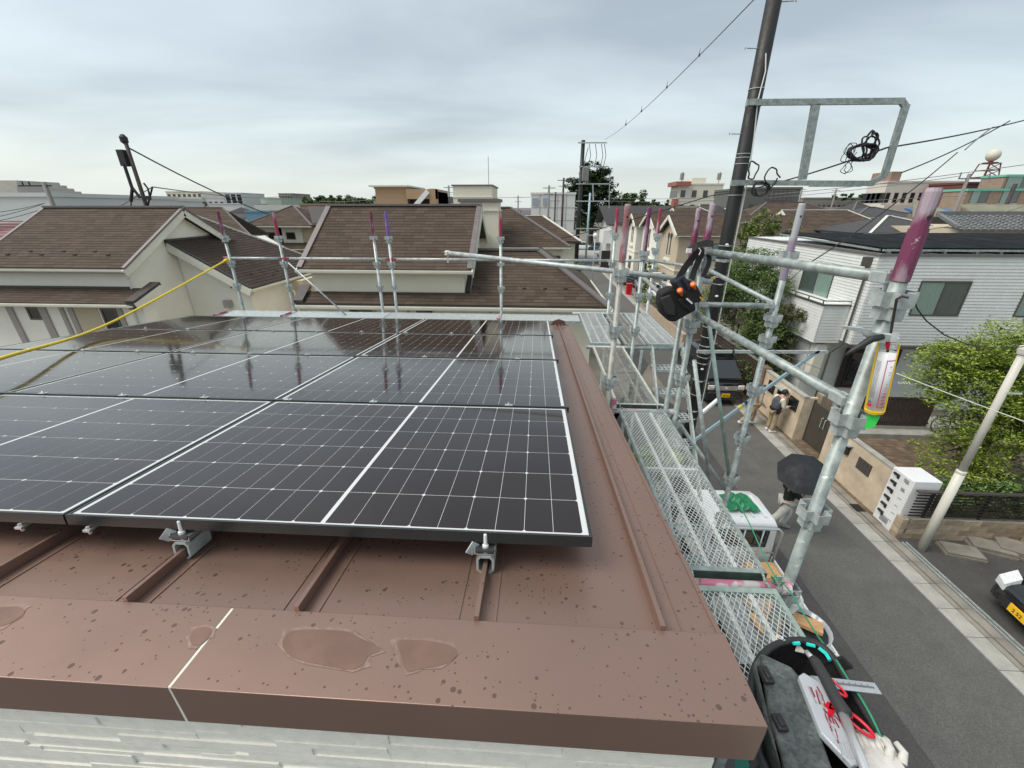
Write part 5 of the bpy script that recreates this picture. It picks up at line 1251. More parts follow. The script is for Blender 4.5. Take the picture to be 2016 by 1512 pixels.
# stepped terraced apartments at the far left
cond = M('weathered_beige_block', (.42,.40,.36), .85, 0, .12, .4)
t = thing('apartment_block', 'stepped terraced apartment block above the far left warehouse', 'apartment block', (-120, 95, 0))
for k in range(5):
    yk = 95.; zk = py(40, 355+6.5*k, yk).z; xr = py(42+13*k, 380, yk).x; xl_ = py(-150, 380, yk).x
    m_ = MB(); m_.box(xl_,xr,yk-k*1.5,yk+9,0 if k == 4 else zk-.9,zk); build(m_, 'terrace', cond, t)
    m_ = MB(); m_.box(xl_,xr-2,yk-k*1.5+1.0,yk+8.5,zk-2.2,zk-.9); build(m_, 'window_band', glass, t)
# distant blocks between the roofs
pale = M('pale_far_block', (.54,.56,.54), .8, 0, .05, .2); palec = M('cream_far_block', (.60,.58,.48), .8, 0, .05, .2); bluish = M('blue_grey_far_block', (.30,.36,.40), .8, 0, .05, .2)
block('curved cream balcony apartments under the overhead cable', 326, 396, 378, 150, 20, palec, 5, 7, 2, 1.3, band=(1.2,1.0))
block('pale stepped block right of the cream balcony apartments', 396, 440, 390, 150, 15, pale, 3, 4, 2, 1.3)
block('dark windowed white tower in the distance', 441, 475, 381, 140, 12, pale, 5, 3, 2, 1.9, win=(.75,))
block('long low white factory under the small tower', 412, 480, 402, 120, 12, pale, 2, 6, 2, 1)
block('blue wooden house with three tiny windows', 483, 532, 418, 62, 8, M('blue_siding', (.12,.24,.33), .7, 0, .05, 1), 1, 4, 3.5, .9, win=(.3,))
block('pale green flat block on the skyline', 512, 552, 391, 130, 12, M('pale_green_block', (.34,.40,.34), .8, 0, .05, .2), 2, 4, 2, 1)
block('brown block of flats on the skyline above the pyramid roof', 548, 575, 382, 150, 12, M('dull_brown_block', (.27,.235,.21), .8, 0, .05, .2), 5, 5, 2, 1.2)
block('low brick building in front of the treeline', 590, 650, 404, 70, 8, M('dull_brick', (.27,.18,.14), .8, 0, .08, .6))
# centre: white warehouse with dark opening
t, a_, b_ = block('white panelled hall with a dark brown shutter', 1046, 1133, 383, 60, 12, M('white_panels', (.66,.66,.64), .6, 0, .04, .3))
for k in range(1, 5): m_ = MB(); xx = a_.x+(b_.x-a_.x)*k/5; m_.box(xx-.04,xx+.04,59.96,59.995,0,a_.z); m_.box(a_.x,b_.x,59.965,59.99,a_.z-k*1.6-.03,a_.z-k*1.6+.03); build(m_, 'panel_joint', conc, t)
m_ = MB(); m_.box(a_.x+.1,a_.x+2.6,59.9,59.96,4.2,6.3); build(m_, 'shutter', M('dark_red_brown', (.09,.035,.03), .6, 0, .1, 2), t)
for u in (1054,1075): m_ = MB(); q = py(u,395,60); m_.box(q.x-.4,q.x+.4,59.88,59.95,q.z-.6,q.z+.3); build(m_, 'window', bluish, t)
# right skyline
apc = M('cream_apartment', (.66,.63,.52), .85, 0, .04, .4)
t, a_, b_ = block('cream apartment block with a reddish penthouse slab', 1336, 1425, 364, 95, 5, apc, 4, 4, 1, 1.3, win=(.4,), side=3)
m_ = MB(); m_.box(py(1370,350,95).x,py(1398,350,95).x,97,103,a_.z,py(1380,349,95).z); build(m_, 'roof_house', apc, t)
m_ = MB(); m_.box(a_.x-.8,a_.x+2.2,94,100,a_.z-.2,a_.z+.6); m_.box(a_.x-.7,a_.x+.2,94.2,96,7.2,9.2); build(m_, 'red_slab', M('brick_red', (.33,.12,.09), .8, 0, .1, 1), t)
for u in (1347,1421):
    q = py(u,344,96); m_ = MB(); m_.tube([(q.x,97,a_.z),(q.x,97,q.z+.6)], .1, 5)
    for k in range(3): m_.box(q.x-.45+.3*k,q.x-.3+.3*k,96.8,97.2,q.z-.9,q.z+.4)
    build(m_, 'antenna', conc, t)
dkh = M('dark_grey_stucco', (.13,.135,.12), .8, 0, .08, .6)
t, a_, b_ = block('dark grey house with a lattice balcony behind the black pole', 1468, 1577, 373, 55, 9, dkh, 1, 3, 6, 1.1, win=(.25,))
m_ = MB(); q = py(1545,385,54.6)
for k in range(6): m_.box(q.x-1.6+k*.5,q.x-1.5+k*.5,54.5,54.6,q.z-1.0,q.z+.6)
for k in range(4): m_.box(q.x-1.6,q.x+1.1,54.45,54.5,q.z-1.0+k*.5,q.z-.93+k*.5)
build(m_, 'balcony_lattice', ridgeg, t)
block('long low grey apartment rows with roof gardens', 1582, 1740, 391, 110, 6, concd, 2, 16, 3, 1.3, band=(1.0,.9))
t, a_, b_ = block('large cream apartment building with long balconies', 1748, 1895, 360, 72, 4, M('pale_pinkish_cream', (.60,.56,.49), .85, 0, .05, .4), 3, 9, 1, 1.4, band=(1.1,1.0), win=(.5,), side=4)
m_ = MB(); m_.box(py(1765,345,72).x,py(1785,345,72).x,73,77,a_.z,a_.z+1.6); build(m_, 'roof_house', M('dull_brick', (.27,.18,.14)), t)
bb = M('brown_brick', (.30,.225,.165), .85, 0, .15, 3)
mint = M('mint_green_trim', (.16,.46,.36), .6, 0, .05)
t, a_, b_ = block('brown brick building with mint green roof edge at the right', 1905, 2080, 376, 55, 3, bb, 0, 0, 0, top=mint)
for u in (1928, 1988):
    q = py(u, 387, 55); winbox(t, 'S', q.x-.95, q.x+.95, q.z-.75, q.z+.65, 54.99, gm=glassc, sill=white)
t, a_, b_ = block('upper brown brick storey with mint roof at the far right', 1980, 2100, 348, 60, 3, bb, 0, 0, 0, top=mint)
q = py(2008, 358, 60); winbox(t, 'S', q.x-1.6, q.x+2, q.z-1.1, q.z+.7, 59.99, gm=glassc)
t, a_, b_ = block('dark red low block below the lattice tower', 1905, 1985, 362, 66, 8, M('dark_red_block', (.13,.045,.04), .8, 0, .1, 1))
# lattice tower with globe
x0 = py(1941,335,75).x; t = thing('lattice_tower', 'small red steel lattice tower topped by a cream globe', 'tower', (x0, 75, 8))
zt0 = py(1943,322,75).z; zb0 = 9.; rs = M('rusty_red_steel', (.17,.055,.045), .7, .2, .15, 3)
m_ = MB()
for sx in (-1, 1):
    for sy in (-1, 1): m_.tube([(x0+sx*1.5,75+sy*1.5,zb0),(x0+.2+sx*.8,75+sy*.8,zt0)], .09, 5)
for k in range(6):
    f_ = k/5; z = zb0+(zt0-zb0)*f_; w_ = 1.5-.7*f_; cx_ = x0+.2*f_
    for (a, b) in (((-1,-1),(1,-1)),((1,-1),(1,1)),((1,1),(-1,1)),((-1,1),(-1,-1))): m_.bar((cx_+a[0]*w_,75+a[1]*w_,z),(cx_+b[0]*w_,75+b[1]*w_,z),.1)
    if k < 5:
        z2 = zb0+(zt0-zb0)*(k+1)/5; m_.bar((cx_-w_,75-w_,z),(cx_+w_*.95,75-w_*.95,z2),.09); m_.bar((cx_+w_,75-w_,z),(cx_-w_*.95,75-w_*.95,z2),.09)
build(m_, 'lattice', rs, t); m_ = MB(); m_.ball((x0+.2,75,zt0+1.1), .85, 16, 10); build(m_, 'globe', palec, t, smooth=True); m_ = MB(); m_.lathe((x0+.2,75,zt0), [(.9,0),(.9,.15),(.3,.2),(.3,.5)], 10); build(m_, 'globe_stand', rs, t)
m_ = MB(); q = py(1957,362,66); m_.lathe((q.x,66,q.z), [(.1,.0),(.9,-.25),(.95,-.3)], 14, 'y'); m_.tube([(q.x,66,q.z),(q.x,66,q.z-1.6)], .08, 5); tag(build(m_, 'satellite_dish', conc), 'grey satellite dish beside the lattice tower', 'satellite dish')
# the rest of the town as one mass
m_ = MB(); m2_ = MB(); rr = random.Random(5)
for k in range(900):
    y_ = rr.uniform(75, 420); x_ = rr.uniform(-1.6, 1.9)*y_
    if -.04*y_ < x_ < .12*y_+3 and y_ < 140: continue
    w_ = rr.uniform(6, 13); d_ = rr.uniform(6, 10); h_ = rr.uniform(4.2, 6.6)+(rr.random() < .03)*rr.uniform(1, 4); m_.box(x_,x_+w_,y_,y_+d_,0,h_)
    if h_ < 7: m2_.prism([(x_-.4,y_-.4,h_+.01),(x_-.4,y_+d_/2,h_+1.1),(x_-.4,y_+d_+.4,h_+.01)], (w_+.8,0,0))
tn = build(m_, 'distant_town', M('far_walls', (.46,.45,.42), .85, 0, .1, .02, rnd=.4), kind='stuff'); tag(tn, 'mass of low pale houses reaching the horizon', 'houses')
tag(build(m2_, 'distant_roofs', M('far_roofs', (.15,.14,.14), .85, 0, .1, .02, rnd=.45), kind='stuff'), 'mass of grey and brown roofs reaching the horizon', 'roofs')

# ------------------------------------------------------------------ trees
def leaves(parent, clumps, n, size, mat, name='crown', seed=1, tri=False, kind=None):
    rr = random.Random(seed); m_ = MB(); tot = sum(c[3]*c[4]*c[5] for c in clumps)**1.0; vs = []; fs = []
    for (cx_, cy_, cz_, rx, ry, rz_) in clumps:
        k = int(n*rx*ry*rz_/tot)+8
        sub = []
        for _ in range(max(5, int(k/55))):
            th_ = rr.uniform(0, 2*pi); ph = math.acos(rr.uniform(-.75, 1)); q = rr.uniform(.5, 1.22)
            sub.append((cx_+rx*q*sin(ph)*cos(th_), cy_+ry*q*sin(ph)*sin(th_), cz_+rz_*q*cos(ph), rr.uniform(.16,.34)*min(rx,ry,rz_)+.05))
        for _ in range(k):
            sx, sy, sz, sr = rr.choice(sub); th_ = rr.uniform(0, 2*pi); ph = math.acos(rr.uniform(-1, 1)); q = rr.random()**.5*sr
            p = V((sx+q*sin(ph)*cos(th_)*1.3, sy+q*sin(ph)*sin(th_)*1.3, sz+q*cos(ph)*.75))
            a = V((rr.uniform(-1,1), rr.uniform(-1,1), rr.uniform(-.5,.5))).normalized(); b = a.cross(V((rr.uniform(-.6,.6), rr.uniform(-.6,.6), 1))).normalized()
            s_ = size*rr.uniform(.6, 1.35); i = len(vs)
            vs += [p-a*s_, p-b*s_*.45+a*.1*s_, p+a*s_, p+b*s_*.45]; fs.append((i, i+1, i+2, i+3))
    m_.v = [tuple(v) for v in vs]; m_.f = fs; return build(m_, name, mat, parent, kind=kind)
def tree(lab, x, y, h, clumps, n, size, mat, tr=.09, name='tree', seed=1, lean=(0,0), group=None, limbs=7, z0=0):
    t = thing(name, lab, 'tree', (x, y, z0), group=group); rr = random.Random(seed+50)
    m_ = MB(); top = V((x+lean[0], y+lean[1], z0+h*.72)); base = V((x, y, z0)); mid = base.lerp(top, .5)+V((rr.uniform(-.1,.1), rr.uniform(-.1,.1), 0))
    m_.tube([base, base.lerp(mid,.5), mid, top], [tr*1.25, tr, tr*.8, tr*.3], 8); build(m_, 'trunk', bark, t)
    for k in range(limbs):
        c = clumps[k % len(clumps)]; p = base.lerp(top, rr.uniform(.35, .9)); q = V((c[0]+rr.uniform(-.6,.6)*c[3], c[1]+rr.uniform(-.6,.6)*c[4], c[2]+rr.uniform(-.2,.6)*c[5]))
        m_ = MB(); m_.tube([p, p.lerp(q,.5)+V((0,0,-.08)), q], [tr*.45, tr*.3, tr*.1], 5); build(m_, 'limb', bark, t)
    leaves(t, clumps, n, size, mat, seed=seed); return t
tree('bright yellow green maple behind the slat fence at the right', 12.6, 10.4, 4.6, [(12.9,10.4,3.9,1.9,1.3,.8),(11.6,10.3,3.1,1.2,1.0,.7),(13.8,10.2,2.8,1.7,1.1,.9),(12.4,9.9,2.1,1.4,.9,.7),(11.2,10.8,3.7,.8,.8,.5),(14.2,10.0,1.6,1.6,.9,.7),(11.3,9.8,1.3,.8,.7,.5)], 80000, .042, leaf_b, .09, seed=3)
tree('leafy garden tree in front of the white house balcony', 9.75, 18.2, 5.2, [(9.6,19.0,5.0,1.0,1.4,.75),(9.6,16.6,1.1,.6,1.0,.75),(9.55,17.6,2.3,.7,1.2,.7),(9.5,18.4,4.3,1.1,1.5,.7),(9.1,19.6,4.1,.9,1.3,.9),(9.7,17.0,3.0,.9,1.1,.8),(9.2,20.5,2.8,1.0,1.4,.9),(9.9,17.8,1.7,.7,1.3,.7)], 70000, .045, leaf_m, .11, seed=5)
tree('rust tinged maple against the white siding', 10.3, 16.9, 4.4, [(10.0,16.5,3.6,.55,.8,.3),(9.9,17.2,2.7,.6,.8,.35),(9.8,16.4,1.9,.55,.7,.4)], 12000, .04, leaf_o, .07, seed=8)
tree('tall slim tree top rising beside the black pole', 12.6, 26.0, 7.6, [(12.9,26,6.6,.9,.9,.6),(12.4,26,5.9,.7,.9,.5),(14.4,26.4,6.2,1.0,.8,.4),(12.7,26.1,5.0,.9,.9,.7)], 8000, .075, leaf_y, .09, seed=9, name='tree')
t = thing('hedge', 'low dark green shrubs below the maple behind the slat fence', 'shrub', (12, 8.9, 0)); leaves(t, [(10.4,8.9,.7,.7,.4,.5),(11.6,8.9,.8,.8,.45,.6),(12.9,8.9,.9,.9,.45,.6),(10.2,9.4,.4,.7,.5,.3)], 12000, .045, leaf_m, 'foliage', 12)
t = thing('shrub', 'young yellow green plant seen under the perforated stair', 'shrub', (3.2, 8.8, 0)); leaves(t, [(3.2,8.8,1.3,.55,.5,.9),(2.9,9.3,.8,.5,.4,.6)], 900, .085, leaf_y, 'foliage', 13); m_ = MB(); m_.tube([(3.2,8.8,0),(3.2,8.8,1.9)], .02, 5); build(m_, 'stem', bark, t)
t = thing('shrub', 'green bush between the house wall and the decks', 'shrub', (1.2, 5.8, 0)); leaves(t, [(1.3,6.2,1.4,.6,1.0,1.0),(1.1,4.4,1.2,.5,.8,.8)], 2600, .06, leaf_y, 'foliage', 14)
tree('pale willow-like tree at the bend of the street', 2.55, 31, 4.2, [(2.5,31,2.7,1.0,1.2,1.0),(2.9,29.8,1.9,.9,1.0,.8),(2.2,32.5,3.3,.8,.9,.6)], 9000, .10, leaf_y, .12, seed=15)
t = thing('shrub', 'yellow green conifer bush beside the parked black car', 'shrub', (9.9, 37, 0)); leaves(t, [(9.9,37,1.6,.7,.8,1.6)], 1800, .10, leaf_y, 'foliage', 16); m_ = MB(); m_.tube([(9.9,37,0),(9.9,37,1)], .05, 5); build(m_, 'stem', bark, t)
t = thing('shrub', 'dry yellow garden hedge at the kerb near the red box', 'shrub', (9.5, 34, 0)); leaves(t, [(9.5,33.8,.5,.5,1.2,.45),(9.4,36,.4,.5,1,.4)], 1500, .09, leaf_y, 'foliage', 17)
c0 = py(1168,400,95); tree('huge dark evergreen tree behind the far utility pole', c0.x, 95, 15.5, [(c0.x-.6,95,12,4.2,3.5,3.2),(c0.x+1,95,8.4,4.4,3.5,3.5),(c0.x-2.2,95,10,2.8,2.5,2.5),(c0.x+1.2,94,4.4,4.6,3,2.8)], 15000, .36, leaf_d, .5, seed=21, limbs=10)
c1 = py(1232,400,100); tree('rounded green tree right of the huge evergreen', c1.x, 100, 11, [(c1.x-1.2,100,8,3.2,3,2.6),(c1.x+2,101,8.4,3.0,3,2.2),(c1.x,100,5,4.5,3,2.4)], 8000, .36, leaf_m, .35, seed=22)
for k, (u, v, y_, lb) in enumerate(((1293,402,120,'small dark tree left of the cream apartment block'),(1274,404,118,'low dark tree between the street houses and the skyline'),(1322,403,115,'dark pine in front of the cream apartment block'),(648,396,150,'green tree on the skyline left of the orange brown block'),(690,398,110,'round tree touching the orange brown block'),(712,396,105,'darker tree right beside the orange brown block'),(601,398,150,'dull tree right of the skyline flats'))):
    q = py(u, v, y_); tree(lb, q.x, y_, q.z+1, [(q.x,y_,q.z-.6,y_*.017,2,y_*.012),(q.x+y_*.01,y_,q.z-1.6,y_*.014,2,y_*.012)], 2600, .33, leaf_m, .2, seed=30+k, limbs=3)
t = thing('treeline', 'wooded ridge on the skyline behind the pyramid roof', 'trees', (-60, 170, 0)); leaves(t, [(py(600+22*i,400,170).x,170,7.9+R.uniform(-.6,1.0),5.5,4,3.0) for i in range(9)], 22000, .5, leaf_m, 'foliage', 40, kind='stuff')
# roof-garden greens on the grey rows
for k, u in enumerate((1665, 1700)):
    q = py(u, 388, 108); t = thing('shrub', 'green roof garden on the grey apartment rows, %s part' % ('left' if k == 0 else 'right'), 'shrub', (q.x, 108, 8)); leaves(t, [(q.x,108,q.z,2.5,1,.8)], 500, .4, leaf_m, 'foliage', 44+k)

# ------------------------------------------------------------------ utility poles and overhead cables
UP = thing('utility_pole', 'thick black sheathed utility pole with a steel frame', 'utility pole', (3.73, 8.7, 0))
ux, uy = 3.73, 8.7
m_ = MB(); m_.tube([(ux,uy,0),(ux,uy,13)], [.130,.116], 24); build(m_, 'shaft', polem, UP, smooth=True)
def band(z, m=galvl, h=.012, r=.158, nub=True):
    r = .1305-.0011*z; b_ = MB(); b_.lathe((ux,uy,z), [(r,0),(r+.007,0),(r+.007,h),(r,h)], 24)
    if nub: b_.box(ux-.05,ux+.02,uy-r-.03,uy-r-.002,z-.004,z+h+.004)
    build(b_, 'band', m, UP)
for z in (9.28,8.30,8.24,8.14,7.62,6.72,6.12,5.98,5.55,5.08,4.86,4.66,4.40,4.26,3.85,3.50,3.1,2.9): band(z, nub=z < 7)
for z, h in ((9.03,.09),(7.78,.09),(6.42,.05),(4.50,.06)): band(z, galv, h)
for z, s_ in ((10.45,1),(9.85,-1),(8.62,-1),(7.15,1),(6.3,-1),(11.1,1)):
    m_ = MB(); m_.tube([(ux+s_*.11,uy-.02,z),(ux+s_*.30,uy-.04,z)], .009, 6); m_.tube([(ux+s_*.33,uy-.04,z-.015),(ux+s_*.33,uy-.04,z+.02)], .012, 6); build(m_, 'step_bolt', galvl, UP)
for z in (6.75, 5.75, 4.15):
    m_ = MB(); m_.ball((ux-.03,uy-.13,z), (.035,.02,.022)); build(m_, 'white_mark', white, UP)
m_ = MB(); m_.tube([(ux-.02,uy-.14,9.75),(ux+.03,uy-.145,9.5),(ux+.0,uy-.145,9.1),(ux+.06,uy-.14,8.6),(ux+.125,uy-.09,8.0),(ux+.13,uy-.08,6.5),(ux+.14,uy-.07,4.3),(ux+.125,uy-.10,3.0)], .010, 6); m_.tube([(ux+.15,uy-.05,7.7),(ux+.15,uy-.04,6.0),(ux+.155,uy-.04,4.2)], .012, 6); build(m_, 'earth_wire', paper, UP)
# big arm frame
fx0, fx1, fz1, fz0 = ux, 6.15, 9.06, 7.83
m_ = MB(); m_.bar((fx0-.2,uy-.19,fz1), (fx1-.06,uy-.19,fz1-.01), .06, .09); m_.bar((fx0-.2,uy-.19,fz0), (fx1-.12,uy-.19,fz0-.02), .06, .085); m_.bar((fx1,uy-.19,fz1-.06), (fx1+.02,uy-.19,fz0+.08), .064, .10)
m_.bar((fx1-.10,uy-.19,fz1-.005), (fx1+.005,uy-.19,fz1-.09), .054, .086); m_.bar((fx1-.18,uy-.19,fz0-.015), (fx1+.02,uy-.19,fz0+.10), .054, .086)
m_.bar((4.68,uy-.19,fz1-.04), (4.77,uy-.19,fz0+.04), .06, .13); m_.bar((4.9,uy-.23,fz0-.04), (5.8,uy-.23,fz0-.04), .03, .07)
build(m_, 'arm_frame', galv, UP)
m_ = MB()
for k in range(6): 
    for s_ in (-.02, .025): m_.lathe((fx1+s_,uy-.2205,fz1-.2-k*.06-.4*(k > 2)), [(.009,0),(.009,-.001)], 8, 'y')
build(m_, 'bolt_hole', blackp, UP)
# lower bracket reaching over the street, with strut
lb_ = thing('pole_bracket', 'pale steel bracket and strut on the black pole reaching over the street', 'bracket', (5, uy, 4.5))
e0 = py(1372,692,uy-.2); e1 = py(1629,693,uy-.2); s0 = py(1366,868,uy-.2); s1 = py(1612,690,uy-.2)
m_ = MB(); m_.bar(e0, e1, .05, .06); build(m_, 'bar', galvl, lb_); m_ = MB(); m_.bar(s0, s1, .05, .06); build(m_, 'strut', bluep, lb_)
for f_ in (.40, .45, .50): c_ = s0.lerp(s1, f_); d = (s1-s0).normalized()*.05; m_ = MB(); m_.bar(c_-d*.7, c_+d*.7, .065, .075); build(m_, 'warning_tape', yellowp if f_ != .45 else blackp, lb_)
c_ = e0.lerp(e1,.28); m_ = MB(); m_.bar(c_-V((.02,0,0)), c_+V((.02,0,0)), .06, .07); build(m_, 'dark_tape', blackp, lb_)
# cable coils on the frame
def coil(c, rx, rz_, turns, r, lab, m=wirem, seed=1, tail=None):
    rr = random.Random(seed); pts = []
    for i in range(turns*12+1):
        t_ = 2*pi*i/12; w_ = rr.uniform(.80,1.12); pts.append((c.x+rx*w_*cos(t_)+rr.uniform(-.01,.01), c.y+.05*sin(i*.7)+rr.uniform(-.03,.03), c.z+rz_*w_*sin(t_)))
    if tail: pts += tail
    m_ = MB(); m_.tube(bez([V(p) for p in pts], 3), r, 5); return tag(build(m_, 'cable_coil', m, smooth=True), lab, 'cable', 'coiled cables on the pole frame')
coil(py(1497,372,uy-.3), .14, .12, 3, .013, 'black cable loops beside the pole at the lower arm', seed=2)
coil(py(1482,335,uy-.3), .10, .15, 1, .013, 'single large cable loop standing above the lower arm', wirem, seed=3)
coil(py(1520,350,uy-.3), .13, .16, 1, .013, 'hooked cable end right of the pole loops', wirem, seed=6)
coil(py(1697,300,uy-.35), .22, .13, 7, .015, 'big black tangle of cables on the right upright of the frame', seed=4)
coil(py(1712,285,uy-.35), .10, .20, 3, .015, 'tall cable loop leaning over the right upright', seed=5)
coil(py(1672,300,uy-.3), .10, .14, 2, .006, 'thin loose wire loop left of the black tangle', seed=7)
coil(py(1668,330,uy-.3), .07, .10, 2, .006, 'thin curly wires hanging below the tangle', seed=8)
def wire(pts, r, lab, m=wirem, sagn=0, group='overhead cables'):
    m_ = MB(); m_.tube(pts, r, 5, cap=True); return tag(build(m_, 'overhead_cable', m), lab, 'cable', group)
# cables: from frame up right, distant left etc
A0 = py(1745,291,uy-.2); B0 = py(2060,225,uy+4)
wire(cat_curve(A0, B0, .05), .014, 'black cable leaving the frame to the upper right')
wire(cat_curve(py(1745,291,uy-.2), py(1400,385,uy+6), .12)+cat_curve(py(1400,385,uy+6), py(870,505,36), .5)[1:], .016, 'black cable passing from the frame left behind the pole down to the street')
wire(cat_curve(py(1988,238,11), py(1775,340,8.6), .06), .012, 'twisted cable drooping to the loose hanging hook')
wire(cat_curve(py(1900,295,9.5), py(1955,250,10), -.02), .012, 'light spliced cable end near the right edge', wireg)
wire(cat_curve(py(1885,300,9.2), py(1590,520,7.5), .10), .010, 'long thin black cable crossing down over the white house')
wire(cat_curve(py(1590,520,7.5), py(1500,600,7.2), .0), .006, 'thin dropping wire continuing over the garden tree')
wire(cat_curve(py(1190,275,40), py(1495,-12,10.5), .3, 24), .012, 'high steel cable running from the far pole over the street', wireg)
for f_ in (.45,.62,.76,.88):
    p_ = cat_curve(py(1190,275,40), py(1495,-12,10.5), .3, 24)[int(24*f_)]; s_ = (p_.y)*.0012+.01; m_ = MB(); m_.lathe((p_.x,p_.y,p_.z-.02), [(s_*.9,0),(s_,s_),(s_*.3,s_*3),(s_*.1,s_*7)], 6); tag(build(m_, 'bird_deterrent', wirem), 'dark spike on the high cable, %s' % {.45:'lowest of the four',.62:'second from the bottom',.76:'second from the top',.88:'topmost of the four'}[f_], 'cable clip', 'clips on the high cable')
wire([py(1798,585,6.0), py(1806,608,6.1), py(1824,632,6.3), py(1860,660,6.6), py(1905,678,7.0), py(1960,685,7.4), py(1996,683,7.78)], .010, 'black cable sagging from the near post to the ivory pole')
wire(cat_curve(py(1995,684,7.75), py(2060,670,7.5), .03), .010, 'short black cable leaving the ivory pole top')
wire(cat_curve(py(1765,735,5.2), py(2060,845,4.6), .01), .006, 'thin white wire running down past the ivory pole', paper)
wire(cat_curve(py(1480,668,8.5), py(1640,735,8.0), .03), .006, 'thin wire below the steel bracket by the duct', wireg)
m_ = MB(); pp = [py(1768+2.6*i, 754+(2 if i % 2 else -2), 5.2-.01*i) for i in range(10)]; m_.tube(pp, .006, 5); tag(build(m_, 'wire_splice', paper), 'small white twisted wire splice on the thin white wire', 'wire splice')
# leaning-looking pole at the left
def polec(p): return V(p)
LPx = py(288,405,26); lx_ = LPx.x; t = thing('utility_pole', 'dark brown utility pole with cable box behind the left roof', 'utility pole', (lx_, 26, 0)); 
zt = py(250,270,26).z; xt = lx_
m_ = MB(); m_.tube([(xt,26,0),(xt,26,zt-.1)], [.13,.10], 10); build(m_, 'shaft', brownpole, t, smooth=True)
m_ = MB(); m_.lathe((xt-.05,26,zt-.35), [(.08,0),(.19,.1),(.20,.35),(.08,.5)], 8); build(m_, 'pole_head', wirem, t)
m_ = MB(); m_.box(xt-.55,xt-.15,25.75,26.1,zt-1.5,zt-.65); m_.tube([(xt-.35,25.8,zt-1.4),(xt-.35,25.8,zt-2.7),(xt-.7,25.8,zt-3.4)], .09, 6); m_.tube([(xt-.35,25.8,zt-2.6),(xt-.05,25.8,zt-3.2)], .08, 6); m_.box(xt+.15,xt+.5,25.85,26,zt-3.3,zt-3.1); m_.tube([(xt+.5,25.9,zt-3.2),(xt+.55,25.9,zt-2.7),(xt+.4,25.9,zt-2.4)], .05, 6); build(m_, 'switch_gear', wirem, t)
m_ = MB(); m_.tube(bez([V((xt-.7,25.8,zt-3.4)), V((xt-.95,25.8,zt-4.2)), V((xt-.7,25.8,zt-5.1)), V((xt+.05,25.8,zt-5.5))], 6), .035, 6); build(m_, 'cable_loop', wirem, t)
for k in range(4): m_ = MB(); m_.bar((xt-.35,25.95,zt-4.2-k*.55), (xt+.35,25.95,zt-4.2-k*.55), .03); build(m_, 'step_bolt', wireg, t)
TOPL = V((xt,26,zt-.5))
wire(cat_curve(TOPL, py(700,450,60), 1.6, 20), .045, 'thick dark cable dropping from the left pole to the right')
wire(cat_curve(V((xt,26,zt-3.8)), py(300,368,26), .0), .05, 'short guy cable on the right of the left pole')
wire(cat_curve(py(300,368,26), py(560,385,90), .5), .035, 'thin skyline wire running right from the guy cable', wireg)
for i, (u, v) in enumerate(((313,405),(325,405),(337,405))): wire(cat_curve(V((xt,26,zt-5.4)), py(u, v, 26), -.04), .035, 'short cable fanning down behind the roof, %s of three' % ('left','middle','right')[i])
wire(cat_curve(py(300,368,26), py(230,410,26), .0), .025, 'grey guy rod crossing behind the left pole', wireg)
q = py(102,398,24); t = thing('utility_pole', 'grey concrete pole with cross arm before the stepped apartments', 'utility pole', (q.x, 24, 0)); m_ = MB(); zt = py(88,358,24).z; m_.tube([(q.x,24,0),(q.x,24,zt)], .11, 8); build(m_, 'shaft', concp, t, smooth=True); m_ = MB(); m_.bar((q.x-1.6,24,zt-.2), (q.x+.35,24,zt-.2), .07); m_.lathe((q.x-1.3,24,zt-.17), [(.04,0),(.03,.2)], 6); m_.lathe((q.x-.9,24,zt-.17), [(.04,0),(.03,.2)], 6); build(m_, 'cross_arm', wirem, t)
for i, (va, vb) in enumerate(((420,398),(430,408),(438,418))): wire(cat_curve(py(-20,va,20), py(88,vb-8 if i else 400,23.9), .05), .014, 'dark cable in front of the grey warehouse, %s of three' % ('top','middle','bottom')[i])
# far street pole with transformer and arms
t = thing('utility_pole', 'tall black utility pole with grey transformer far down the street', 'utility pole', (py(1138,450,45).x, 45, 0)); xq = py(1141,400,45).x; zt = py(1143,276,45).z
m_ = MB(); m_.tube([(xq,45,0),(xq,45,zt)], [.24,.18], 12); build(m_, 'shaft', polem, t, smooth=True)
def arm(ua, ub, v, m=galvl, w_=.10): m_ = MB(); m_.bar(py(ua,v,44.8), py(ub,v,44.8), w_); build(m_, 'cross_arm', m, t)
arm(1138,1195,281); arm(1140,1198,328); arm(1134,1200,362); arm(1134,1200,396); arm(1134,1180,450); arm(1134,1178,463)
m_ = MB(); a_ = py(1147,330,44.6); b_ = py(1156,357,44.6); m_.box(a_.x,b_.x+.1,44.3,44.9,b_.z,a_.z); build(m_, 'transformer', concp, t, bev=.05)
for u in (1160, 1172, 1184, 1190):
    m_ = MB(); m_.tube([py(u,283,44.7), py(u-3+(u % 3)*3,306,44.7), py(u-2,328,44.7)], .03, 5); build(m_, 'insulator_string', wirem, t)
m_ = MB(); m_.bar(py(1167,362,44.8), py(1168,396,44.8), .12); m_.bar(py(1200,362,44.8), py(1199,410,44.8), .06); build(m_, 'frame_upright', galvl, t)
m_ = MB(); m_.tube([py(1158,290,44.7), py(1148,330,44.7)], .03, 5); build(m_, 'stay', wirem, t)
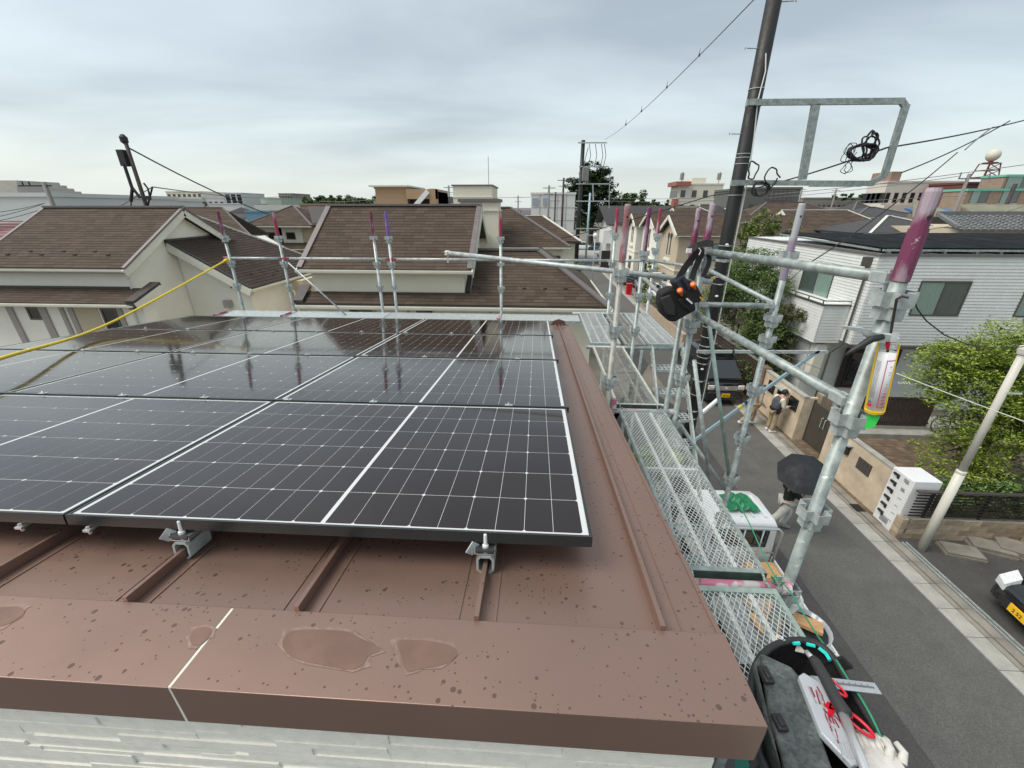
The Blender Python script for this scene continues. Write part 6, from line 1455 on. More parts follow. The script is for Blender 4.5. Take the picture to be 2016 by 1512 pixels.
for i, (u, vt_, vb_, y_, m, r_, lb) in enumerate(((1162,380,480,58,bluep,.14,'pale blue steel pole beside the far black pole'),(1110,350,460,60,brownpole,.13,'thin brown pole in front of the white hall, right'),(1094,378,450,55,brownpole,.10,'short thin pole in front of the white hall, middle'),(1081,365,445,57,concp,.13,'grey concrete pole in front of the white hall, left'),(1020,385,412,80,concp,.12,'small distant pole left of the white hall'),(883,365,405,70,concp,.14,'distant pole with box left of the cream tower'),(1172,466,505,40,galvl,.05,'short white street lamp post at the parking lot'),(1580,370,400,95,concp,.16,'distant pole under the frame, left one'),(1647,372,400,90,concp,.16,'distant pole under the frame, right one'))):
    a_ = py(u, vt_, y_); t = thing('utility_pole' if i != 6 else 'street_lamp', lb, 'pole' if i != 6 else 'street lamp', (a_.x, y_, 0)); m_ = MB(); m_.tube([(a_.x,y_,0),(a_.x,y_,a_.z)], r_, 6); build(m_, 'shaft', m, t, smooth=True)
    m_ = MB()
    if i == 6: m_.ball((a_.x,y_,a_.z+.1), .22, 8, 5)
    else: m_.bar((a_.x-.8,y_,a_.z-.3), (a_.x+.8,y_,a_.z-.3), .09); m_.bar((a_.x-.6,y_,a_.z-1), (a_.x+.6,y_,a_.z-1), .07)
    if i == 5: m_.box(a_.x-.4,a_.x+.9,y_-.4,y_+.3,a_.z-2.6,a_.z-1.6)
    build(m_, 'lamp' if i == 6 else 'cross_arm', white if i == 6 else wireg, t)
q = py(1888,395,38); t = thing('utility_pole', 'weathered pole with cross arm in front of the cream apartments', 'utility pole', (q.x, 38, 0)); zt = py(1900,342,38).z; m_ = MB(); m_.tube([(q.x,38,0),(q.x,38,zt)], [.15,.11], 10); build(m_, 'shaft', concp, t, smooth=True); m_ = MB(); m_.bar((q.x-.7,38,zt-.35), (q.x+1.6,38,zt-.35), .09); m_.lathe((q.x+1.55,38,zt-.3), [(.05,0),(.05,.4)], 6); m_.lathe((q.x-.65,38,zt-.3), [(.05,0),(.05,.4)], 6); build(m_, 'cross_arm', wireg, t)
q = py(1985,395,40); t = thing('utility_pole', 'dark brown pole in front of the brick building at the right', 'utility pole', (q.x, 40, 0)); zt = py(2000,362,40).z; m_ = MB(); m_.tube([(q.x,40,0),(q.x,40,zt)], .14, 8); build(m_, 'shaft', brownpole, t, smooth=True); m_ = MB(); m_.bar((q.x-.4,40,zt-.3), (q.x+1.4,40,zt-.3), .08); build(m_, 'cross_arm', wireg, t)
for i, (p_, q_, r_) in enumerate(((py(1440,388,60),py(2060,318,35),.03),(py(1440,393,60),py(1887,347,38),.025),(py(1440,396,70),py(1900,385,38),.025),(py(1200,396,90),py(1450,392,90),.04),(py(1200,390,90),py(1450,386,90),.04),(py(880,382,100),py(1050,388,60),.03),(py(630,396,120),py(740,392,90),.04),(py(1700,460,15),py(2060,390,15),.01))):
    wire(cat_curve(p_, q_, .3), r_, ['upper skyline wire right of the black pole','second skyline wire right of the black pole','low skyline wire before the cream apartments','lower far wire above the small trees','upper far wire above the small trees','far wire left of the white hall','far wire left of the orange brown block','thin wire crossing the brick building'][i], wireg, group='skyline wires')
# ------------------------------------------------------------------ lettering
def text_mesh(s, size, name, mat, parent, M4, bold=0.0):
    cu = bpy.data.curves.new('t', 'FONT'); cu.body = s; cu.size = size; cu.align_x = 'CENTER'; cu.align_y = 'CENTER'; cu.extrude = .0008; cu.offset = bold
    to = bpy.data.objects.new('t', cu); sc.collection.objects.link(to)
    dg = bpy.context.evaluated_depsgraph_get(); me = bpy.data.meshes.new_from_object(to.evaluated_get(dg)); bpy.data.objects.remove(to)
    me.transform(M4); me.materials.append(mat); o = bpy.data.objects.new(name, me); link(o, parent); MW[o.name] = MW[parent.name]; return o
# ------------------------------------------------------------------ vehicles
def wheel(parent, x, y, z, r=.28, w_=.16, s_=1):
    m_ = MB(); m_.lathe((x,y,z), [(r*.62,-w_/2),(r*.95,-w_/2),(r,-w_*.3),(r,w_*.3),(r*.95,w_/2),(r*.62,w_/2)], 18, 'x'); wh = build(m_, 'wheel', rubber, parent, world=False, smooth=False)
    m_ = MB(); m_.lathe((x+s_*w_*.3,y,z), [(r*.6,0),(r*.55,s_*.03),(r*.15,s_*.035)], 14, 'x'); build(m_, 'rim', alu, wh, world=False)
def sec(y, w0, w1, z0, z1, r=.06, zt=None, wm=None):
    """one cross-section: half widths at bottom and top"""
    return [(-w0+r,y,z0),(w0-r,y,z0),(w0,y,z0+r),(w0,y,(z0+z1)/2),(w1+.0,y,z1-r*.6),(w1-r,y,z1),(-w1+r,y,z1),(-w1,y,z1-r*.6),(-w0,y,(z0+z1)/2),(-w0,y,z0+r)]
def car(lab, x, y, rz, paint, L_=4.2, Wd=1.7, H=1.5, group=None, kind='hatch', plate=None, cat='car', name='parked_car'):
    t = thing(name, lab, cat, (x, y, .01), rz, group=group); h = Wd/2; bl_ = .78 if kind != 'van' else .95
    m_ = MB(); m_.loft([sec(-L_/2,h*.80,h*.74,.28,bl_*.80),sec(-L_/2+.12,h*.93,h*.88,.20,bl_*.90),sec(-L_/2+.5,h,h*.95,.18,bl_*.98 if kind!='van' else bl_),sec(-L_/2+1.15,h,h*.96,.18,bl_+.10),sec(0,h,h*.97,.18,bl_+.12),sec(L_/2-.5,h,h*.96,.18,bl_+.12),sec(L_/2-.1,h*.95,h*.9,.22,bl_+.05),sec(L_/2,h*.82,h*.78,.3,bl_-.05)])
    body = build(m_, 'body', paint, t, world=False, smooth=True, sub=1)
    f0 = -L_/2+(1.0 if kind != 'van' else .55); m_ = MB()
    m_.loft([sec(f0,h*.86,h*.84,bl_,bl_+.12,.03),sec(f0+.55,h*.88,h*.74,bl_,H-.08,.05),sec(f0+1.0,h*.88,h*.72,bl_,H,.05),sec(L_/2-.75,h*.88,h*.72,bl_,H-.02,.05),sec(L_/2-.12,h*.85,h*.70,bl_,bl_+.25 if kind!='van' else H-.15,.04)])
    build(m_, 'cabin_glass', glass, t, world=False, smooth=False)
    m_ = MB(); m_.loft([sec(f0+.62,h*.76,h*.72,H-.09,H-.01,.02),sec(f0+1.05,h*.76,h*.72,H-.05,H+.02,.02),sec(L_/2-.8,h*.76,h*.72,H-.06,H+.015,.02),sec(L_/2-.4,h*.74,h*.7,H-.12,H-.04,.02)]); build(m_, 'roof_panel', paint, t, world=False)
    m_ = MB()
    for s_ in (-1, 1):
        m_.bar((s_*h*.85,f0+.0,bl_+.08),(s_*h*.75,f0+.6,H-.05),.05); m_.bar((s_*h*.87,.25,bl_),(s_*h*.75,.25,H-.03),.06)
    build(m_, 'window_pillar', paint, t, world=False)
    for s_ in (-1, 1):
        for yy in (-L_/2+.72, L_/2-.68): wheel(t, s_*(h-.08), yy, .30, .30, .2, s_)
        m_ = MB(); m_.loft([[(s_*(h*.55),-L_/2-.0,.58),(s_*(h*.88),-L_/2+.08,.58),(s_*(h*.90),-L_/2+.10,.72),(s_*(h*.6),-L_/2+.02,.70)],[(s_*(h*.62),-L_/2+.30,.62),(s_*(h*.985),-L_/2+.42,.64),(s_*(h*.97),-L_/2+.42,.84),(s_*(h*.66),-L_/2+.32,.82)]]); build(m_, 'headlight', lampg, t, world=False)
        m_ = MB(); m_.ball((s_*(h+.10),f0+.35,bl_+.12), (.09,.06,.07), 8, 5); build(m_, 'mirror', paint, t, world=False)
    m_ = MB(); m_.box(-h*.5,h*.5,-L_/2-.02,-L_/2+.05,.36,.50); build(m_, 'grille', blackp, t, world=False)
    m_ = MB(); m_.box(-.165,.165,-L_/2-.045,-L_/2-.021,.36,.525); build(m_, 'number_plate', white if plate is None else platey, t, world=False)
    return t
# black kei van coming up the street
def kei_van():
    t = thing('parked_van', 'black boxy small van facing the camera, yellow number plate', 'van', (7.72, 15.35, .01), .03); h = .735
    m_ = MB(); m_.loft([sec(0,h*.93,h*.93,.26,.62,.05),sec(.05,h,h*.98,.20,.80,.06),sec(.12,h,h*.97,.20,.94,.06),sec(.42,h,h*.96,.20,1.04,.06),sec(1.0,h,h*.95,.20,1.06,.05),sec(3.35,h,h*.95,.20,1.06,.05),sec(3.4,h*.95,h*.9,.26,1.0,.05)])
    build(m_, 'body', blackc, t, world=False, smooth=False, bev=.02)
    m_ = MB(); m_.loft([sec(.30,h*.93,h*.90,1.02,1.08,.02),sec(.98,h*.95,h*.80,1.04,1.72,.04),sec(3.28,h*.95,h*.82,1.04,1.74,.04),sec(3.38,h*.92,h*.8,1.04,1.6,.04)]); build(m_, 'cabin_glass', glass, t, world=False)
    m_ = MB(); m_.loft([sec(.90,h*.80,h*.74,1.68,1.75,.02),sec(1.2,h*.84,h*.78,1.72,1.84,.03),sec(3.1,h*.84,h*.78,1.72,1.85,.03),sec(3.35,h*.80,h*.76,1.65,1.78,.03)]); build(m_, 'roof_panel', blackc, t, world=False, smooth=False, bev=.02)
    for s_ in (-.35, .0, .35): m_ = MB(); m_.box(s_-.02,s_+.02,1.2,3.1,1.848,1.858); build(m_, 'roof_rib', blackc, t, world=False)
    for s_ in (-1, 1):
        m_ = MB(); m_.bar((s_*h*.91,.32,1.06),(s_*h*.79,.98,1.72),.06,.05); build(m_, 'window_pillar', blackc, t, world=False)
        m_ = MB(); m_.box(min(s_*.47,s_*.72),max(s_*.47,s_*.72),-.015,.05,.70,.89); hl = build(m_, 'headlight', lampg, t, world=False, bev=.02); 
        for k in range(2): m_ = MB(); m_.lathe((s_*(.53+.11*k),-.02,.785), [(.045,.0),(.045,-.008),(.03,-.012)], 12, 'y'); build(m_, 'lamp_bowl', chrome, hl, world=False)
        m_ = MB(); m_.box(min(s_*.66,s_*.725),max(s_*.66,s_*.725),-.022,-.0155,.82,.885); build(m_, 'indicator', amber, hl, world=False)
        m_ = MB(); m_.box(min(s_*.80,s_*.93),max(s_*.80,s_*.93),.50,.60,1.05,1.32); m_.bar((s_*.72,.55,1.15),(s_*.82,.55,1.18),.04); build(m_, 'mirror', blackc, t, world=False, bev=.02)
        for yy in (.62, 2.75): wheel(t, s_*.66, yy, .27, .27, .15, s_)
        m_ = MB(); m_.box(min(s_*.48,s_*.68),max(s_*.48,s_*.68),-.03,-.012,.36,.44); build(m_, 'fog_lamp', lampg, t, world=False)
    for k in range(4): m_ = MB(); m_.box(-.43,.43,-.03,-.005,.70+k*.045,.722+k*.045); build(m_, 'grille_bar', chrome, t, world=False)
    m_ = MB(); m_.ball((0,-.03,.775), (.06,.015,.045), 12, 6); build(m_, 'emblem', chrome, t, world=False)
    m_ = MB(); m_.box(-.72,.72,-.05,-.001,.26,.60); build(m_, 'bumper', blackc, t, world=False, bev=.03); m_ = MB(); m_.box(-.42,.42,-.056,-.0505,.30,.36); build(m_, 'lower_grille', blackp, t, world=False)
    m_ = MB(); m_.box(-.165,.165,-.075,-.058,.40,.565); pl_ = build(m_, 'number_plate', platey, t, world=False, bev=.004)
    text_mesh('39-44', .115, 'plate_number', platek, pl_, Matrix.Translation((0,-.077,.465)) @ Matrix.Rotation(pi/2, 4, 'X'), .002)
    text_mesh('580', .04, 'plate_number', platek, pl_, Matrix.Translation((0,-.077,.54)) @ Matrix.Rotation(pi/2, 4, 'X'))
    for s_, w_ in ((-.38,.12),(.30,.14),(-.1,.1)): m_ = MB(); m_.prism([(s_-w_,.36,1.105),(s_+w_,.36,1.105),(s_+w_,.46,1.21),(s_-w_,.46,1.21)], (0,-.006,.004)); build(m_, 'dashboard_paper', paper, t, world=False)
    m_ = MB(); m_.box(-.68,.68,.28,.42,1.075,1.09); m_.bar((-.4,.36,1.10),(.1,.5,1.2),.02); m_.bar((.1,.36,1.10),(.55,.5,1.2),.02); build(m_, 'wiper', blackp, t, world=False)
kei_van()
# white kei truck parked under the decks, seen from behind and above
def kei_truck():
    cxk = 4.18; yr = 6.5; h = .735
    t = thing('kei_truck', 'small white pickup truck with loaded bed parked below the scaffold', 'truck', (cxk, 5.8, .01)); T4 = lambda: Matrix.Translation((0, yr-5.8, 0))
    m_ = MB(); m_.T = T4(); m_.loft([sec(0,h*.98,h*.93,.55,1.68,.06),sec(.10,h*.98,h*.91,.55,1.76,.06),sec(.75,h*.98,h*.90,.5,1.78,.06),sec(1.05,h*.98,h*.88,.4,1.70,.06),sec(1.30,h*.98,h*.93,.35,1.05,.06),sec(1.36,h*.95,h*.9,.35,.95,.06)])
    cab = build(m_, 'cab', whiteg, t, world=False, bev=.03)
    for k in range(5): m_ = MB(); m_.T = T4(); xx = -.48+.24*k; m_.box(xx-.018,xx+.018,.12,.80,1.768,1.79); build(m_, 'roof_rib', whiteg, t, world=False)
    m_ = MB(); m_.T = T4(); m_.box(-.50,.50,-.012,-.001,1.18,1.52); rw = build(m_, 'rear_window', glass, t, world=False, bev=.02)
    m_ = MB(); m_.T = T4(); m_.box(-.54,.54,-.02,-.013,1.53,1.56); m_.box(-.54,.54,-.02,-.013,1.14,1.17); m_.box(-.54,-.505,-.02,-.013,1.17,1.53); m_.box(.505,.54,-.02,-.013,1.17,1.53); m_.box(-.02,.02,-.02,-.013,1.17,1.53); build(m_, 'window_seal', blackp, t, world=False)
    m_ = MB(); m_.T = T4()
    hg = [(-.70,-.12,.66),(-.70,-.12,1.62),(-.62,-.12,1.70),(.62,-.12,1.70),(.70,-.12,1.62),(.70,-.12,.66)]; m_.tube(hg, .028, 8)
    for xx in (-.35,0,.35): m_.tube([(xx,-.12,.66),(xx,-.12,1.70)], .016, 6)
    m_.tube([(-.70,-.12,1.1),(.70,-.12,1.1)], .018, 6); build(m_, 'headboard_frame', alu, t, world=False, smooth=True)
    m_ = MB(); m_.T = T4(); m_.box(-.72,.72,-2.0,-.02,.55,.64); build(m_, 'bed_floor', M('worn_bed_paint', (.52,.52,.48), .6, 0, .25, 6), t, world=False)
    for x0, x1, y0, y1 in ((-.73,-.70,-2.0,-.04),(.70,.73,-2.0,-.04),(-.73,.73,-2.03,-2.0)): m_ = MB(); m_.T = T4(); m_.box(x0,x1,y0,y1,.64,.93); build(m_, 'side_gate', whiteg, t, world=False, bev=.008)
    for s_ in (-1, 1):
        for yy in (.95, -1.35): wheel(t, s_*.64, yr-5.8+yy, .26, .26, .15, s_)
        m_ = MB(); m_.T = T4(); m_.box(min(s_*.70,s_*.728),max(s_*.70,s_*.728),.25,.98,1.08,1.55); build(m_, 'side_window', glass, t, world=False)
        m_ = MB(); m_.T = T4(); m_.box(min(s_*.80,s_*.95),max(s_*.80,s_*.95),1.02,1.10,1.05,1.35); build(m_, 'mirror', blackp, t, world=False)
    # goods on the bed
    r_ = random.Random(8)
    for k in range(7):
        m_ = MB(); x_ = cxk+r_.uniform(-.35,.45); y_ = r_.uniform(4.7,5.6); a = r_.uniform(-.35,.35); d = V((sin(a),cos(a),0)); c = V((x_,y_,.74+.035*k)); m_.bar(c-d*r_.uniform(.35,.6), c+d*.5, r_.uniform(.05,.16), .03)
        tag(build(m_, 'board', ply if k % 2 else wood), ['long thin timber lath','short plywood offcut','wide timber plank','narrow plywood strip','split timber board','plywood sheet piece','small timber block'][k]+' lying on the white truck bed', 'board', 'timber on the truck bed')
    for k in range(8):
        m_ = MB(); x_ = cxk-.55+.075*k; m_.bar((x_,4.6,.70+.03*(k % 3)), (x_+.1,6.3,.72+.03*(k % 3)), .045, .03); tag(build(m_, 'steel_channel', galvl), 'pale steel channel lengthwise on the truck bed, ' + ['against the house side gate','second from the house side','third from the house side','fourth from the house side','fourth from the road side','third from the road side','second from the road side','outermost towards the road'][k], 'steel channel', 'steel channels on the truck bed')
    m_ = MB(); m_.box(cxk+.15,cxk+.68,5.95,6.35,.65,.9); tag(build(m_, 'storage_case', ply, bev=.01), 'orange plywood case against the truck cab', 'case')
kei_truck()
# green sheet on the cab roof
m_ = MB(); g0 = py(1452,1005,6.85); rr = random.Random(2); rows_ = []
for j in range(9):
    ro = []
    for i in range(9):
        x_ = 3.98+i*.075; y_ = 6.72+j*.065; z_ = 1.81+.10*sin(i*.9+j*.3)**2*(1-abs(i-4)/6)+rr.uniform(0,.02)+(.04 if 0 < j < 8 and 0 < i < 8 else 0)
        ro.append((x_+rr.uniform(-.012,.012), y_+rr.uniform(-.012,.012), z_))
    rows_.append(ro)
m_.v = [p for r_ in rows_ for p in r_]; m_.f = [(j*9+i, j*9+i+1, (j+1)*9+i+1, (j+1)*9+i) for j in range(8) for i in range(8)]
go = build(m_, 'green_sheet', greensh, smooth=False); so = go.modifiers.new('t', 'SOLIDIFY'); so.thickness = .012; tag(go, 'crumpled green plastic sheet on the white truck roof', 'sheet')
# white bent sheet/strap by the van, near pole
m_ = MB(); q = py(1385,800,uy+1.2); m_.bar(py(1383,812,9.4), py(1414,786,9.4), .10, .05); tag(build(m_, 'white_tube', white), 'short white tube with dark marks hanging beside the black pole', 'tube')
# black car on the driveway, nose towards the street
car('black car with white headlight and yellow plate at the right edge', 10.9, 5.66, -pi/2-.08, blackc, 3.5, 1.48, 1.5, plate=1, name='parked_car')
PLT = [o for o in sc.objects if o.name.startswith('number_plate') and o.parent and o.parent.get('label', '').startswith('black car')][0]
text_mesh('39-44'[0:0]+'2 52', .1, 'plate_number', platek, PLT, Matrix.Translation((0,-1.75-.047,.43)) @ Matrix.Rotation(pi/2, 4, 'X'), .002)
# parked cars down the street and in the lot
silver = M('silver_car_paint', (.42,.44,.46), .22, .5, 0, coat=.6); whitec = M('white_car_paint', (.72,.73,.73), .2, 0, 0, coat=.7); tealc = M('dark_teal_car_paint', (.05,.10,.11), .2, .2, 0, coat=.7); bluec = M('light_blue_car_paint', (.16,.36,.50), .2, .2, 0, coat=.7)
def put(u, v, z=.6): q = pz(u, v, z); return q.x, q.y
for u, v, rz_, p_, kd, lb in ((1150,486,1.35,whitec,'hatch','white car at the left end of the distant parking lot'),(1183,487,1.4,tealc,'hatch','dark teal car behind the lamp post in the parking lot'),(1198,498,-1.2,whitec,'van','white van parked across the end of the street'),(1198,509,-.9,silver,'hatch','silver car half hidden behind the pale post'),(1203,521,.1,blackc,'hatch','black car below the silver one at the street bend'),(1246,530,.25,bluec,'hatch','light blue car in front of the beige houses'),(1240,556,.3,blackc,'hatch','black car parked beside the red box'),(1252,562,-.1,silver,'hatch','silver car nose beside the conifer bush'),(1288,590,.1,whitec,'van','white car parked behind the slender posts')):
    x_, y_ = put(u, v); car(lb, x_+(1.0 if u > 1220 else 0), y_+1, rz_, p_, 4.0, 1.65, 1.45 if kd == 'hatch' else 1.7, kind=kd)
m_ = MB(); q = pz(1237,580,0); m_.box(q.x-.25,q.x+.25,q.y-.2,q.y+.2,0,.95); m_.box(q.x-.28,q.x+.28,q.y-.23,q.y+.23,.951,1.02); tag(build(m_, 'red_box', redpl), 'small red box standing at the far kerb', 'box')
m_ = MB(); q = py(1345,680,20); m_.lathe((q.x,19.5,.1), [(.28,0),(.34,.6),(.36,.85)], 14); tag(build(m_, 'planter', dkmet), 'dark round planter beyond the rail fence', 'planter')
m_ = MB(); a_ = pz(1428,694,1.2); m_.box(9.35,9.95,22.6,23.3,0,1.1); tb = build(m_, 'garden_box', concd, bev=.03); tag(tb, 'grey green storage bin behind the board fence', 'bin')

# ------------------------------------------------------------------ people
def skin_obj(name, joints, edges, mat, parent, sub=2, root=0):
    me = bpy.data.meshes.new(name); me.from_pydata([j[0] for j in joints], edges, []); me.update(); me.materials.append(mat)
    o = bpy.data.objects.new(name, me); link(o, parent); MW[o.name] = MW[parent.name]
    md = o.modifiers.new('skin', 'SKIN'); md.use_smooth_shade = True
    if not me.skin_vertices:
        return o
    for i, j in enumerate(joints):
        r = j[1]; r = (r, r) if not isinstance(r, tuple) else r
        me.skin_vertices[0].data[i].radius = r; me.skin_vertices[0].data[i].use_root = (i == root)
    s = o.modifiers.new('sub', 'SUBSURF'); s.levels = sub; s.render_levels = sub
    return o
def person(lab, x, y, rz, P, cl, props=()):
    """P: joint positions in the person's frame (facing -Y): hip, chest, neck, head, shoulders, elbows, hands, knees, feet"""
    t = thing('person', lab, 'person', (x, y, .012), rz)
    g_ = lambda k: P[k]
    order = ['hip','belly','chest','neck','head','crown','shL','elL','wrL','haL','shR','elR','wrR','haR','hjL','knL','anL','toL','hjR','knR','anR','toR']
    rad = dict(hip=(.135,.10),belly=(.125,.095),chest=(.15,.10),neck=.055,head=(.085,.095),crown=(.07,.08),shL=.065,elL=.042,wrL=.03,haL=(.035,.02),shR=.065,elR=.042,wrR=.03,haR=(.035,.02),hjL=.085,knL=.058,anL=.04,toL=(.04,.03),hjR=.085,knR=.058,anR=.04,toR=(.04,.03))
    ed = [('hip','belly'),('belly','chest'),('chest','neck'),('neck','head'),('head','crown'),('chest','shL'),('shL','elL'),('elL','wrL'),('wrL','haL'),('chest','shR'),('shR','elR'),('elR','wrR'),('wrR','haR'),('hip','hjL'),('hjL','knL'),('knL','anL'),('anL','toL'),('hip','hjR'),('hjR','knR'),('knR','anR'),('anR','toR')]
    ix = {k: i for i, k in enumerate(order)}
    skin_obj('body', [(P[k], rad[k]) for k in order], [(ix[a], ix[b]) for a, b in ed], skin, t)
    def part(name, keys, es, mat, extra=.02, over=None):
        ii = {k: i for i, k in enumerate(keys)}
        js = []
        for k in keys:
            r = rad[k]; r = (r, r) if not isinstance(r, tuple) else r; js.append((P[k], tuple(a+extra for a in r)))
        skin_obj(name, js, [(ii[a], ii[b]) for a, b in es], mat, t)
    part('trousers', ['hip','hjL','knL','anL','hjR','knR','anR'], [('hip','hjL'),('hjL','knL'),('knL','anL'),('hip','hjR'),('hjR','knR'),('knR','anR')], cl['trousers'], .028)
    sl = cl.get('sleeve', 'long'); ks = ['belly','hip','chest','shL','shR','elL','elR']; es = [('belly','hip'),('belly','chest'),('chest','shL'),('shL','elL'),('chest','shR'),('shR','elR')]
    if sl == 'long': ks += ['wrL','wrR']; es += [('elL','wrL'),('elR','wrR')]
    part('shirt', ks, es, cl['shirt'], .022)
    if 'vest' in cl: part('vest', ['belly','hip','chest','shL','shR'], [('belly','hip'),('belly','chest'),('chest','shL'),('chest','shR')], cl['vest'], .05)
    for s_ in 'LR':
        a_ = V(P['an'+s_]); b_ = V(P['to'+s_]); d = (b_-a_); m_ = MB(); d2 = V((d.x,d.y,0)).normalized(); c = a_-d2*.06
        sd_ = d2.cross(V((0,0,1)))*.045; bz = min(a_.z-.06, b_.z); L1 = .27
        m_.loft([[c-sd_+V((0,0,-.05)), c+sd_+V((0,0,-.05)), c+sd_+V((0,0,.03)), c-sd_+V((0,0,.03))],[c+d2*.13-sd_*1.1+V((0,0,-.055)), c+d2*.13+sd_*1.1+V((0,0,-.055)), c+d2*.13+sd_+V((0,0,.02)), c+d2*.13-sd_+V((0,0,.02))],[c+d2*L1-sd_*.7+V((0,0,b_.z-a_.z-.0)), c+d2*L1+sd_*.7+V((0,0,b_.z-a_.z)), c+d2*L1+sd_*.6+V((0,0,b_.z-a_.z+.03)), c+d2*L1-sd_*.6+V((0,0,b_.z-a_.z+.03))]])
        build(m_, 'shoe', cl.get('shoes', white), t, world=False, bev=.012)
    hd = V(P['head']); m_ = MB(); up = (V(P['crown'])-hd).normalized(); c = hd+up*.05+V((0,.02,0)); m_.ball(c, (.105,.115,.11), 14, 8); build(m_, 'hair', hairm, t, world=False, smooth=True)
    m_ = MB(); f = hd+V((0,-.10,0)); m_.ball(f+V((0,-.012,-.005)), (.014,.018,.02), 8, 5); m_.ball(hd+V((-.098,.0,0)), (.012,.02,.03), 8, 5); m_.ball(hd+V((.098,.0,0)), (.012,.02,.03), 8, 5); build(m_, 'nose_and_ears', skin, t, world=False, smooth=True)
    m_ = MB()
    for s_ in (-1, 1): m_.ball(hd+V((s_*.034,-.098,.02)), (.012,.006,.007), 6, 4)
    build(m_, 'eyes', platek, t, world=False)
    for s_ in 'LR':                              # thumb and four fingers
        w_ = V(P['wr'+s_]); h_ = V(P['ha'+s_]); d = (h_-w_).normalized(); sd_ = d.cross(V((0,0,1))); sd_ = sd_.normalized() if sd_.length > .1 else V((1,0,0))
        m_ = MB()
        for k, ln in enumerate((.052,.062,.058,.045)): b0 = h_+sd_*(.026-.017*k); m_.tube([b0-d*.01, b0+d*ln*.6, b0+d*ln+V((0,0,-.015))], [.009,.008,.006], 6)
        b0 = w_.lerp(h_, .5)+sd_*.03; m_.tube([b0, b0+sd_*.02+d*.03, b0+sd_*.018+d*.06], [.010,.009,.007], 6); build(m_, 'fingers', skin, t, world=False, smooth=True)
    return t
base = dict(hip=(0,0,.90),belly=(0,0,1.06),chest=(0,.0,1.28),neck=(0,-.01,1.43),head=(0,-.03,1.54),crown=(0,-.02,1.62),shL=(.18,0,1.34),elL=(.23,-.02,1.07),wrL=(.22,-.14,.86),haL=(.22,-.17,.79),shR=(-.18,0,1.34),elR=(-.23,-.02,1.07),wrR=(-.22,-.14,.86),haR=(-.22,-.17,.79),hjL=(.09,0,.84),knL=(.10,-.02,.46),anL=(.10,.02,.09),toL=(.11,-.12,.035),hjR=(-.09,0,.84),knR=(-.10,-.02,.46),anR=(-.10,.02,.09),toR=(-.11,-.12,.035))
# worker with vest at the mailboxes (faces the wall, +X): rotate so that local -Y points to +X
Pw = dict(base); Pw.update(chest=(0,-.06,1.27),neck=(0,-.12,1.41),head=(0,-.19,1.50),crown=(0,-.20,1.59),shL=(.18,-.06,1.33),elL=(.22,-.24,1.18),wrL=(.16,-.42,1.27),haL=(.15,-.48,1.29),shR=(-.18,-.06,1.33),elR=(-.22,-.10,1.05),wrR=(-.15,-.34,1.06),haR=(-.12,-.41,1.07))
pw = person('worker in grey vest and khaki trousers writing at the mailboxes', 8.52, 13.3, pi/2+.1, Pw, dict(trousers=khaki, shirt=creamc, vest=navyv, shoes=white))
m_ = MB(); m_.bar((-.05,-.42,1.10), (-.05,-.70,1.16), .22, .012); o_ = build(m_, 'open_folder', blackp, pw, world=False); 
bpy.data.objects.remove(o_); mm = MB(); Mx = MW[pw.name]; mm.v = [tuple(Mx @ V(p)) for p in m_.v]; mm.f = m_.f; tag(build(mm, 'tablet_folder', blackp), 'black folder held open by the worker in the grey vest', 'folder')
m_ = MB(); m_.lathe((0,0,.93), [(.185,0),(.19,.05),(.18,.06)], 14); m_.box(-.2,-.12,-.05,.08,.80,.95); build(m_, 'tool_belt', blackf, pw, world=False)
# worker walking with pink towel
Pb = dict(base); Pb.update(chest=(0,-.08,1.26),neck=(0,-.14,1.39),head=(0,-.2,1.47),crown=(0,-.21,1.56),shL=(.18,-.08,1.32),shR=(-.18,-.08,1.32),elL=(.22,.02,1.06),wrL=(.22,-.12,.86),haL=(.22,-.16,.80),elR=(-.22,-.08,1.05),wrR=(-.18,-.25,.90),haR=(-.17,-.30,.85),knL=(.10,-.14,.48),anL=(.10,-.10,.10),toL=(.10,-.24,.04),knR=(-.10,.12,.47),anR=(-.11,.40,.18),toR=(-.11,.34,.08))
pb = person('worker in beige clothes with a pink towel round the neck, walking', 8.02, 13.75, pi/2-.05, Pb, dict(trousers=khaki, shirt=M('beige_work_shirt', (.42,.35,.25), .9, 0, .15, 8), shoes=white))
m_ = MB(); m_.tube([(-.13,-.20,1.33),(-.12,-.06,1.44),(0,.0,1.46),(.12,-.06,1.44),(.13,-.20,1.33)], [.03,.035,.04,.035,.03], 8); build(m_, 'towel', pinkc, pb, world=False, smooth=True)
# man under the umbrella
Pu = dict(base); Pu.update(shR=(-.18,-.02,1.34),elR=(-.24,-.14,1.12),wrR=(-.14,-.26,1.26),haR=(-.11,-.28,1.31),elL=(.24,.08,1.08),wrL=(.27,-.08,.92),haL=(.27,-.12,.86),knL=(.10,-.14,.48),anL=(.10,-.05,.10),toL=(.10,-.19,.035),knR=(-.10,.12,.48),anR=(-.11,.36,.20),toR=(-.11,.32,.08))
pu = person('man in pale trousers and dark top walking under an umbrella', 6.22, 8.30, pi/2-.3, Pu, dict(trousers=lightg, shirt=M('dark_green_top', (.012,.022,.017), .9, 0, .2, 8), shoes=M('grey_shoe', (.22,.22,.21), .7, 0, .1), sleeve='short'))
Mu = MW[pu.name]; hnd = Mu @ V(Pu['haR']); uc = V((6.28, 8.18, 1.76)); ax = V((-.34,-.52,1)).normalized()
t = thing('umbrella', 'opened dark umbrella hiding the head of the walking man', 'umbrella', tuple(hnd)); m_ = MB(); n = 8; Rr = .55
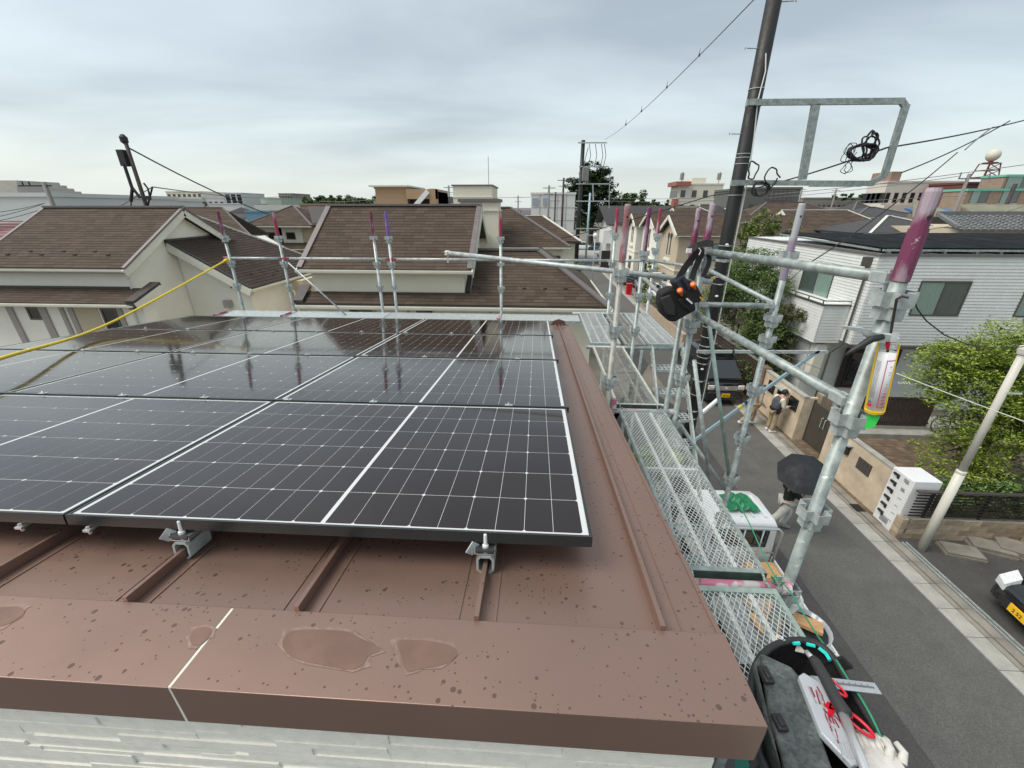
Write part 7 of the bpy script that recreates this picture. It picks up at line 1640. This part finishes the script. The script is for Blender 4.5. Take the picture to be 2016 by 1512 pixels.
e1_ = ax.orthogonal().normalized(); e2_ = ax.cross(e1_); vs = []; rings = [(0,.17),(.35,.15),(.7,.09),(1,0)]
for f_, h_ in rings[1:]:
    for k in range(n*2):
        a_ = 2*pi*k/(n*2); rr_ = Rr*f_*(1 if k % 2 == 0 else .935); vs.append(uc+(e1_*cos(a_)+e2_*sin(a_))*rr_+ax*(h_-(0 if k % 2 == 0 else -.012*0)-.0))
vs = [uc+ax*.17]+vs; N2 = n*2; fs = [(0, 1+k, 1+(k+1) % N2) for k in range(N2)]
for j in range(2):
    for k in range(N2): a_ = 1+j*N2; fs.append((a_+k, a_+N2+k, a_+N2+(k+1) % N2, a_+(k+1) % N2))
m_.add(vs, fs); cano = build(m_, 'canopy', umbm, t)
for k in range(n): a_ = 2*pi*k/n; m_ = MB(); d = e1_*cos(a_)+e2_*sin(a_); m_.tube([uc+ax*.165, uc+d*Rr*.7+ax*.084, uc+d*Rr*1.01-ax*.004], .004, 4); build(m_, 'rib', blackp, t)
m_ = MB(); m_.tube([uc+ax*.22, uc+ax*.16, hnd], [.006,.008,.008], 6); build(m_, 'shaft', blackp, t)

# ------------------------------------------------------------------ tools
# caulking gun hung on the near post
gt_, gb_ = py(1748,650,1.52), py(1722,822,1.52)
gx = (gb_-gt_).normalized()
GN = thing('caulking_gun', 'yellow caulking gun with white cartridge hanging on the near post', 'caulking gun', tuple(gb_))
up_ = V((.02,.0,1)).normalized(); ctop = py(1748,693,1.50); cbot = py(1722,805,1.50); axd = (cbot-ctop).normalized(); Lc = (cbot-ctop).length
rc = .0265
m_ = MB(); m_.tube([ctop, cbot], rc, 24); build(m_, 'cartridge', paper if 0 else white, GN, smooth=True)
# wrap-around printing on the cartridge, facing the camera
toC = (EYE-ctop); toC = (toC-axd*toC.dot(axd)).normalized(); sdv = axd.cross(toC)
def onc(a_deg, s_, lift=.0004): a = radians(a_deg); return ctop+axd*(s_*Lc)+(toC*cos(a)+sdv*sin(a))*(rc+lift)
def patch(a0, a1, s0, s1, mat, name='label_print', n=4, lift=.0005):
    m_ = MB(); 
    for k in range(n): b0 = a0+(a1-a0)*k/n; b1 = a0+(a1-a0)*(k+1)/n; m_.add([onc(b0,s0,lift),onc(b1,s0,lift),onc(b1,s1,lift),onc(b0,s1,lift)], [(0,1,2,3)])
    return m_
SG = 1 if (sdv.dot(V((1,0,0))) > 0) else -1
pr = MB()
for a0, a1, s0, s1 in ((8,13,.10,.93),(13,70,.10,.115),(13,70,.915,.93)): q = patch(SG*a0, SG*a1, s0, s1, printr); pr.add(q.v, q.f)
build(pr, 'red_frame_print', M('magenta_print', (.60,.03,.20), .5, 0, 0), GN)
pr = MB(); rr = random.Random(4)
for s0, a0, w_, h_ in ((.30,52,16,.03),(.345,50,18,.02),(.50,50,8,.02),(.56,50,10,.03),(.61,50,8,.02),(.66,44,20,.035),(.71,40,26,.05),(.775,42,22,.04),(.83,44,22,.05),(.20,54,10,.04),(.90-.03,46,18,.02)):
    for k in range(3):
        aa = a0-14+k*w_/3*1.3; q = patch(SG*aa, SG*(aa+w_/3*.7), s0+rr.uniform(0,.006), s0+h_*rr.uniform(.6,1), printr, n=1); pr.add(q.v, q.f)
build(pr, 'red_characters', printr, GN)
pr = MB()
for i in range(34):
    s0 = .13+i*.019
    a = -62
    while a < -24: w_ = rr.uniform(2,7); q = patch(SG*a, SG*min(a+w_,-22), s0, s0+.0075, printg, n=1); pr.add(q.v, q.f); a += w_+rr.uniform(1,3)
build(pr, 'small_print', printg, GN)
q = patch(SG*-66, SG*-28, .875, .93, printr); build(q, 'red_label_block', printr, GN); pr = MB()
for k in range(4): q = patch(SG*(-60+k*7), SG*(-56+k*7), .835, .855, platek, n=1); pr.add(q.v, q.f)
build(pr, 'dark_characters', platek, GN)
# frame of the gun
m_ = MB(); top_c = py(1750,676,1.5)
lat = sdv*SG
for s_ in (-1, 1): m_.bar(top_c-axd*.0+lat*s_*.0285, cbot+axd*.004+lat*s_*.0285, .006, .010, up=toC)
build(m_, 'side_rail', yellowp, GN)
m_ = MB(); m_.tube([cbot+axd*.001, cbot+axd*.012], [.032,.030], 20); build(m_, 'front_cap', yellowp, GN)
m_ = MB(); m_.tube([cbot+axd*.012, cbot+axd*.045], [.009,.007], 10); build(m_, 'nozzle', clearp, GN, smooth=True)
m_ = MB(); n0 = cbot+axd*.028; m_.add([n0-lat*.018, n0+lat*.020, n0+axd*.045+lat*.012, n0+axd*.060-lat*.016, n0-lat*.018+toC*.012, n0+lat*.020+toC*.010, n0+axd*.045+lat*.012+toC*.012, n0+axd*.060-lat*.016+toC*.014], [(0,3,2,1),(4,5,6,7),(0,1,5,4),(1,2,6,5),(2,3,7,6),(3,0,4,7)]); build(m_, 'tape_flag', greent, GN)
hb_ = py(1748,664,1.5)
m_ = MB(); m_.bar(hb_-lat*.03, hb_+lat*.03, .006, .03); m_.bar(hb_+lat*.029-axd*.0, hb_+lat*.029+axd*.03, .005, .02, up=toC); m_.bar(top_c-lat*.03+axd*.012, top_c+lat*.03+axd*.012, .006, .02); build(m_, 'gun_yoke', galvl, GN)
m_ = MB(); m_.tube([hb_-axd*.14, ctop+axd*.03], .0042, 8); m_.tube([hb_-axd*.14, hb_-axd*.15+lat*.012, hb_-axd*.145+lat*.03], .0042, 6); build(m_, 'plunger_rod', dkmet, GN)
m_ = MB(); m_.tube([hb_+axd*.004, top_c+axd*.02], .0065, 8); build(m_, 'red_spring', redpl, GN)
h1 = py(1655,643,1.50); h2 = py(1700,650,1.50); h3 = py(1718,660,1.5); m_ = MB(); m_.loft([[h1-V((0,.008,.003)),h1+V((0,.008,-.003)),h1+V((0,.008,.003)),h1+V((0,-.008,.003))],[h2-V((0,.010,.012)),h2+V((0,.010,-.012)),h2+V((0,.010,.008)),h2+V((0,-.010,.008))],[h3-V((0,.010,.022)),h3+V((0,.010,-.022)),h3+V((0,.010,.010)),h3+V((0,-.010,.010))],[hb_-V((0,.008,.014)),hb_+V((0,.008,-.014)),hb_+V((0,.008,.010)),hb_+V((0,-.008,.010))]]); build(m_, 'handle', galvl, GN)
t1 = py(1662,701,1.47); t2 = py(1692,682,1.47); t3 = py(1715,668,1.47); t4 = py(1738,663,1.47); m_ = MB(); m_.tube([t1,t1.lerp(t2,.5)+V((0,0,.002)),t2,t3,t4], [.004,.008,.010,.013,.011], 8); build(m_, 'trigger', blackp, GN, smooth=True)

# tool belt hanging on the post (black pouches, harness strap, two orange handles)
BG = thing('tool_bag', 'black tool belt with pouches and orange handled tools on the post', 'tool bag', tuple(py(1335,600,3.25)))
yb_ = 3.27
def bagpart(pix, d0, d1, mat, name, bev=.012, lab=None):
    """outline given in the plane y=d0, real thickness towards d1"""
    P_ = [py(u, v, d0) for u, v in pix]; m_ = MB(); m_.prism(P_, (0, d1-d0, 0)); return build(m_, name, mat, BG, bev=bev, label=lab)
bagpart([(1299,577),(1322,566),(1345,572),(1368,592),(1372,612),(1352,622),(1332,634),(1318,634),(1303,620),(1297,600)], yb_-.02, yb_+.10, blackf, 'main_pouch', .02)
bagpart([(1300,588),(1320,580),(1331,602),(1330,622),(1312,620)], yb_-.045, yb_-.021, M('dark_grey_nylon', (.028,.024,.026), .75, 0, .3, 20), 'front_pocket', .01)
bagpart([(1335,590),(1350,585),(1368,602),(1364,614),(1345,606)], yb_-.05, yb_-.021, blackf, 'side_pocket', .008)
bagpart([(1323,556),(1345,545),(1372,560),(1384,585),(1380,595),(1365,598),(1340,585)], yb_-.06, yb_+.03, blackf, 'tool_holder', .012)
bagpart([(1328,555),(1336,551),(1352,576),(1346,580)], yb_-.075, yb_-.061, M('navy_cloth', (.02,.03,.06), .8, 0, .2, 12), 'holder_strip', .004)
bagpart([(1342,545),(1347,542),(1362,568),(1356,572)], yb_-.075, yb_-.061, M('navy_cloth', (.02,.03,.06)), 'holder_strip', .004)
for u, v in ((1338,571),(1364,559)):
    c = py(u, v, yb_-.10); d = py(u+6, v+14, yb_-.03); m_ = MB(); dd = (d-c).normalized(); m_.tube([c-dd*.004, c, c+dd*.022, c+dd*.03, d], [.012,.0215,.0215,.014,.010], 14); build(m_, 'tool_handle', orangep, BG, smooth=True)
m_ = MB()
for (u0,v0),(u1,v1),(u2,v2),w_ in (((1382,488),(1352,522),(1330,560),.05),((1386,490),(1368,530),(1362,550),.045),((1392,490),(1396,515),(1384,545),.035)):
    pts = bez([py(u0,v0,3.33), py(u1,v1,3.29), py(u2,v2,3.25)], 6)
    for a, b in zip(pts, pts[1:]): m_.bar(a, b+(b-a)*.05, w_, .006, up=(0,1,0))
build(m_, 'strap', blackf, BG)
m_ = MB(); pts = [py(1356,492,3.30), py(1372,483,3.28), py(1390,478,3.30), py(1402,480,3.36)]
for a, b in zip(pts, pts[1:]): m_.bar(a, b+(b-a)*.08, .008, .045, up=(0,0,1))
build(m_, 'belt_end', M('grey_webbing', (.05,.05,.048), .8, 0, .2, 10), BG); m_ = MB(); c = py(1357,493,3.29); m_.box(c.x-.02,c.x+.015,c.y-.012,c.y+.012,c.z-.018,c.z+.014); m_.tube([py(1376,488,3.27), py(1380,494,3.27), py(1376,502,3.27)], .004, 5); build(m_, 'white_buckle', white, BG)
m_ = MB(); m_.bar(py(1352,588,yb_-.07), py(1362,597,yb_-.07), .03, .012); build(m_, 'white_cloth', paper, BG)
m_ = MB(); m_.tube([py(1378,585,yb_-.06), py(1384,592,yb_-.05)], .006, 6); build(m_, 'yellow_pencil', yellowp, BG)
TM = thing('tape_measure', 'small black and yellow tape measure hanging behind the post', 'tape measure', tuple(py(1398,548,3.5))); c = py(1396,548,3.5); m_ = MB(); m_.ball(c, (.035,.03,.04), 10, 6); build(m_, 'case', blackp, TM); m_ = MB(); m_.box(c.x+.0,c.x+.035,c.y-.035,c.y-.02,c.z-.0,c.z+.015); build(m_, 'yellow_badge', yellowp, TM); m_ = MB(); m_.tube([c+V((.03,0,0)), c+V((.035,0,-.12)), c+V((.02,0,-.2))], .003, 4); build(m_, 'lanyard', blackf, TM)

# open tool bag at the bottom right with its contents, standing on the nearest deck
zd = ZD
def P_(u, v, z): return pz(u, v, z)
TB = thing('tool_bag', 'open black and teal tool bag on the near deck', 'tool bag', (1.0, .5, zd))
bz1_ = zd+.30
mouth = [(1478,1345),(1492,1300),(1520,1272),(1565,1260),(1612,1268),(1642,1298),(1668,1345),(1700,1400),(1735,1460),(1765,1512),(1800,1580),(1560,1600),(1500,1512),(1480,1420)]
top = [P_(u, v, bz1_) for u, v in smooth_loop(mouth, 1)]
cxx = sum(p.x for p in top)/len(top); cyy = sum(p.y for p in top)/len(top)
bot = [V((cxx+(p.x-cxx)*.93, cyy+(p.y-cyy)*.93, zd+.006)) for p in top]
inn = [V((cxx+(p.x-cxx)*.95, cyy+(p.y-cyy)*.95, p.z-.002)) for p in top]; innb = [V((cxx+(p.x-cxx)*.88, cyy+(p.y-cyy)*.88, zd+.02)) for p in top]
mid_ = [a.lerp(b, .30)+V(((a.x-cxx)*.03,(a.y-cyy)*.03,0)) for a, b in zip(top, bot)]
m_ = MB(); n = len(top)
m_.add(bot+mid_, [(i,(i+1) % n,n+(i+1) % n,n+i) for i in range(n)]); build(m_, 'teal_side', teal, TB)
m_ = MB(); m_.add(mid_+top+inn+innb, [(i,(i+1) % n,n+(i+1) % n,n+i) for i in range(n)]+[(n+i,n+(i+1) % n,2*n+(i+1) % n,2*n+i) for i in range(n)]+[(2*n+i,2*n+(i+1) % n,3*n+(i+1) % n,3*n+i) for i in range(n)]+[tuple(3*n+i for i in range(n))]+[tuple(range(n))[::-1]] if 0 else [(i,(i+1) % n,n+(i+1) % n,n+i) for i in range(n)]+[(n+i,n+(i+1) % n,2*n+(i+1) % n,2*n+i) for i in range(n)]+[(2*n+i,2*n+(i+1) % n,3*n+(i+1) % n,3*n+i) for i in range(n)]+[tuple(3*n+i for i in range(n))]); build(m_, 'black_rim', blackf, TB)
rim = [p+V((0,0,.004)) for p in top]; m_ = MB(); m_.tube(rim+[rim[0]], .012, 8, cap=False); build(m_, 'rim_piping', blackp, TB, smooth=True)
for seg in (((1562,1267),(1574,1266)),((1588,1268),(1604,1272)),((1612,1276),(1626,1287)),((1626,1287),(1634,1300))):
    m_ = MB(); m_.tube([P_(*seg[0],bz1_+.016), P_(*seg[1],bz1_+.016)], .006, 6); build(m_, 'teal_stitching', M('bright_teal_cord', (.02,.62,.55), .6, 0, .05), TB)
m_ = MB(); m_.bar(P_(1640,1298,bz1_+.0), P_(1660,1318,bz1_-.02), .012, .07); build(m_, 'side_loop', blackf, TB)
m_ = MB(); c = P_(1573,1283,bz1_-.01); m_.prism([c+V((-.014,.0,-.0)), c+V((.022,-.008,0)), c+V((.004,.022,.01))], (0,0,.003)); build(m_, 'metal_badge', conc, TB)
def obj_prism(pix, z, h, mat, name, lab, cat, bev=.008, parent=None, tilt=None):
    P = [P_(u, v, z) for u, v in pix]
    if tilt: P = [p+V((0,0,tilt(p))) for p in P]
    m_ = MB(); m_.prism(P, (0,0,-h)); o = build(m_, name, mat, parent, bev=bev)
    if parent is None: tag(o, lab, cat)
    return o
GC = thing('tool_case', 'scuffed dark grey hard case sticking out of the tool bag', 'tool case', tuple(P_(1540,1400,zd+.3)))
obj_prism([(1498,1284),(1560,1312),(1574,1330),(1640,1512),(1660,1600),(1560,1590),(1540,1480),(1515,1400)], bz1_+.055, .03, greycase, 'lid', None, None, .008, GC)
obj_prism([(1484,1304),(1500,1284),(1517,1400),(1542,1480),(1562,1590),(1640,1600),(1600,1610),(1535,1500),(1508,1420)], bz1_+.035, .14, greycase, 'body', None, None, .006, GC)
for (u, v) in ((1503,1318),(1530,1412)): m_ = MB(); a_ = P_(u-4,v-6,bz1_+.062); b_ = P_(u+14,v+28,bz1_+.062); m_.bar(a_, b_, .028, .016); m_.bar(a_.lerp(b_,.2), a_.lerp(b_,.8)+V((.004,0,0)), .016, .026); build(m_, 'latch', blackp, GC, bev=.004)
CB = thing('bit_box', 'clear plastic box of drill bits leaning against the grey case', 'box', tuple(P_(1620,1400,zd+.3)))
obj_prism([(1572,1330),(1582,1323),(1620,1345),(1694,1502),(1678,1507),(1616,1442)], bz1_+.075, .022, clearp, 'box', None, None, .004, CB)
rr = random.Random(12)
for k in range(26):
    f_ = rr.random(); a = (1594+f_*70, 1348+f_*125); u0 = a[0]+rr.uniform(-4,16); v0 = a[1]+rr.uniform(-4,6); m_ = MB(); p = P_(u0, v0, bz1_+.0775); q = P_(u0+rr.uniform(4,16), v0+rr.uniform(14,34), bz1_+.0775); m_.tube([p, q], .0018, 5); build(m_, 'drill_bit', chrome if k % 2 else M('wine_red_plastic', (.25,.02,.05), .4, 0, 0), CB)
m_ = MB(); m_.bar(P_(1626,1385,bz1_+.08), P_(1644,1400,bz1_+.08), .018, .006); m_.bar(P_(1640,1380,bz1_+.08), P_(1634,1408,bz1_+.08), .012, .006); build(m_, 'red_clip', redpl, CB)
HM = thing('hammer', 'hammer with black grip and bright shaft lying across the tool bag', 'hammer', tuple(P_(1640,1380,zd+.4)))
hz_ = bz1_+.105
m_ = MB(); m_.tube([P_(1588,1284,hz_-.03), P_(1603,1300,hz_-.02)], .0085, 12); build(m_, 'shaft', chrome, HM, smooth=True); m_ = MB(); m_.tube([P_(1660,1405,hz_+.002), P_(1702,1512,hz_+.02), P_(1730,1590,hz_+.03)], .012, 14); build(m_, 'shaft', chrome, HM, smooth=True)
m_ = MB(); m_.tube([P_(1600,1296,hz_-.02), P_(1606,1304,hz_-.018), P_(1625,1336,hz_-.01), P_(1645,1375,hz_), P_(1662,1402,hz_+.002), P_(1668,1410,hz_+.002)], [.012,.0155,.016,.0165,.0185,.016], 14); build(m_, 'grip', M('black_rubber_grip', (.03,.032,.032), .75, 0, .15, 20), HM, smooth=True)
m_ = MB(); m_.bar(P_(1600,1341,bz1_+.05), P_(1729,1356,bz1_+.05), .032, .003); rl = build(m_, 'steel_rule', alu); tag(rl, 'steel ruler laid across the tool bag pointing to the road', 'ruler')
m_ = MB()
for k in range(30): a_ = P_(1652+2.4*k, 1347.5+.28*k, bz1_+.0523); m_.bar(a_, a_+V((0,.006 if k % 5 else .011,0)), .001, .0006)
build(m_, 'graduation_marks', platek, rl)
SCs = thing('scissors', 'red handled scissors beside the hammer shaft', 'scissors', tuple(P_(1690,1430,zd+.3)))
def ring(c, rx, ry, rot, r, n=16): return [c+V((cos(rot)*rx*cos(2*pi*k/n)-sin(rot)*ry*sin(2*pi*k/n), sin(rot)*rx*cos(2*pi*k/n)+cos(rot)*ry*sin(2*pi*k/n), 0)) for k in range(n+1)]
m_ = MB(); m_.tube(ring(P_(1689,1424,bz1_+.06), .036, .014, -1.0, .004), .005, 6, cap=False); m_.tube([P_(1662,1406,bz1_+.06), P_(1678,1412,bz1_+.06)], .006, 6); build(m_, 'handle_loop', redpl, SCs, smooth=True)
m_ = MB(); m_.tube(ring(P_(1646,1352,bz1_+.075), .028, .010, -1.15, .004), .004, 6, cap=False); build(m_, 'handle_loop', redpl, SCs, smooth=True)
m_ = MB(); m_.bar(P_(1646,1362,bz1_+.055), P_(1672,1410,bz1_+.058), .010, .003); build(m_, 'blade', alu, SCs)
# pair of white work gloves
for gi, (u, v, lb) in enumerate(((1712,1470,'dirty white work glove hanging out of the bag, left one'),(1738,1478,'dirty white work glove at the outer rim of the bag'))):
    G_ = thing('work_glove', lb, 'glove', tuple(P_(u, v, bz1_)), group='pair of white work gloves'); gm2 = M('white_leather', (.60,.58,.54), .8, 0, .15, 20, .4, 40)
    m_ = MB(); a_ = P_(u, v, bz1_+.03); b_ = P_(u+34, v+80, bz1_+.03); m_.loft([[a_+V((-.022,0,-.01)),a_+V((.022,0,-.01)),a_+V((.022,0,.01)),a_+V((-.022,0,.01))],[a_.lerp(b_,.5)+V((-.04,0,-.014)),a_.lerp(b_,.5)+V((.04,0,-.014)),a_.lerp(b_,.5)+V((.036,0,.016)),a_.lerp(b_,.5)+V((-.036,0,.018))],[b_+V((-.045,0,-.014)),b_+V((.045,0,-.014)),b_+V((.04,0,.012)),b_+V((-.04,0,.012))]]); build(m_, 'palm', gm2, G_, bev=.008, sub=1)
    for k in range(4): s_ = a_+V((-.022+.015*k, .0, 0)); m_ = MB(); m_.tube([s_-V((0,.01,0)), s_+V((.0,.02,.008)), s_+V((.003*k-.004,.040-.006*abs(k-1.5),.0))], [.009,.0085,.006], 8); build(m_, 'finger', gm2, G_, smooth=True)
    m_ = MB(); m_.tube([a_.lerp(b_,.35)+V((.03,0,.01)), a_+V((.04,-.01,.018)), a_+V((.035,.012,.02))], [.011,.010,.007], 8); build(m_, 'thumb', gm2, G_, smooth=True)
# frayed white threads at the bag corner
m_ = MB(); rr = random.Random(9); c = P_(1535,1264,bz1_+.0)
for k in range(6): p = [c+V((rr.uniform(-.02,.02), rr.uniform(-.01,.02), rr.uniform(0,.02))) for _ in range(4)]; m_.tube(bez(p, 4), .0012, 4)
tag(build(m_, 'loose_threads', white), 'tuft of frayed white threads at the bag corner', 'threads')
# green cord along the outside of the decks
gc = [(1448,980),(1475,1030),(1500,1085),(1520,1125),(1532,1140),(1552,1160),(1580,1205),(1612,1255),(1640,1290),(1665,1330),(1695,1375),(1725,1430),(1760,1512)]
zs = [ZD-.1,ZD+.0,ZD+.03,ZD+.04,ZD+.05,ZD+.06,ZD+.12,ZD+.2,ZD+.30,ZD+.33,ZD+.34,ZD+.34,ZD+.34]
m_ = MB(); m_.tube(bez([P_(u, v, z) for (u, v), z in zip(gc, zs)], 5), .0035, 6); k_ = P_(1533,1142,ZD+.05)
for i in range(5): m_.tube([k_+V((R.uniform(-.03,.03),R.uniform(-.03,.03),R.uniform(-.03,.02))) for _ in range(3)], .003, 5)
tag(build(m_, 'rope', greenc, smooth=True), 'thin green rope tied to the pink pipe and running past the bag', 'rope')
# coil of pale rope and a clear bucket hanging beside the deck
m_ = MB(); c = P_(1538,1182,ZD-.25)
for k in range(5): m_.tube([c+V((.055*cos(a)+.006*k,.07*sin(a),.012*k)) for a in [2*pi*i/14 for i in range(15)]], .011, 6, cap=False)
tag(build(m_, 'rope_coil', paper, smooth=True), 'coil of thick white rope below the near post', 'rope')
BK = thing('clear_bucket', 'clear plastic bucket with wood scraps hanging below the deck edge', 'bucket', tuple(P_(1590,1235,ZD-.55)))
c = P_(1588,1232,ZD-.35); m_ = MB(); m_.lathe((c.x,c.y,c.z-.2), [(.085,0),(.11,.2),(.116,.2),(.116,.19)], 20); m_.f = m_.f[:-1]; build(m_, 'shell', clearp, BK, smooth=True); m_ = MB(); m_.lathe((c.x,c.y,c.z-.19), [(.10,.17),(.05,.18)], 16); build(m_, 'dark_lid', blackp, BK)
m_ = MB(); m_.bar(c+V((-.06,.03,.02)), c+V((.05,-.04,.03)), .07, .02); build(m_, 'wood_scrap', ply, BK)

# bicycle leaning behind the slat screen
BC = thing('bicycle', 'grey bicycle behind the slat screen, half hidden by the maple', 'bicycle', (14.4, 13.2, .22))
for xx in (14.1, 15.1):
    m_ = MB(); cw = [(xx+.31*cos(2*pi*i/20), 13.2, .55+.31*sin(2*pi*i/20)) for i in range(21)]; m_.tube(cw, .016, 6, cap=False); wh_ = build(m_, 'wheel', rubber, BC, smooth=True)
    m_ = MB()
    for i in range(10): a_ = pi*i/10; m_.tube([(xx-.3*cos(a_),13.2,.55-.3*sin(a_)),(xx+.3*cos(a_),13.2,.55+.3*sin(a_))], .003, 3)
    build(m_, 'spokes', galvl, wh_)
m_ = MB(); m_.tube([(14.1,13.2,.55),(14.3,13.2,1.1),(14.85,13.2,.95),(14.6,13.2,.55),(15.1,13.2,.55),(14.85,13.2,.95)], .014, 6); m_.tube([(14.3,13.2,.8),(14.6,13.2,.55)], .014, 6); build(m_, 'frame', galvl, BC, smooth=True)
m_ = MB(); m_.ball((14.87,13.2,1.08), (.12,.06,.035), 10, 6); build(m_, 'saddle', blackp, BC); m_ = MB(); m_.tube([(14.3,13.2,1.1),(14.32,13.2,1.2)], .012, 6); m_.tube([(14.45,12.95,1.22),(14.3,13.02,1.22),(14.3,13.38,1.22),(14.45,13.45,1.22)], .011, 6); build(m_, 'handlebar', galvl, BC)
# satellite dish standing in the yard beyond the rail fence
m_ = MB(); m_.lathe((9.9,24.5,1.3), [(.05,0),(.28,-.10),(.30,-.14)], 16, 'y'); m_.tube([(9.9,24.6,0),(9.9,24.6,1.2)], .02, 6); tag(build(m_, 'satellite_dish', white), 'small white satellite dish on a pole beyond the street fence', 'satellite dish')
# more things in the open bag, wrinkled cloth and webbing on its outside
for (u0, v0, u1, v1, m_c, lb) in ((1660,1330,1672,1372,redpl,'slim red screwdriver handle standing in the open bag'),(1646,1312,1654,1340,yellowp,'small yellow tool handle near the bag rim')):
    a_ = P_(u0, v0, bz1_-.02); b_ = P_(u1, v1, bz1_-.10); m_ = MB(); m_.tube([a_, a_.lerp(b_,.15), a_.lerp(b_,.5), b_], [.006,.0105,.010,.007], 10); tag(build(m_, 'screwdriver', m_c, smooth=True), lb, 'screwdriver')
m_ = MB()
for i in range(0, len(top), 3):
    a_ = top[i]; b_ = bot[i]; o_ = V((a_.x-cxx, a_.y-cyy, 0)).normalized()*.004; m_.bar(a_+o_, b_+o_, .022, .003, up=o_)
build(m_, 'webbing', M('grey_webbing', (.05,.05,.048)), TB)
